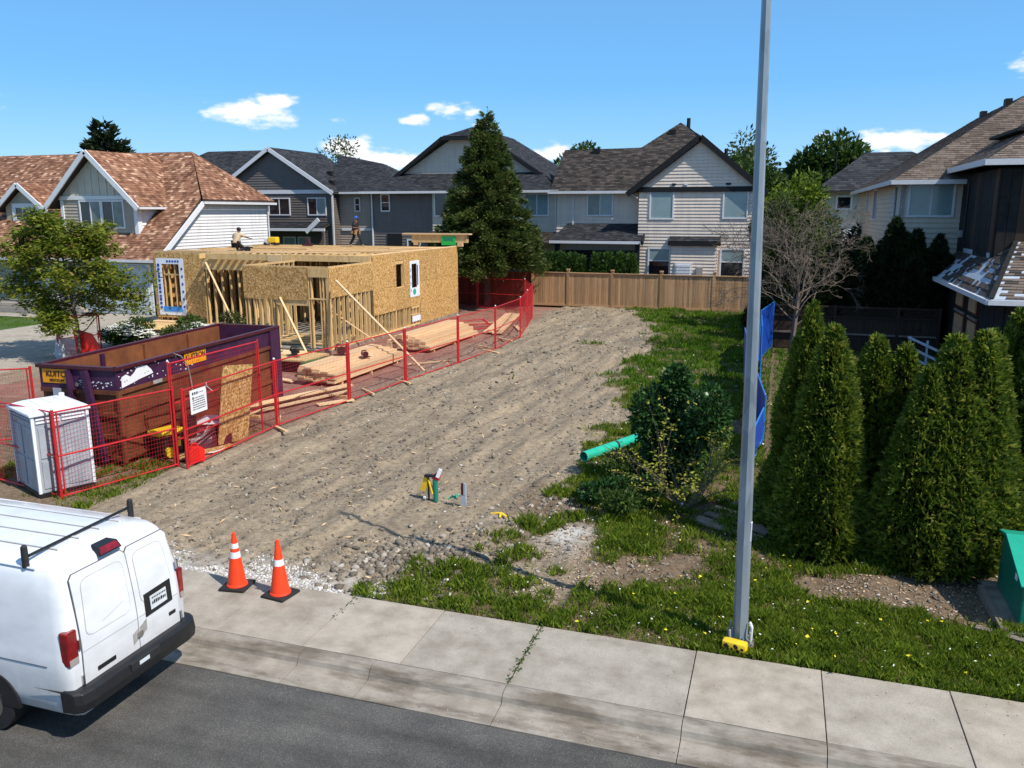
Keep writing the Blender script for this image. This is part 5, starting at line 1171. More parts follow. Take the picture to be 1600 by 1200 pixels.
# ---------------------------------------------------------------- white van
t = thing('van', 'white cargo van at the kerb with shut back doors and a black roof bar', 'van', (-7.45, 7.5, -.15), 0)
ORG[t] = Vector((0, 0, 0))      # local coordinates from here on
prof = [(.90, .36), (.965, .42), (.985, .60), (.99, .85), (1.0, 1.02), (.985, 1.12), (.975, 1.3), (.962, 1.42), (.94, 1.62), (.905, 1.85), (.865, 2.02), (.815, 2.12), (.74, 2.175), (.5, 2.215), (.2, 2.235)]
def ring(x, fy, ztop, dx):
    pts = []
    for y, z in prof: pts.append((y * fy, z))
    pts = pts + [(-y, z) for y, z in reversed(pts)]
    out = []
    for y, z in pts:
        zz = .36 + (z - .36) * (ztop - .36) / (2.235 - .36)
        out.append((x - dx * max(0, (z - 1.15)) ** 1.4, y, zz))
    return out
st_ = [(-.0, .93, 2.13, .13), (-.018, .955, 2.155, .14), (-.07, .985, 2.19, .16), (-.18, 1.0, 2.22, .15), (-.5, 1.0, 2.235, .05), (-1.2, 1.0, 2.235, 0), (-2.2, 1.0, 2.235, 0), (-3.2, 1.0, 2.22, 0), (-3.7, 1.0, 2.19, 0), (-3.95, .98, 2.12, 0), (-4.35, .97, 1.6, 0), (-4.55, .96, 1.3, 0), (-5.2, .94, 1.2, 0), (-5.45, .88, 1.0, 0)]
m = MB(); rings = [ring(*s_) for s_ in st_]; n_ = len(rings[0])
vs = [p for r_ in rings for p in r_]; fs = []
for k_ in range(len(rings) - 1):
    for i in range(n_): j = (i + 1) % n_; fs.append((k_ * n_ + i, k_ * n_ + j, (k_ + 1) * n_ + j, (k_ + 1) * n_ + i))
for base in (0, (len(rings) - 1) * n_):
    for i in range(n_ // 2 - 1): fs.append((base + i, base + i + 1, base + n_ - 2 - i, base + n_ - 1 - i))
m.add(vs, fs); body = m.build('body', 'van_white', t, world=False)
body.data.polygons.foreach_set('use_smooth', [True] * len(body.data.polygons))
try: body.data.set_sharp_from_angle(angle=rad(50))
except Exception: pass
def RP(y, z, off=0): return (-.13 * max(0, z - 1.15) ** 1.4 + off, y, z)
def rsheet(name, mat, poly, off, par, th=.012, smooth=False):      # sheet following the rear face
    n_ = len(poly); m = MB()
    m.add([RP(y, z, off) for y, z in poly] + [RP(y, z, off - th) for y, z in poly], [tuple(range(n_)), tuple(range(2 * n_ - 1, n_ - 1, -1))] + [(i, n_ + i, n_ + (i + 1) % n_, (i + 1) % n_) for i in range(n_)])
    return m.build(name, mat, par, world=False)
def rgrid(name, mat, y0, y1, z0, z1, off, par, taper=0, rr_=.06, th=.012, nz=26):
    # rounded sheet subdivided in z so it follows the curve of the doors
    rows = []
    for i in range(nz + 1):
        z = z0 + (z1 - z0) * i / nz; f = 0
        e = min(z - z0, z1 - z)
        if e < rr_: f = rr_ - math.sqrt(max(0, rr_ ** 2 - (rr_ - e) ** 2))
        k_ = taper * (z - z0) / (z1 - z0); rows.append((z, y0 + f + max(k_, 0), y1 - f - max(-k_, 0)))
    m = MB(); vs = []
    for z, a, b_ in rows: vs += [RP(a, z, off), RP(b_, z, off), RP(a, z, off - th), RP(b_, z, off - th)]
    fs = []
    for i in range(nz):
        q = i * 4; fs += [(q, q + 1, q + 5, q + 4), (q, q + 4, q + 6, q + 2), (q + 1, q + 3, q + 7, q + 5)]
    fs += [(0, 2, 3, 1), (nz * 4, nz * 4 + 1, nz * 4 + 3, nz * 4 + 2)]
    m.add(vs, fs); return m.build(name, mat, par, world=False, bevel=0)
rgrid('door_gap', 'seam', -.798, .088, .662, 2.058, .010, t, .03, .05, .01); rgrid('door_gap', 'seam', .084, .828, .662, 2.058, .0085, t, -.03, .05, .01)
d1 = rgrid('rear_door', 'van_white', -.79, .078, .67, 2.05, .018, t, .03, .05); d2 = rgrid('rear_door', 'van_white', .092, .82, .67, 2.05, .018, t, -.03, .05)
for d_, y0, y1, tp in ((d1, -.70, .0, .07), (d2, .18, .74, -.07)):
    rgrid('stamp_shade_line', 'soffit', y0 - .008, y1 + .008, 1.274, 1.956, .0195, d_, tp, .1, .004); rgrid('stamped_panel', 'van_white', y0, y1, 1.282, 1.948, .024, d_, tp, .09, .006)  # thin grey edge drawn in for the shade round the pressing
rsheet('crease_shade_line', 'soffit', [(-.78, 1.128), (.07, 1.128), (.07, 1.134), (-.78, 1.134)], .0205, d1, .003); rsheet('crease_shade_line', 'soffit', [(.10, 1.128), (.81, 1.128), (.81, 1.134), (.10, 1.134)], .0205, d2, .003)  # grey strips colour in the shade line of the door crease
fr = rsheet('plate_recess', 'black_metal', [(.22, 1.08), (.70, 1.10), (.70, 1.40), (.22, 1.38)], .03, d2, .012)
pl = rsheet('licence_plate', 'plate_white', [(.31, 1.14), (.60, 1.15), (.60, 1.33), (.31, 1.32)], .036, fr, .004) if False else None
pl = rsheet('licence_plate', 'plate_white', [(.31, 1.14), (.60, 1.15), (.60, 1.33), (.31, 1.32)], .036, t, .005)
rr = random.Random(9); m = MB()
for z_, h_ in ((1.285, .018), (1.205, .05)):
    y = .335
    while y < .57:
        w__ = rr.uniform(.014, .028); m.box(.0362, .0375, y, y + w__, z_, z_ + h_ * rr.uniform(.7, 1)); y += w__ + .012
m.build('plate_print', 'ink', pl, world=False)
for (y, z) in ((-.74, .86), (-.74, 1.32)): pass
for y, z, par in ((-.815, .80, t), (-.815, 1.25, t), (.845, .80, t), (.845, 1.55, t)): MB().box(.0, .03, y - .015, y + .015, z - .06, z + .06).build('hinge', 'chrome', par, world=False, bevel=.006)
rsheet('latch_plate', 'soffit', [(-.02, .82), (.07, .86), (.07, 1.0), (-.02, .96)], .026, d1, .008); rsheet('latch_plate', 'soffit', [(.10, .87), (.22, .92), (.22, 1.06), (.10, 1.0)], .026, d2, .008)
MB().box(.026, .05, .04, .13, .89, .95).build('door_handle', 'chrome', d2, world=False)
rsheet('badge', 'black_metal', [(-.60, .80), (-.32, .80), (-.32, .85), (-.60, .85)], .028, d1, .008); rsheet('badge', 'black_metal', [(.62, .90), (.74, .90), (.74, .945), (.62, .945)], .028, d2, .008)
rsheet('scratch', 'soffit', [(-.45, 1.36), (-.1, 1.45), (-.1, 1.455), (-.45, 1.363)], .0255, d1, .001)
for s_ in (-1, 1):
    y0, y1 = (-.975, -.825) if s_ < 0 else (.865, .955)
    tl = MB(); tl.box(-.11, .008, y0, y1, 1.03, 1.45); tl = tl.build('tail_light', 'tail_red', t, world=False, bevel=.02)
    MB().box(-.10, .012, y0 + .012, y1 - .012, 1.035, 1.115).build('reverse_lens', 'tail_clear', tl, world=False)
m = MB(); m.add([(-.20, -.28, 2.185), (-.20, .04, 2.185), (-.09, .06, 2.10), (-.09, -.30, 2.10), (-.26, -.24, 2.215), (-.26, .0, 2.215), (-.13, .03, 2.20), (-.13, -.27, 2.20)], [(4, 5, 6, 7), (7, 6, 2, 3), (4, 7, 3, 0), (5, 1, 2, 6), (0, 1, 5, 4)])
bl = m.build('brake_light', 'black_metal', t, world=False)
m = MB(); m.add([(-.127, -.25, 2.196), (-.127, .01, 2.196), (-.088, .035, 2.118), (-.088, -.275, 2.118)], [(0, 1, 2, 3)]); m.build('lens', 'tail_red', bl, world=False)
bmp = MB(); bmp.prism([(.0, .42), (.16, .42), (.20, .48), (.20, .66), (.15, .72), (.0, .72)], 'y', -1.02, 1.05) if False else None
m = MB(); yb = [(-1.02, -.12), (-1.01, .04), (-.95, .12), (-.8, .15), (.8, .15), (.96, .12), (1.04, .04), (1.05, -.12)]
vs = [];
for y, x in yb: vs += [(x, y, .47), (x + .02 * (x > 0), y, .58), (x, y, .70), (x - .05, y, .73), (-.12, y, .73), (-.12, y, .47)]
fs = []
for k_ in range(len(yb) - 1):
    for i in range(6): j = (i + 1) % 6; fs.append((k_ * 6 + i, k_ * 6 + j, k_ * 6 + 6 + j, k_ * 6 + 6 + i))
fs += [tuple(range(6)), tuple(range(len(vs) - 1, len(vs) - 7, -1))]
m.add(vs, fs); bp = m.build('bumper', 'black_metal', t, world=False, bevel=.012)
MB().box(.12, .18, -.25, .25, .60, .70).build('step_pad', 'rubber', bp, world=False); MB().box(.18, .184, -.12, .05, .63, .68).build('sticker', 'plate_white', bp, world=False)
for sy in (-1, 1):
    MB().box(-2.9, -.3, sy * .978 - .004, sy * .978 + .004, 1.142, 1.150).build('side_seam', 'seam', t, world=False)
    m = MB(); m.box(-5.2, -.3, sy * 1.0 - .006, sy * 1.0 + .006, 1.005, 1.011); m.build('side_seam', 'seam', t, world=False)
    for x in (-1.28, -4.55):
        m = MB(); n_ = 22
        m.prism([(x + .47 * math.cos(math.pi * i / n_), .37 + .43 * math.sin(math.pi * i / n_) ** .8) for i in range(n_ + 1)], 'y', sy * .80, sy * 1.006); m.build('wheel_arch', 'black_metal', t, world=False)
        wh = MB().tube((x, sy * .74, .36), (x, sy * 1.0, .36), .36, None, 28).build('wheel', 'rubber', t, True, world=False)
        MB().tube((x, sy * 1.0, .36), (x, sy * 1.012, .36), .21, None, 20).build('rim', 'chrome', wh, True, world=False)
    MB().box(-4.3, -3.5, sy * .955 - .02, sy * .955 + .02, 1.35, 1.85).build('side_window', 'glass_dark', t, world=False)
m = MB(); m.add([(-3.99, -.78, 2.08), (-3.99, .78, 2.08), (-4.37, .84, 1.58), (-4.37, -.84, 1.58)], [(0, 1, 2, 3)]); 
for i_ in range(4): m.v[i_] = (m.v[i_][0] - .02, m.v[i_][1], m.v[i_][2] + .02)
m.build('windscreen', 'glass_dark', t, world=False)
for y in (-.48, -.16, .16, .48):
    z_ = 2.241 if abs(y) < .3 else 2.221; m = MB(); m.bar((-3.6, y, z_), (-.5, y, z_), .035, .014); m.bar((-3.6, y - .022, z_ - .004), (-.5, y - .022, z_ - .004), .006, .012, 'soffit') if 0 else None; m.build('roof_rib', 'van_white', t, world=False); m = MB(); m.bar((-3.6, y - .024, z_ - .002), (-.5, y - .024, z_ - .002), .007, .012); m.build('rib_shade_line', 'soffit', t, world=False)  # grey strip beside each rib paints its shade line
for s_ in (-1, 1): m = MB(); m.path([(-3.9, s_ * .80, 2.14), (-.5, s_ * .83, 2.125)], .014, 5); m.build('drip_rail', 'van_white', t, world=False)
m = MB(); m.tube((-.62, -.79, 2.25), (-.66, .80, 2.27), .020, None, 8); rk = m.build('roof_bar', 'black_metal', t, True, world=False)
for s_ in (-1, 1):
    MB().tube((-.64, s_ * .82, 2.12), (-.64, s_ * .82, 2.21), .04, .036, 10).tube((-.64, s_ * .82, 2.21), (-.64, s_ * .82, 2.37), .040, .036, 10).tube((-.64, s_ * .82, 2.37), (-.64, s_ * .82, 2.39), .036, .02, 10).build('bar_foot', 'rubber', rk, True, world=False)

# ---------------------------------------------------------------- cones
def cone(x, y, bands, label, rz):
    t = thing('traffic_cone', label, 'traffic cone', (x, y, .012), rz, 'orange traffic cones on the pavement')
    MB().box(-.22, .22, -.22, .22, 0, .045).build('base', 'rubber', t, world=False, bevel=.02)
    R_ = lambda z: .155 - .125 * (z - .045) / .86
    m = MB(); m.lathe([(.17, .045), (.165, .065), (R_(.07), .075), (R_(.5), .5), (R_(.9), .9), (.026, .93), (.012, .94)], 28)
    m.build('cone_body', 'cone_orange', t, True, world=False)
    for a, b_ in bands: MB().lathe([(R_(a) + .003, a), (R_(b_) + .003, b_)], 28).build('reflective_band', 'reflective', t, True, world=False)
    return t
cone(-8.1, 10.42, [(.52, .62), (.68, .76)], 'orange traffic cone with two white bands, nearer the van', .15)
c2 = cone(-7.26, 10.38, [(.52, .62)], 'orange traffic cone with one white band, farther right', -.12)
MB().box(-.075, .0, -.10, -.085, .53, .61).build('dark_patch', 'chrome', c2, world=False)

# ---------------------------------------------------------------- lamp post
t = thing('lamp_post', 'tall galvanised street lamp post standing in the grass at the pavement edge', 'lamp post', (-.21, 11.15, 0))
ORG[t] = Vector((0, 0, 0))
m = MB(); m.tube((0, 0, .05), (-.18, 0, 9.9), .105, .052, 8); m.build('pole', 'galvanised', t, world=False)
MB().box(-.2, .2, -.2, .2, -.05, .06).build('footing', 'kerb_concrete', t, world=False, bevel=.02); MB().box(-.17, .17, -.17, .17, .06, .085).build('base_plate', 'galvanised', t, world=False)
for x, y in ((-.14, -.14), (.14, -.14), (.14, .14), (-.14, .14)): MB().tube((x, y, .08), (x, y, .24), .016, None, 8).tube((x, y, .085), (x, y, .125), .03, None, 6).build('anchor_bolt', 'soffit', t, world=False)
m = MB(); m.path([(.15, -.1, .1), (.155, -.1, .3), (.12, -.06, .36)], .02, 6); m.build('conduit', 'white_trim', t, world=False)
MB().box(.052, .07, -.05, .03, 1.55, 1.82).build('sticker', 'pale_paper', t, world=False)
t = thing('yellow_bag', 'small yellow bag with dark blotches at the foot of the lamp post', 'bag', (-.27, 10.86, .01), rad(-12))
m = MB(); m.box(-.17, .17, -.07, .09, 0, .15); m.build('sack', 'yellow_paint', t, world=False, bevel=.04, smooth=True)
m = MB(); rr = random.Random(2)
for cx_, cz_, r_ in ((-.1, .09, .04), (.03, .10, .04), (-.08, .035, .03), (.06, .04, .03), (.12, .08, .025), (-.02, .06, .02), (.12, .03, .018)):
    m.add([(cx_ + r_ * math.cos(a_) * rr.uniform(.7, 1.1), -.0725, cz_ + r_ * math.sin(a_) * rr.uniform(.7, 1.1)) for a_ in np.linspace(0, 5.6, 9)], [tuple(range(9))])
m.build('blotches', 'black_metal', t, world=False)

# ---------------------------------------------------------------- cedar fence
t = thing('cedar_fence', 'long new cedar board fence with capped posts across the back of the lot', 'fence', (-15, 50.8, 0))
posts = [-15.1, -12.76, -9.92, -6.88, -3.71, -1.15]
for x in posts:
    p = piece('post', t, 'cedar', x - .08, x + .08, 50.72, 50.9, -.1, 2.4); g_ = ORG[t]
    c_ = link('post_cap', unit('cedar'), p); c_.matrix_parent_inverse = Matrix.Identity(4); c_.location = (0, 0, .51); c_.scale = (1.3, 1.3, .03)
for a, b_ in zip(posts[:-1], posts[1:]):
    piece('rail', t, 'cedar', a + .085, b_ - .085, 50.74, 50.86, 2.12, 2.17); piece('rail', t, 'cedar', a + .085, b_ - .085, 50.74, 50.86, .12, .26); piece('cap_board', t, 'cedar', a + .085, b_ - .085, 50.7, 50.9, 2.2, 2.25)
    x = a + .09
    while x < b_ - .1:
        w_ = min(.148, b_ - .085 - x); dy = random.uniform(0, .012); piece('board', t, 'cedar', x, x + w_ - .008, 50.765 + dy, 50.785 + dy, .1, 2.19); x += .148
t = thing('shade_toned_fence', 'cedar board fence under the big conifer, its shade put into dark red-brown boards', 'fence', (-25, 50.9, 0))  # cedar run coloured darker and redder for conifer shade and mesh tint
for x in (-25, -22.3, -19.6, -16.9): piece('post', t, 'red_brown_wood', x - .08, x + .08, 50.8, 50.95, -.1, 2.35)
x = -24.9
while x < -15.2:
    piece('board', t, 'red_brown_wood', x, x + .15, 50.86, 50.88, .05, 2.2); x += .158
piece('rail', t, 'red_brown_wood', -25, -15.2, 50.88, 50.95, 2.0, 2.1)
t = thing('cedar_fence', 'short run of cedar fence showing between lamp post and blue fence', 'fence', (-1, 50.8, 0))
x = -1.05
while x < .9: piece('board', t, 'cedar', x, x + .14, 50.765, 50.785, .1, 2.19); x += .148
piece('post', t, 'cedar', .9, 1.06, 50.72, 50.9, -.1, 2.4); piece('cap_board', t, 'cedar', -1.06, .9, 50.7, 50.9, 2.2, 2.25)
# dark lattice-topped fence at right
t = thing('lattice_fence', 'dark brown lattice-topped board fence behind the hedge on the right', 'fence', (-.2, 38.5, 0))
for x in (-.25, 2.35, 4.9, 6.5): piece('post', t, 'old_fence', x, x + .12, 38.42, 38.56, -.1, 2.0)
for x0, x1 in ((-.12, 2.35), (2.48, 4.9), (5.03, 6.5)):
    piece('rail', t, 'old_fence', x0, x1, 38.43, 38.5, 1.9, 1.96); piece('rail', t, 'old_fence', x0, x1, 38.43, 38.5, 1.46, 1.53); piece('rail', t, 'grey_plank', x0, x1, 38.40, 38.47, .72, .79)
    x = x0
    while x < x1 - .05: piece('board', t, 'old_fence', x, min(x + .145, x1), 38.5, 38.52, .02, 1.46); x += .152
    m = MB(); x = x0
    while x < x1:
        m.bar((x, 38.47, 1.53), (min(x + .37, x1), 38.47, 1.9), .01, .025); m.bar((min(x + .37, x1), 38.485, 1.53), (x, 38.485, 1.9), .01, .025); x += .12
    m.build('lattice', 'old_fence', t, kind='stuff', recalc=False)
# blue fence
def blue(p0, p1, hgt, lean, label):
    d = Vector((p1[0] - p0[0], p1[1] - p0[1], 0)); L = d.length
    t = thing('blue_fence_panel', label, 'fence', (*p0, 0), math.atan2(d.y, d.x), 'blue screened fence panels')
    t.rotation_euler = (rad(lean), 0, math.atan2(d.y, d.x))
    m = MB(); n_ = 14; vs = []
    for i in range(n_ + 1):
        x = L * i / n_; vs += [(x, .015 * math.sin(i * 1.9), .05), (x, .03 * math.sin(i * 1.4 + 1), hgt * .5), (x, .012 * math.sin(i * 2.3), hgt - .02)]
    fs = []
    for i in range(n_):
        for j in range(2): fs.append((i * 3 + j, i * 3 + 3 + j, i * 3 + 4 + j, i * 3 + 1 + j))
    m.add(vs, fs); m.build('screen', 'blue_paint', t, True, world=False, recalc=False)
    for x in (0, L): MB().tube((x, 0, -.02), (x, 0, hgt), .022, None, 8).build('post', 'blue_rail', t, world=False)
    for z in (.08, hgt): MB().tube((0, 0, z), (L, 0, z), .022, None, 8).build('rail', 'blue_rail', t, world=False)
    return t
blue((-.15, 38.2), (-.62, 34.4), 2.1, 0, 'blue screened fence panel farthest back, next to the lattice fence')
blue((-.55, 34.3), (-.45, 30.8), 1.95, 1, 'blue screened fence panel half hidden by the lamp post, second from the back')
blue((-1.0, 30.5), (-.72, 26.6), 1.9, 2, 'blue screened fence panel showing left of the lamp post')
blue((-.62, 27.0), (-.15, 22.1), 1.25, 0, 'leaning blue fence panel with bright rail right of the lamp post')
blue((-.18, 22.0), (-.38, 19.4), .95, 0, 'nearest blue fence panel slumped beside the hedge')

# ---------------------------------------------------------------- odds and ends on the lot
t = thing('drain_pipe', 'open green plastic drain pipe lying at the edge of the dark bush', 'pipe', (-4.28, 18.85, .14), 0)
ORG[t] = Vector((0, 0, 0)); d = Vector((1.1, 2.28, .02)).normalized(); L = 4.2
a_ = d.cross(Vector((0, 0, 1))).normalized(); c_ = a_.cross(d)
m = MB(); n_ = 24; vs = []
for s_, r_ in ((0, .125), (L, .125), (L, .108), (0, .108)):
    for i in range(n_): q = 2 * math.pi * i / n_; vs.append(d * s_ + (a_ * math.cos(q) + c_ * math.sin(q)) * r_)
fs = [(k_ * n_ + i, k_ * n_ + (i + 1) % n_, ((k_ + 1) % 4) * n_ + (i + 1) % n_, ((k_ + 1) % 4) * n_ + i) for k_ in range(4) for i in range(n_)]
m.add(vs, fs); m.build('tube', 'teal_pipe', t, True, world=False)
m = MB(); m.tube(d * 1.25, d * 1.33, .128, None, 24); m.build('band', 'ink', t, True, world=False)
t = thing('service_riser', 'cluster of yellow and green capped utility risers with a red and white flag', 'utility pipe', (-6.72, 15.3, 0))
ORG[t] = Vector((0, 0, 0))
MB().tube((.04, 0, -.05), (.03, 0, .42), .052, .058, 14).build('green_pipe', 'teal_dark', t, True, world=False)
MB().tube((-.02, -.03, .12), (-.12, 0, .42), .03, None, 10).build('yellow_pipe', 'yellow_paint', t, True, world=False)
MB().bar((-.26, .0, .16), (-.16, 0, .46), .03, .12).build('yellow_tag', 'yellow_paint', t, world=False)
MB().tube((-.12, 0, -.05), (-.13, 0, .5), .022, None, 8).build('stake', 'black_metal', t, world=False)
MB().bar((-.2, 0, .5), (.06, 0, .52), .1, .05).build('cap', 'black_metal', t, world=False)
m = MB(); m.add([(-.04, -.02, .46), (.14, -.03, .42), (.18, -.02, .56), (.06, .0, .60)], [(0, 1, 2, 3)]); m.box(-.03, .12, -.02, .0, .44, .54); m.build('red_flag', 'red_plastic', t, world=False)
MB().bar((.10, -.04, .5), (.17, -.02, .68), .04, .08).build('white_flag', 'pale_paper', t, world=False)
MB().box(-.23, -.18, -.06, -.02, 0, .04).build('pebble', 'pale_paper', t, world=False)
t = thing('survey_stake', 'short stake with dark red and blue top beside the utility risers', 'stake', (-6.0, 15.2, 0))
ORG[t] = Vector((0, 0, 0))
MB().box(-.05, .05, -.02, .02, -.05, .2).build('stake', 'underlay', t, world=False); MB().box(-.055, .0, -.024, .024, .2, .45).build('red_face', 'burgundy', t, world=False); MB().box(.001, .05, -.024, .024, .2, .45).build('blue_face', 'underlay', t, world=False)
t = thing('survey_tape', 'tangle of green tape on the ground between riser and stake', 'tape', (-6.3, 15.35, 0)); ORG[t] = Vector((0, 0, 0))
m = MB(); rr = random.Random(4); m.path([(rr.uniform(-.12, .12), rr.uniform(-.1, .1), rr.uniform(.02, .14)) for _ in range(14)], .012, 4); m.build('ribbon', 'teal_pipe', t, world=False)
t = thing('yellow_tape', 'scrap of yellow tape on the gravel near the weeds', 'tape', (-5.05, 14.75, 0)); ORG[t] = Vector((0, 0, 0))
m = MB(); m.bar((-.2, 0, .04), (0, .05, .06), .05, .02); m.bar((0, .05, .06), (.16, -.06, .04), .05, .02); m.bar((0, .05, .06), (.05, -.12, .03), .04, .02); m.build('ribbon', 'yellow_paint', t, world=False)
t = thing('old_planks', 'weathered grey planks lying in the grass left of the lamp post', 'planks', (-.7, 16, 0))
for (a, b_, w_) in (((-1.28, 15.75, .05), (-.05, 14.95, .07), .3), ((-1.05, 16.15, .06), (.15, 15.35, .08), .34), ((-.6, 16.85, .06), (.5, 16.2, .08), .3)): beam('plank', t, 'grey_plank', a, b_, w_, .045)
beam('plank', t, 'lumber_pile', (-.95, 16.5, .06), (.1, 15.85, .08), .07, .05)
# utility cabinet
t = thing('utility_cabinet', 'dark green metal utility cabinet with sloping lid at the right edge', 'utility box', (3.6, 12.9, 0))
m = MB(); m.prism([(12.75, .08), (14.1, .08), (14.1, 1.0), (13.75, 1.06), (12.75, .68)], 'x', 3.65, 5.1); m.build('cabinet', 'green_paint', t, bevel=.015)
m = MB(); m.prism([(12.7, .685), (13.75, 1.075), (14.14, 1.01), (14.14, 1.04), (13.76, 1.115), (12.68, .715)], 'x', 3.6, 5.15); m.build('lid', 'green_lid', t)
piece('pad', t, 'kerb_concrete', 3.45, 5.3, 12.45, 14.3, -.1, .085); piece('edging', t, 'grey_plank', 3.36, 3.44, 12.5, 14.0, -.05, .12); piece('sticker', t, 'pale_paper', 3.642, 3.65, 13.1, 13.2, .62, .72)
piece('panel', t, 'green_lid', 4.0, 4.06, 12.735, 12.75, .15, .55)
o = beam('loose_board', None, 'grey_plank', (3.05, 12.55, .05), (3.9, 12.2, .05), .12, .05); setp(o, 'weathered board on the soil by the green cabinet', 'board')
# things behind the fence near the dumpster
t = thing('generator', 'yellow and black portable generator on the grass behind the fence', 'generator', (-14.35, 16.15, 0), rad(75)); ORG[t] = Vector((0, 0, 0))
bx('engine', 'black_metal', -.32, .32, -.22, .22, .12, .5, bevel=.03); bx('fuel_tank', 'yellow_paint', -.36, .36, -.24, .24, .58, .70, bevel=.03)
bx('side_cover', 'yellow_paint', .05, .22, -.27, -.23, .25, .5, bevel=.01)
m = MB()
for y in (-.27, .27): m.path([(-.42, y, .06), (-.42, y, .56), (.42, y, .56), (.42, y, .06), (-.42, y, .06)], .018, 6)
for x in (-.42, .42): m.tube((x, -.27, .56), (x, .27, .56), .018, None, 6)
m.build('frame', 'black_metal', t, world=False)
MB().tube((-.1, -.3, .15), (-.1, -.2, .15), .13, None, 14).build('recoil_starter', 'yellow_paint', t, world=False)
t = thing('gas_can', 'red plastic fuel can at the foot of the red fence post', 'fuel can', (-13.32, 15.9, 0), rad(70)); ORG[t] = Vector((0, 0, 0))
m = MB(); m.prism([(-.2, 0), (.2, 0), (.22, .3), (.12, .40), (-.1, .42), (-.2, .32)], 'y', -.12, .12); m.build('body', 'red_plastic', t, world=False, bevel=.025)
m = MB(); m.path([(-.08, 0, .40), (-.06, 0, .48), (.08, 0, .46), (.1, 0, .40)], .02, 6); m.build('handle', 'red_plastic', t, world=False); MB().tube((.14, 0, .36), (.24, 0, .46), .03, None, 8).build('spout', 'black_metal', t, world=False)
t = thing('waste_bin', 'small dark round bin between generator and covered heap', 'bin', (-14.15, 16.75, 0)); ORG[t] = Vector((0, 0, 0))
MB().lathe([(.17, 0), (.2, .5), (.22, .85), (.20, .86)], 18).build('bin', 'black_metal', t, True, world=False); MB().tube((0, 0, .3), (.0, 0, .34), .205, None, 18).build('rim', 'soffit', t, world=False)
def heap(name, label, cat, c, R_, mat, seed, parent=None, zs=1.0):
    n_, k_ = 22, 9; vs = []
    for j in range(k_ + 1):
        ph = math.pi / 2 * j / k_
        for i in range(n_):
            th = 2 * math.pi * i / n_; x, y, z = math.cos(ph) * math.cos(th), math.cos(ph) * math.sin(th), math.sin(ph)
            f = 1 + .45 * (float(vnoise(np.array([x * 2.2 + 9 + z]), np.array([y * 2.2 + 9 - z]), seed)[0]) - .5) + .18 * (float(vnoise(np.array([x * 6 + 9 + z * 3]), np.array([y * 6 + 9]), seed + 1)[0]) - .5)
            vs.append((x * R_[0] * f, y * R_[1] * f, z * R_[2] * f * zs))
    fs = [(j * n_ + i, j * n_ + (i + 1) % n_, (j + 1) * n_ + (i + 1) % n_, (j + 1) * n_ + i) for j in range(k_) for i in range(n_)]
    m = MB(); m.add(vs, fs)
    if parent is None:
        t = thing(name, label, cat, c); ORG[t] = Vector((0, 0, 0)); m.build('cover', mat, t, False, world=False); return t
t = heap('covered_heap', 'heap under dark burgundy plastic sheeting behind the red fence', 'heap', (-13.95, 17.35, 0), (.42, .8, .6), 'burgundy', 5)
m = MB(); m.add([(-.2, -.5, .64), (.3, -.1, .60), (.35, .55, .55), (-.05, .75, .62), (-.3, .2, .72)], [(0, 1, 2, 3, 4)]); m.build('white_sheet', 'pale_paper', t, world=False)
m = MB(); m.add([(.45, -.9, .05), (.62, -.75, .04), (.7, -.1, .04), (.5, -.2, .06)], [(0, 1, 2, 3)]); m.build('white_strip', 'pale_paper', t, world=False)
MB().lathe([(.02, .6), (.12, .62), (.14, .72), (.08, .82), (.01, .84)], 14, (.3, .75)).build('red_float', 'red_plastic', t, True, world=False)
t = thing('red_barrier', 'bright red plastic barrier panel beside the young tree', 'barrier', (-28.0, 26.9, 0), rad(15)); ORG[t] = Vector((0, 0, 0))
m = MB(); m.add([(-.1, 0, 0), (1.1, 0, 0), (.62, 0, .95), (-.2, 0, 1.2)] + [(-.1, .06, 0), (1.1, .06, 0), (.62, .06, .95), (-.2, .06, 1.2)], [(0, 1, 2, 3), (7, 6, 5, 4), (0, 4, 5, 1), (1, 5, 6, 2), (2, 6, 7, 3), (3, 7, 4, 0)]); m.build('panel', 'red_plastic', t, world=False)
MB().bar((-.2, -.01, 1.18), (.62, -.01, .94), .05, .07).build('edge', 'red_paint', t, world=False)
t = thing('plastic_bag', 'pale blue plastic bag at the foot of the dark red fence panel', 'bag', (-28.2, 26.1, 0)); ORG[t] = Vector((0, 0, 0))
MB().lathe([(.15, 0), (.22, .2), (.16, .6), (.09, .95), (.02, 1.1)], 9).build('bag', 'underlay', t, True, world=False)
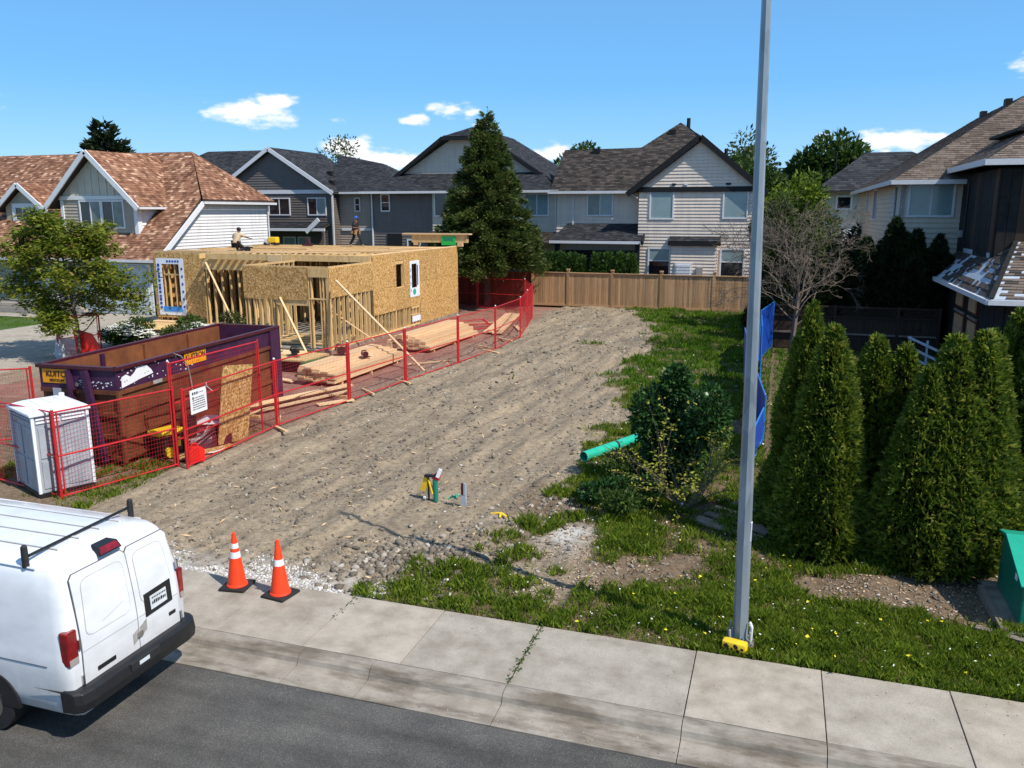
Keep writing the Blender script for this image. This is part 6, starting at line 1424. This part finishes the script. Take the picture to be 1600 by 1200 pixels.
# ---------------------------------------------------------------- vegetation
def unitv(a): return a / np.maximum(np.linalg.norm(a, axis=1, keepdims=True), 1e-9)
def leaves(C, D, N, L, W):
    D = unitv(D); Sd = unitv(np.cross(D, N)); L = np.asarray(L).reshape(-1, 1); W = np.asarray(W).reshape(-1, 1); Nn = unitv(np.cross(Sd, D))
    V = np.stack([C, C + D * L * .5 + Sd * W * .5 + Nn * W * .15, C + D * L, C + D * L * .5 - Sd * W * .5 + Nn * W * .15], 1).reshape(-1, 3)
    return V, np.arange(len(V)).reshape(-1, 4)
def cedar_mesh(name, cols, n, mat, seed, fan=5, Ls=(.08, .16), W=.052):
    r_ = np.random.default_rng(seed); Vs = []
    core = MB()
    for (dx, dy, h, R) in cols:
        k_ = int(n * h * R / sum(c[2] * c[3] for c in cols))
        t = r_.random(k_ * 3); f = np.minimum(1, .80 + t * 1.5) * (1 - t) ** .78 * 1.1
        keep = r_.random(k_ * 3) < (f + .08); t = t[keep][:k_]; f = f[keep][:k_]; k2 = len(t)
        th = r_.random(k2) * 2 * np.pi
        lump = 1 + .42 * (fbm(np.cos(th) * 1.6 + 5 + seed, t * h * 1.1 + np.sin(th) * 1.6 + 3, 3, seed) - .47) * 2
        rr_ = R * f * lump * (1 - .30 * r_.random(k2) ** 2.2) + .03
        out = np.stack([np.cos(th), np.sin(th), np.zeros(k2)], 1); z = .06 + t * h
        C = out * rr_[:, None] + np.array([dx, dy, 0]) + np.stack([np.zeros(k2), np.zeros(k2), z], 1)
        D = out * .62 + np.array([0, 0, .85]) + r_.normal(0, .33, (k2, 3)); D = unitv(D)
        tan = np.stack([-np.sin(th), np.cos(th), np.zeros(k2)], 1); N = tan + r_.normal(0, .7, (k2, 3)); Sd = unitv(np.cross(D, N))
        for j in range(fan):
            a = (j - (fan - 1) / 2) * .42 + r_.normal(0, .12, k2)
            Dj = D * np.cos(a)[:, None] + Sd * np.sin(a)[:, None]
            V, _ = leaves(C + Dj * .01, Dj, N, r_.uniform(*Ls, k2), np.full(k2, W) * r_.uniform(.7, 1.3, k2)); Vs.append(V)
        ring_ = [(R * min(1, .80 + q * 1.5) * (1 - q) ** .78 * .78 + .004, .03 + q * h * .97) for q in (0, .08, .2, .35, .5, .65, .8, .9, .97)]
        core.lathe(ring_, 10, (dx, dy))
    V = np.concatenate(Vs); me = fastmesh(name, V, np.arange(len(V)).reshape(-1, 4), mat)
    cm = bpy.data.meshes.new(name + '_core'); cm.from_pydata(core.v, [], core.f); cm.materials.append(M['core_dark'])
    return me, cm
def cedar(name, meshes, label, loc, rz, sc, group, cat='cedar'):
    t = thing(name, label, cat, loc, rz, group); t.scale = sc if hasattr(sc, '__len__') else (sc, sc, sc); ORG[t] = Vector((0, 0, 0))
    link('foliage', meshes[0], t); link('crown_shade_core', meshes[1], t)  # solid dark core put in to block light and darken the crown
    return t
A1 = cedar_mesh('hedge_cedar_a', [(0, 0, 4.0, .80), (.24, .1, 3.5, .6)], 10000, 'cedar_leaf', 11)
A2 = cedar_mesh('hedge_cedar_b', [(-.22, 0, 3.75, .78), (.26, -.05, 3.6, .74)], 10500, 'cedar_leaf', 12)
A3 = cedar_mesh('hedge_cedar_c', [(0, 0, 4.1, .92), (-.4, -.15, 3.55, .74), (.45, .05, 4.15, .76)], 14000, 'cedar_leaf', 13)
HG = 'cedars in the hedge on the right'
for mm_, lab, loc, rz, sc in (
    (A1, 'slender cedar at the left end of the hedge, behind its neighbour', (.62, 15.9, 0), 2.0, (.84, .84, 1.07)),
    (A1, 'broad pointed cedar second from the left in the hedge, in front', (.95, 14.95, 0), .3, (1.01, 1.01, 1.0)),
    (A2, 'short twin-topped cedar in the middle of the hedge', (1.95, 15.75, 0), .1, (0.96, 0.96, 1.0)),
    (A3, 'widest many-topped cedar of the hedge, standing forward', (2.85, 14.95, 0), .2, (1.03, 1.03, 0.96)),
    (A1, 'cedar squeezed behind the right side of the widest one', (3.55, 15.7, 0), 4.0, (0.95, 0.95, 0.98)),
    (A2, 'tall cedar near the right end of the hedge', (4.25, 16.3, 0), 2.4, (0.90, 0.90, 1.16)),
    (A1, 'tall cedar at the right picture edge above the green cabinet', (5.15, 16.4, 0), 5.2, (1.06, 1.06, 1.12)),
    (A3, 'cedar beyond the green cabinet at the far right end of the hedge', (6.3, 16.3, 0), 2.2, (1.01, 1.01, 1.0))):
    cedar('hedge_cedar', mm_, lab, loc, rz, sc, HG)
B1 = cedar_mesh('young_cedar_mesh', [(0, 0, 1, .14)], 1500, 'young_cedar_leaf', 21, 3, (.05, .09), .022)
for i, (x, z) in enumerate(((-14.18, 3.2), (-13.58, 3.25), (-12.77, 3.2), (-12.22, 3.05), (-11.22, 3.2), (-10.47, 3.25), (-9.69, 3.28), (-8.96, 3.2))):
    nm = ('first', 'second', 'third', 'fourth', 'fifth', 'sixth', 'seventh', 'last')[i]
    cedar('young_cedar', B1, nm + ' from the left of the young cedars in front of the cream house', (x, 52.0, .0), i * 1.3, (z * .98 + .1 * (i % 3), z, z), 'young cedars behind the cedar fence')
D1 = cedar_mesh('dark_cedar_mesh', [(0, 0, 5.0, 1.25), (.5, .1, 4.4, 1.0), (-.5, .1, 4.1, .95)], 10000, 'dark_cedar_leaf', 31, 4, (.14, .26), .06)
DK = [((4.75, 40.2), (1, 1, 1.12), 'dark pointed cedar before the corner of the beige house'), ((5.6, 40.0), (1, 1, 1.02), 'dark cedar just right of the beige house corner'), ((6.5, 39.9), (.9, .9, .98), 'dark cedar against the burnt wall'),
      ((3.6, 40.4), (1.1, 1.1, .95), 'dark cedar left of the beige house corner'), ((2.5, 40.6), (1.1, 1.1, .84), 'low dark cedar right behind the bare tree'), ((1.3, 40.8), (1.1, 1.1, .80), 'lowest dark cedar behind the bare tree trunk'), ((.1, 41.0), (1.1, 1.1, .95), 'dark cedar at the left end behind the lattice fence')]
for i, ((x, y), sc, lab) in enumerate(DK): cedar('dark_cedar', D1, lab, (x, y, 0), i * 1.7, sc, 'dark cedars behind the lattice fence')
def conifer(name, label, x, y, z0, h, R, n, mat, seed, L=(.22, .42), W=.1, trunk='bark', tr=.22, cat='conifer', group=None, p=.85, ragged=.3):
    r_ = np.random.default_rng(seed); t = thing(name, label, cat, (x, y, 0), 0, group)
    ORG[t] = Vector((0, 0, 0))
    nb = int(120 + h * 18); zb = z0 + (h - z0) * r_.random(nb) ** 1.15 * .98; thb = r_.random(nb) * 2 * np.pi
    Rb = R * (1 - (zb - z0) / (h - z0)) ** p * (1 + ragged * (r_.random(nb) - .55)) + .12
    w_ = Rb ** 1.3; idx = r_.choice(nb, n, p=w_ / w_.sum()); s_ = r_.random(n) ** .6
    th = thb[idx]; out = np.stack([np.cos(th), np.sin(th), np.zeros(n)], 1); tan = np.stack([-np.sin(th), np.cos(th), np.zeros(n)], 1)
    ln = Rb[idx] * s_; wd = (.12 + .30 * Rb[idx]) * (1 - s_ * .6) * .75
    C = out * ln[:, None] + tan * (r_.normal(0, .5, n) * wd)[:, None]
    C[:, 2] = zb[idx] + ln * .16 - (s_ ** 2) * Rb[idx] * .22 + r_.normal(0, .13, n)
    D = out * .8 + tan * r_.normal(0, .6, n)[:, None] + np.stack([np.zeros(n), np.zeros(n), r_.normal(.35, .4, n)], 1)
    V, F = leaves(C, D, r_.normal(0, 1, (n, 3)), r_.uniform(*L, n), np.full(n, W) * r_.uniform(.6, 1.4, n))
    link('crown', fastmesh('crown', V, F, mat), t)
    m = MB(); m.tube((0, 0, -.1), (0, 0, h * .93), tr, .02, 8)
    for i in range(0, nb, 3): m.tube((0, 0, zb[i]), (math.cos(thb[i]) * Rb[i] * .8, math.sin(thb[i]) * Rb[i] * .8, zb[i] + Rb[i] * .02), .03, .008, 4, cap=False)
    m.build('trunk', trunk, t, True, world=False, recalc=False); return t
conifer('big_conifer', 'big shaggy green conifer behind the timber frame, before the grey houses', -18.0, 50.2, 2.3, 12.2, 4.0, 82000, 'conifer_leaf', 41, (.18, .36), .085, tr=.24, p=.9, ragged=.22)
conifer('far_fir', 'dark fir rising behind the brown shake roof at far left', -60.8, 64, 4, 14.4, 4.6, 9000, 'fir_leaf', 42, (.5, 1.0), .3, p=.8, ragged=.6)
def grow(p, d, L, r, depth, segs, tips, r_, spread=.6, grav=0.0, kids=(2, 3), shrink=.74, wob=.18, n_=3):
    for i in range(n_):
        d2 = (d + Vector(r_.normal(0, wob, 3)) + Vector((0, 0, grav))).normalized(); q = p + d2 * (L / n_)
        segs.append((p, q, r, r * .86)); p, d, r = q, d2, r * .86
        if depth > 0 and i < n_ - 1 and r_.random() < .55:
            a = Vector(r_.normal(0, 1, 3)); a = (a - d * a.dot(d)).normalized()
            grow(p, (d * math.cos(spread * 1.2) + a * math.sin(spread * 1.2)).normalized(), L * shrink * .8, r * .6, depth - 1, segs, tips, r_, spread, grav, kids, shrink, wob, n_)
    if depth == 0: tips.append((p, d)); return
    for k_ in range(r_.integers(kids[0], kids[1] + 1)):
        a = Vector(r_.normal(0, 1, 3)); a = (a - d * a.dot(d)).normalized(); s_ = spread * r_.uniform(.6, 1.3)
        grow(p, (d * math.cos(s_) + a * math.sin(s_)).normalized(), L * shrink * r_.uniform(.8, 1.15), r * .68, depth - 1, segs, tips, r_, spread, grav, kids, shrink, wob, n_)
def wood_mesh(segs, nmax=7):
    m = MB()
    for a, b_, r0, r1 in segs: m.tube(a, b_, r0, r1, nmax if r0 > .04 else (4 if r0 > .012 else 3), cap=False)
    return m
def tips_leaves(segs, tips, n, sp, L, W, r_, flat=.3, smin=.0):
    src = [s_ for s_ in segs if s_[2] < .03]; P = np.array([list(s_[1]) for s_ in src] or [list(t_[0]) for t_ in tips])
    T = np.array([list(t_[0]) for t_ in tips]); P = np.concatenate([P, T, T]) if len(T) else P
    C = P[r_.integers(0, len(P), n)] + r_.normal(0, sp, (n, 3)) * np.array([1, 1, .55])
    D = r_.normal(0, 1, (n, 3)); D[:, 2] = D[:, 2] * flat - .12; N = r_.normal(0, .45, (n, 3)) + np.array([0, 0, 1])
    return leaves(C, D, N, r_.uniform(L * .7, L * 1.3, n), r_.uniform(W * .7, W * 1.3, n))
# young street tree, left
r_ = np.random.default_rng(51); segs = []; tips = []
t = thing('young_tree', 'young leafy tree with layered green branches beside the driveway', 'tree', (-27.9, 26.8, 0)); ORG[t] = Vector((0, 0, 0))
segs += [(Vector((0, 0, -.1)), Vector((.04, 0, 1.3)), .085, .075), (Vector((.04, 0, 1.3)), Vector((-.1, 0, 2.6)), .075, .06), (Vector((-.1, 0, 2.6)), Vector((-.35, 0, 4.2)), .06, .035), (Vector((-.35, 0, 4.2)), Vector((-.6, 0, 5.3)), .035, .015)]
for i in range(24):
    z = .95 + 4.2 * (i / 23) ** .9; a = i * 2.4; bx_ = .04 - .13 * max(0, z - 1.3)
    ln = (2.25 - .26 * abs(z - 2.4)) * r_.uniform(.75, 1.1); dx_ = math.cos(a)
    if dx_ > .5 and z < 2.6: ln *= 1.35
    if dx_ < -.5 and 2 < z < 4.5: ln *= 1.25
    grow(Vector((bx_, 0, z)), Vector((math.cos(a), math.sin(a), .38)).normalized(), ln * .62, .03, 2, segs, tips, r_, .5, -.03, (2, 3), .66, .12)
wood_mesh(segs).build('trunk', 'bark', t, True, world=False, recalc=False)
V, F = tips_leaves(segs, tips, 18000, .20, .22, .10, r_, .35); link('crown', fastmesh('crown', V, F, 'maple_leaf'), t)
# bare tree
r_ = np.random.default_rng(61); segs = []; tips = []
t = thing('bare_tree', 'leafless tree with tangled pale grey branches behind the blue fence', 'tree', (.65, 36.9, 0)); ORG[t] = Vector((0, 0, 0))
segs.append((Vector((0, 0, -.1)), Vector((.1, 0, 1.5)), .13, .11)); segs.append((Vector((.1, 0, 1.5)), Vector((0.15, 0, 2.6)), .11, .09))
for i in range(13):
    a = i * 2.4 + .5; z = 1.2 + i * .17
    grow(Vector((.12, 0, z)), Vector((math.cos(a) * .9, math.sin(a) * .7, .42 + .11 * i)).normalized(), 1.75, .040, 5, segs, tips, r_, .5, .004, (2, 2), .70, .22)
wood_mesh([(a_, b_, max(q0, .006), max(q1, .005)) for a_, b_, q0, q1 in segs], 6).build('branches', 'bark_grey', t, True, world=False, recalc=False)
V, F = tips_leaves(segs, tips, 700, .1, .09, .04, r_); link('buds', fastmesh('buds', V, F, 'shrub_leaf'), t)['kind'] = 'stuff'
def crown(name, label, c, R, h0, n, L, W, mat, seed, cat='tree', group=None, lobes=9, trunk=True):
    r_ = np.random.default_rng(seed); t = thing(name, label, cat, c, 0, group); ORG[t] = Vector((0, 0, 0))
    lc = r_.normal(0, .45, (lobes, 3)) * np.array([R[0], R[1], R[2] * .9]); lc[:, 2] += h0 + R[2] * .95; lr = r_.uniform(.38, .62, lobes)
    i = r_.integers(0, lobes, n); u = unitv(r_.normal(0, 1, (n, 3))); rad_ = r_.random(n) ** .35
    C = lc[i] + u * (rad_ * lr[i])[:, None] * np.array(R); D = u + r_.normal(0, .7, (n, 3)); N = r_.normal(0, 1, (n, 3))
    V, F = leaves(C, D, N, r_.uniform(L * .6, L * 1.4, n), r_.uniform(W * .6, W * 1.4, n)); link('crown', fastmesh('crown', V, F, mat), t)
    if trunk:
        m = MB(); m.tube((0, 0, -.1), (0, 0, h0 + R[2]), .1 + .03 * R[2], .04, 8)
        for k_ in range(lobes): m.tube((0, 0, h0 * .7), tuple(lc[k_]), .06, .015, 5, cap=False)
        m.build('trunk', 'bark', t, True, world=False, recalc=False)
    return t
crown('round_tree', 'large dark green tree beyond the fences, left of the far deck house', (3.0, 84, 0), (4.6, 4, 4.6), 4, 11000, .6, .3, 'tree_leaf', 71)
crown('round_tree', 'mid green tree just right of the lamp post behind the gardens', (-2.4, 82, 0), (4.0, 4, 4.2), 2.6, 9000, .55, .28, 'tree_leaf', 72)
crown('bright_tree', 'yellow-green tree behind the bare tree', (1.5, 62, 0), (1.7, 1.6, 4.0), 1.6, 5000, .36, .15, 'bright_tree_leaf', 73)
crown('bright_tree', 'yellow-green tree lower down beside the lamp post', (-1.1, 60, 0), (1.3, 1.3, 3.6), 1.0, 3600, .36, .15, 'bright_tree_leaf', 74)
crown('round_tree', 'pale leafy treetop behind the charcoal house roof', (-48, 84, 0), (3.2, 3, 3.0), 8.2, 900, .45, .16, 'shrub_leaf', 75)
crown('bright_tree', 'bright treetop in the gap between charcoal and grey houses', (-38, 92, 0), (3.2, 3, 3.2), 6.2, 5000, .5, .26, 'bright_tree_leaf', 76)
crown('round_tree', 'small green treetop between the grey and cream houses', (-22.8, 96, 0), (3.6, 3, 3.0), 6.3, 4000, .5, .26, 'tree_leaf', 77)
crown('round_tree', 'pale treetop behind the right slope of the cream house roof', (-4.0, 88, 0), (3.2, 3, 3.4), 5.5, 2600, .5, .22, 'shrub_leaf', 78)
crown('dark_shrub', 'tall olive shrub right of the lamp post behind the bare tree', (1.25, 43.5, 0), (1.7, 1.5, 3.0), .8, 13000, .26, .08, 'conifer_leaf', 79, 'shrub')
crown('dark_shrub', 'dense dark shrub filling the corner by the cedar fence end', (.6, 46.5, 0), (2.4, 1.8, 2.4), .2, 9000, .28, .1, 'dark_cedar_leaf', 80, 'shrub')
crown('dark_shrub', 'dark bushes in front of the far deck house', (5.0, 62, 0), (4.5, 2, 2.4), .1, 7000, .4, .16, 'dark_cedar_leaf', 81, 'shrub')
# evergreen bush and half-bare shrub on the lot
crown('evergreen_bush', 'dense dark green broadleaf bush at the edge of the bare lot', (-1.9, 17.8, 0), (.80, .8, 1.22), .02, 21000, .12, .062, 'bush_leaf', 82, 'bush', lobes=13)
r_ = np.random.default_rng(91); segs = []; tips = []
t = thing('budding_shrub', 'spindly shrub with yellow-green new leaves in front of the dark bush', 'shrub', (-1.55, 16.4, 0)); ORG[t] = Vector((0, 0, 0))
for i in range(17):
    a = i * 2.4; grow(Vector((math.cos(a) * .08, math.sin(a) * .08, 0)), Vector((math.cos(a) * r_.uniform(.35, 1.0), math.sin(a) * .6, r_.uniform(.5, 1.1))).normalized(), r_.uniform(.7, 1.25), .017, 2, segs, tips, r_, .38, .01, (1, 2), .75, .14)
wood_mesh(segs).build('stems', 'bark_grey', t, True, world=False, recalc=False)
V, F = tips_leaves(segs, tips, 1500, .05, .075, .04, r_); link('leaves', fastmesh('leaves', V, F, 'yellow_leaf'), t)
for i, (x, y, R_, hh_, lab) in enumerate(((-2.75, 15.4, .42, .3, 'low leafy weed clump left of the spindly shrub'), (-3.3, 16.3, .4, .28, 'low leafy weed at the foot of the green pipe'), (-3.0, 17.6, .5, .4, 'leafy weed clump where the green pipe meets the bush'), (-2.6, 16.6, .55, .38, 'leafy weed mound between pipe and spindly shrub'))):
    crown('weed_clump', lab, (x, y, 0), (R_, R_, hh_), 0, 1300, .11, .05, 'bush_leaf' if i % 2 else 'tree_leaf', 100 + i, 'weed', 'leafy weeds on the lot', 5, False)
# flower bed by the drive
for i, (x, y, R_, lab) in enumerate(((-28.0, 29.7, 1.25, 'white flowering shrub at the near end of the bed beside the driveway'), (-25.0, 30.6, 1.1, 'smaller white flowering shrub partly behind the dumpster rim'))):
    t = crown('flowering_shrub', lab, (x, y, 0), (R_, .9, .5), .1, 3600, .16, .07, 'tree_leaf', 110 + i, 'shrub', 'white flowering shrubs', 7, False)
    r_ = np.random.default_rng(120 + i); n = 420; th = r_.random(n) * 6.28; q = r_.random(n) ** .5
    C = np.stack([np.cos(th) * q * R_ * 1.0, np.sin(th) * q * .9, .98 - .45 * q ** 2 + r_.normal(0, .06, n)], 1); Vs = []
    for j in range(5):
        a = j * 1.2566 + r_.random(n); D = np.stack([np.cos(a), np.sin(a), np.full(n, .25)], 1); V, _ = leaves(C, D, np.tile([0., -.4, 1.], (n, 1)), np.full(n, .12), np.full(n, .10)); Vs.append(V)
    V = np.concatenate(Vs); o = link('blossoms', fastmesh('blossoms', V, np.arange(len(V)).reshape(-1, 4), 'white_flower'), t); o['kind'] = 'stuff'
for i, (x, y, R_, lab) in enumerate(((-26.5, 32.0, 1.3, 'low green shrub behind the white flowers'), (-23.6, 32.3, 1.2, 'low olive shrub below the left OSB wall'), (-24.8, 29.6, .9, 'small green shrub beside the dumpster corner'), (-33.5, 38.9, .0, ''), )):
    if R_: crown('low_shrub', lab, (x, y, 0), (R_, .9, .55), .05, 2600, .14, .06, 'shrub_leaf', 130 + i, 'shrub', 'low shrubs in the garden bed', 7, False)

# ---------------------------------------------------------------- grass, stones, litter
def blades(name, x0, x1, y0, y1, n, hmin, hmax, w_, mat, prob, seed, label):
    r_ = np.random.default_rng(seed); x = r_.uniform(x0, x1, n); y = r_.uniform(y0, y1, n)
    p = prob(x, y); cl = np.clip(fbm(x * 3.1, y * 3.1, 3, 23) * 2.4 - .6, .12, 1.3); k_ = r_.random(n) < p * np.clip(cl + .15, 0, 1); x, y, cl = x[k_], y[k_], cl[k_]; n = len(x)
    z = height(x, y); h_ = r_.uniform(hmin, hmax, n) * (.45 + .75 * cl); a = r_.random(n) * 6.283; ln = r_.uniform(.1, .75, n) * h_; b_ = r_.random(n) * 6.283
    s_ = np.stack([np.cos(a), np.sin(a), np.zeros(n)], 1) * (w_ / 2); B = np.stack([x, y, z - .01], 1); T = B + np.stack([np.cos(b_) * ln, np.sin(b_) * ln, h_], 1)
    Md = B + np.stack([np.cos(b_) * ln * .3, np.sin(b_) * ln * .3, h_ * .6], 1)
    V = np.stack([B - s_, B + s_, Md + s_ * .7, T], 1).reshape(-1, 3)
    o = link(name, fastmesh(name, V, np.arange(len(V)).reshape(-1, 4), mat)); setp(o, label, 'grass', kind='stuff'); return o
inl = lambda x, y: (x < np.where(y < 17.5, 6, np.where(y < 39, -.1, .5)))
gp = lambda x, y: grassy(x, y) * inl(x, y)
blades('grass', -6.4, 7, 10.72, 17.5, 300000, .06, .19, .016, 'grass_blade', gp, 201, 'tufty green grass along the pavement and around the weeds')
blades('grass', -5.8, .4, 17.5, 28, 140000, .07, .2, .022, 'grass_blade', gp, 202, 'green grass between the bare lot and the blue fence')
blades('grass', -9.5, .2, 28, 50.6, 100000, .08, .24, .03, 'lawn_blade', gp, 203, 'bright green grass growing in front of the cedar fence')
blades('lawn', .0, 6.6, 17.5, 38.3, 90000, .05, .13, .028, 'lawn_blade', lambda x, y: (x > -.3) * np.ones_like(x), 204, 'bright lawn between the blue fence and the burnt house')
blades('grass', -17.6, -13.3, 12.5, 19.5, 60000, .06, .17, .017, 'grass_blade', lambda x, y: np.clip(fbm(x * 1.3, y * 1.3, 3, 31) * 5 - 2.0, 0, 1) * (x < -13.6 + .25 * (15.5 - y) * (y < 15.5)) * (x > -17.6), 205, 'rough grass behind the red fence near the dumpster')
blades('lawn', -.9, 7, 10.72, 13.4, 110000, .06, .15, .015, 'grass_blade', lambda x, y: np.clip((grassy(x, y) - .35) * 3, 0, 1) + 1.0 * (grassy(x, y) > .5), 209, 'dense green verge grass right of the lamp post')
blades('lawn', -45, -38.3, 30, 36, 16000, .06, .12, .05, 'lawn_blade', lambda x, y: np.ones_like(x), 206, 'neighbour lawn beyond the driveway at far left')
blades('dry_grass', -6.0, 6.5, 10.75, 18, 30000, .03, .12, .011, 'dry_blade', lambda x, y: np.clip(grassy(x, y) * 1.2 + .12, 0, .8) * (x > -5.5), 207, 'dry straw mixed into the green grass')
blades('grass', -27.9, -18.5, 27.5, 33, 16000, .08, .2, .035, 'grass_blade', lambda x, y: np.ones_like(x) * .8, 208, 'grass and ground cover in the garden bed')
ICO = np.array([(0, 0, 1), *[(math.cos(i * 1.2566) * .894, math.sin(i * 1.2566) * .894, .447) for i in range(5)], *[(math.cos(i * 1.2566 + .628) * .894, math.sin(i * 1.2566 + .628) * .894, -.447) for i in range(5)], (0, 0, -1)])
IF = [(0, 1 + i, 1 + (i + 1) % 5) for i in range(5)] + [(1 + i, 6 + i, 1 + (i + 1) % 5) for i in range(5)] + [(1 + (i + 1) % 5, 6 + i, 6 + (i + 1) % 5) for i in range(5)] + [(6 + i, 11, 6 + (i + 1) % 5) for i in range(5)]
def stones(name, x0, x1, y0, y1, n, smin, smax, mat, prob, seed, label, pw=3.0, flat=.65, cat='gravel'):
    r_ = np.random.default_rng(seed); x = r_.uniform(x0, x1, n); y = r_.uniform(y0, y1, n); k_ = r_.random(n) < prob(x, y); x, y = x[k_], y[k_]; n = len(x)
    s_ = smin + (smax - smin) * r_.random(n) ** pw; z = height(x, y) + s_ * .15
    a = r_.random(n) * 6.283; sx = r_.uniform(.7, 1.35, n); sy = r_.uniform(.6, 1.1, n)
    P = ICO[None] * (1 + r_.normal(0, .25, (n, 12, 1))); P = P * np.stack([sx, sy, np.full(n, flat) * r_.uniform(.6, 1.2, n)], 1)[:, None] * s_[:, None, None]
    ca, sa = np.cos(a)[:, None], np.sin(a)[:, None]; tz = r_.normal(0, .25, (n, 1))
    X_ = P[..., 0] * ca - P[..., 1] * sa; Y_ = P[..., 0] * sa + P[..., 1] * ca; Z_ = P[..., 2] + X_ * tz
    V = np.stack([X_ + x[:, None], Y_ + y[:, None], Z_ + z[:, None]], -1).reshape(-1, 3)
    F = (np.array(IF)[None] + (np.arange(n) * 12)[:, None, None]).reshape(-1, 3)
    o = link(name, fastmesh(name, V, F, mat)); setp(o, label, cat, kind='stuff'); return o
lot = lambda x, y: (x > -13.1 + .05 * (y - 15) * 0) * (1 - .85 * grassy(x, y)) * (fbm(x * .9, y * .9, 3, 44) * 1.6 - .2)
stones('gravel', -13, 3, 10.75, 17, 17000, .007, .055, 'stone', lot, 301, 'small grey-brown stones strewn over the near bare soil', 4.5, .5)
stones('gravel', -13, -3, 17, 27, 10000, .010, .07, 'stone', lot, 302, 'stones scattered over the middle of the bare lot', 5, .5)
stones('gravel', -13, -4, 27, 50, 6000, .02, .09, 'stone', lot, 303, 'stones and clods on the far part of the bare lot', 4)
cob = lambda x, y: np.exp(-(((x + 5.6) / 1.25) ** 2 + ((y - 12.1) / 1.15) ** 2)) * (1 - .7 * grassy(x, y))
stones('rubble', -8.5, -3.4, 10.8, 14.6, 5200, .02, .085, 'stone', cob, 304, 'patch of coarse rubble where the lot meets the pavement', 1.8)
wg = lambda x, y: np.clip(1.35 - (y - 10.72) / .75, 0, 1) * (fbm(x * 1.6, y * 2.5, 3, 6) > .38)
stones('white_gravel', -11.6, -5.7, 10.72, 11.7, 7500, .008, .032, 'white_gravel', wg, 305, 'pale crushed gravel spilling over the pavement edge', 2.2, .7)
ck = lambda x, y: np.exp(-(((x + 4.1) / .8) ** 2 + ((y - 15.7) / 1.0) ** 2))
stones('clods', -6, -2, 13.5, 18, 2200, .02, .085, 'stone', ck, 306, 'dark clods and stones by the mouth of the green pipe', 2.5)
stones('gravel', -20, -13, 16, 45, 4000, .012, .05, 'stone', lambda x, y: np.where((x < -17.9) & (y > 26), 0, .5), 307, 'stones on the reddish soil inside the red fence', 3)
stones('gravel', 1.0, 6.5, 11.5, 14.6, 2500, .008, .03, 'stone', lambda x, y: 1 - grassy(x, y), 308, 'small stones on the bare strip in front of the hedge', 2.5)
def chips(name, x0, x1, y0, y1, n, prob, seed, L, W, mat, label, up=.02, cat='litter', nz_=.3):
    r_ = np.random.default_rng(seed); x = r_.uniform(x0, x1, n); y = r_.uniform(y0, y1, n); k_ = r_.random(n) < prob(x, y); x, y = x[k_], y[k_]; n = len(x)
    C = np.stack([x, y, height(x, y) + up * r_.random(n) + .004], 1); a = r_.random(n) * 6.283; D = np.stack([np.cos(a), np.sin(a), r_.normal(0, .15, n)], 1)
    V, F = leaves(C, D, np.array([0, 0, 1.]) + r_.normal(0, nz_, (n, 3)), r_.uniform(L * .5, L * 1.5, n), r_.uniform(W * .5, W * 1.4, n)); o = link(name, fastmesh(name, V, F, mat)); setp(o, label, cat, kind='stuff')
chips('leaf_litter', -4.5, 6.3, 11.0, 16.5, 11000, lambda x, y: np.clip(1.15 - grassy(x, y), 0, 1) * (x > -4.2) * np.clip(fbm(x * 1.5, y * 1.5, 3, 55) * 3 - .8, 0, 1), 401, .06, .028, 'chip', 'dry leaves and wood chips on the bare patches')
chips('wood_scraps', -13, -4.5, 11.3, 30, 420, lambda x, y: np.ones_like(x), 402, .17, .03, 'lumber_pile', 'splinters and pale wood scraps on the bare soil')
chips('daisies', -5.5, 6, 10.8, 15.5, 900, lambda x, y: grassy(x, y) * .7, 403, .035, .03, 'white_flower', 'tiny white daisies in the grass', .14, 'flowers')
chips('daisies', -5.2, 5, 16, 36, 700, lambda x, y: grassy(x, y) * .8, 404, .05, .05, 'white_flower', 'tiny white daisies in the farther grass', .15, 'flowers')
chips('dandelions', -4, 6, 10.8, 14.5, 130, lambda x, y: grassy(x, y), 405, .05, .05, 'yellow_flower', 'yellow dandelions in the grass by the pavement', .14, 'flowers')
chips('road_litter', -9.5, -3, 8.42, 9.1, 90, lambda x, y: np.ones_like(x), 406, .05, .03, 'chip', 'dead leaves lying in the gutter', .0) if False else None

chips('joint_weeds', -3.06, -2.97, 9.12, 10.7, 260, lambda x, y: np.ones_like(x), 410, .045, .02, 'tree_leaf', 'moss and tiny weeds growing in the pavement joint', .04, 'weeds')
chips('joint_weeds', -6.12, -6.02, 9.9, 10.75, 90, lambda x, y: np.ones_like(x), 411, .045, .02, 'tree_leaf', 'tiny weeds in the farther pavement joint', .04, 'weeds')
for (xa, ya, xb, yb, n_, sd, lab) in ((-11, 9.15, 6, 10.7, 500, 420, 'grit and small leaves scattered on the pavement'), (-11, 8.45, 6, 8.8, 500, 421, 'grit and dead leaves collected in the gutter')):
    r_ = np.random.default_rng(sd); x = r_.uniform(xa, xb, n_); y = ya + (yb - ya) * r_.random(n_) ** (.5 if sd == 420 else 1.6 if 0 else 1)
    z = np.where(y > 9, .018, -.135 if sd == 421 else .018); C = np.stack([x, y, z], 1); a = r_.random(n_) * 6.28
    V, F = leaves(C, np.stack([np.cos(a), np.sin(a), r_.normal(0, .1, n_)], 1), np.array([0, 0, 1.]) + r_.normal(0, .2, (n_, 3)), r_.uniform(.008, .035, n_), r_.uniform(.006, .018, n_)); setp(link('grit', fastmesh('grit', V, F, 'chip')), lab, 'litter', kind='stuff')
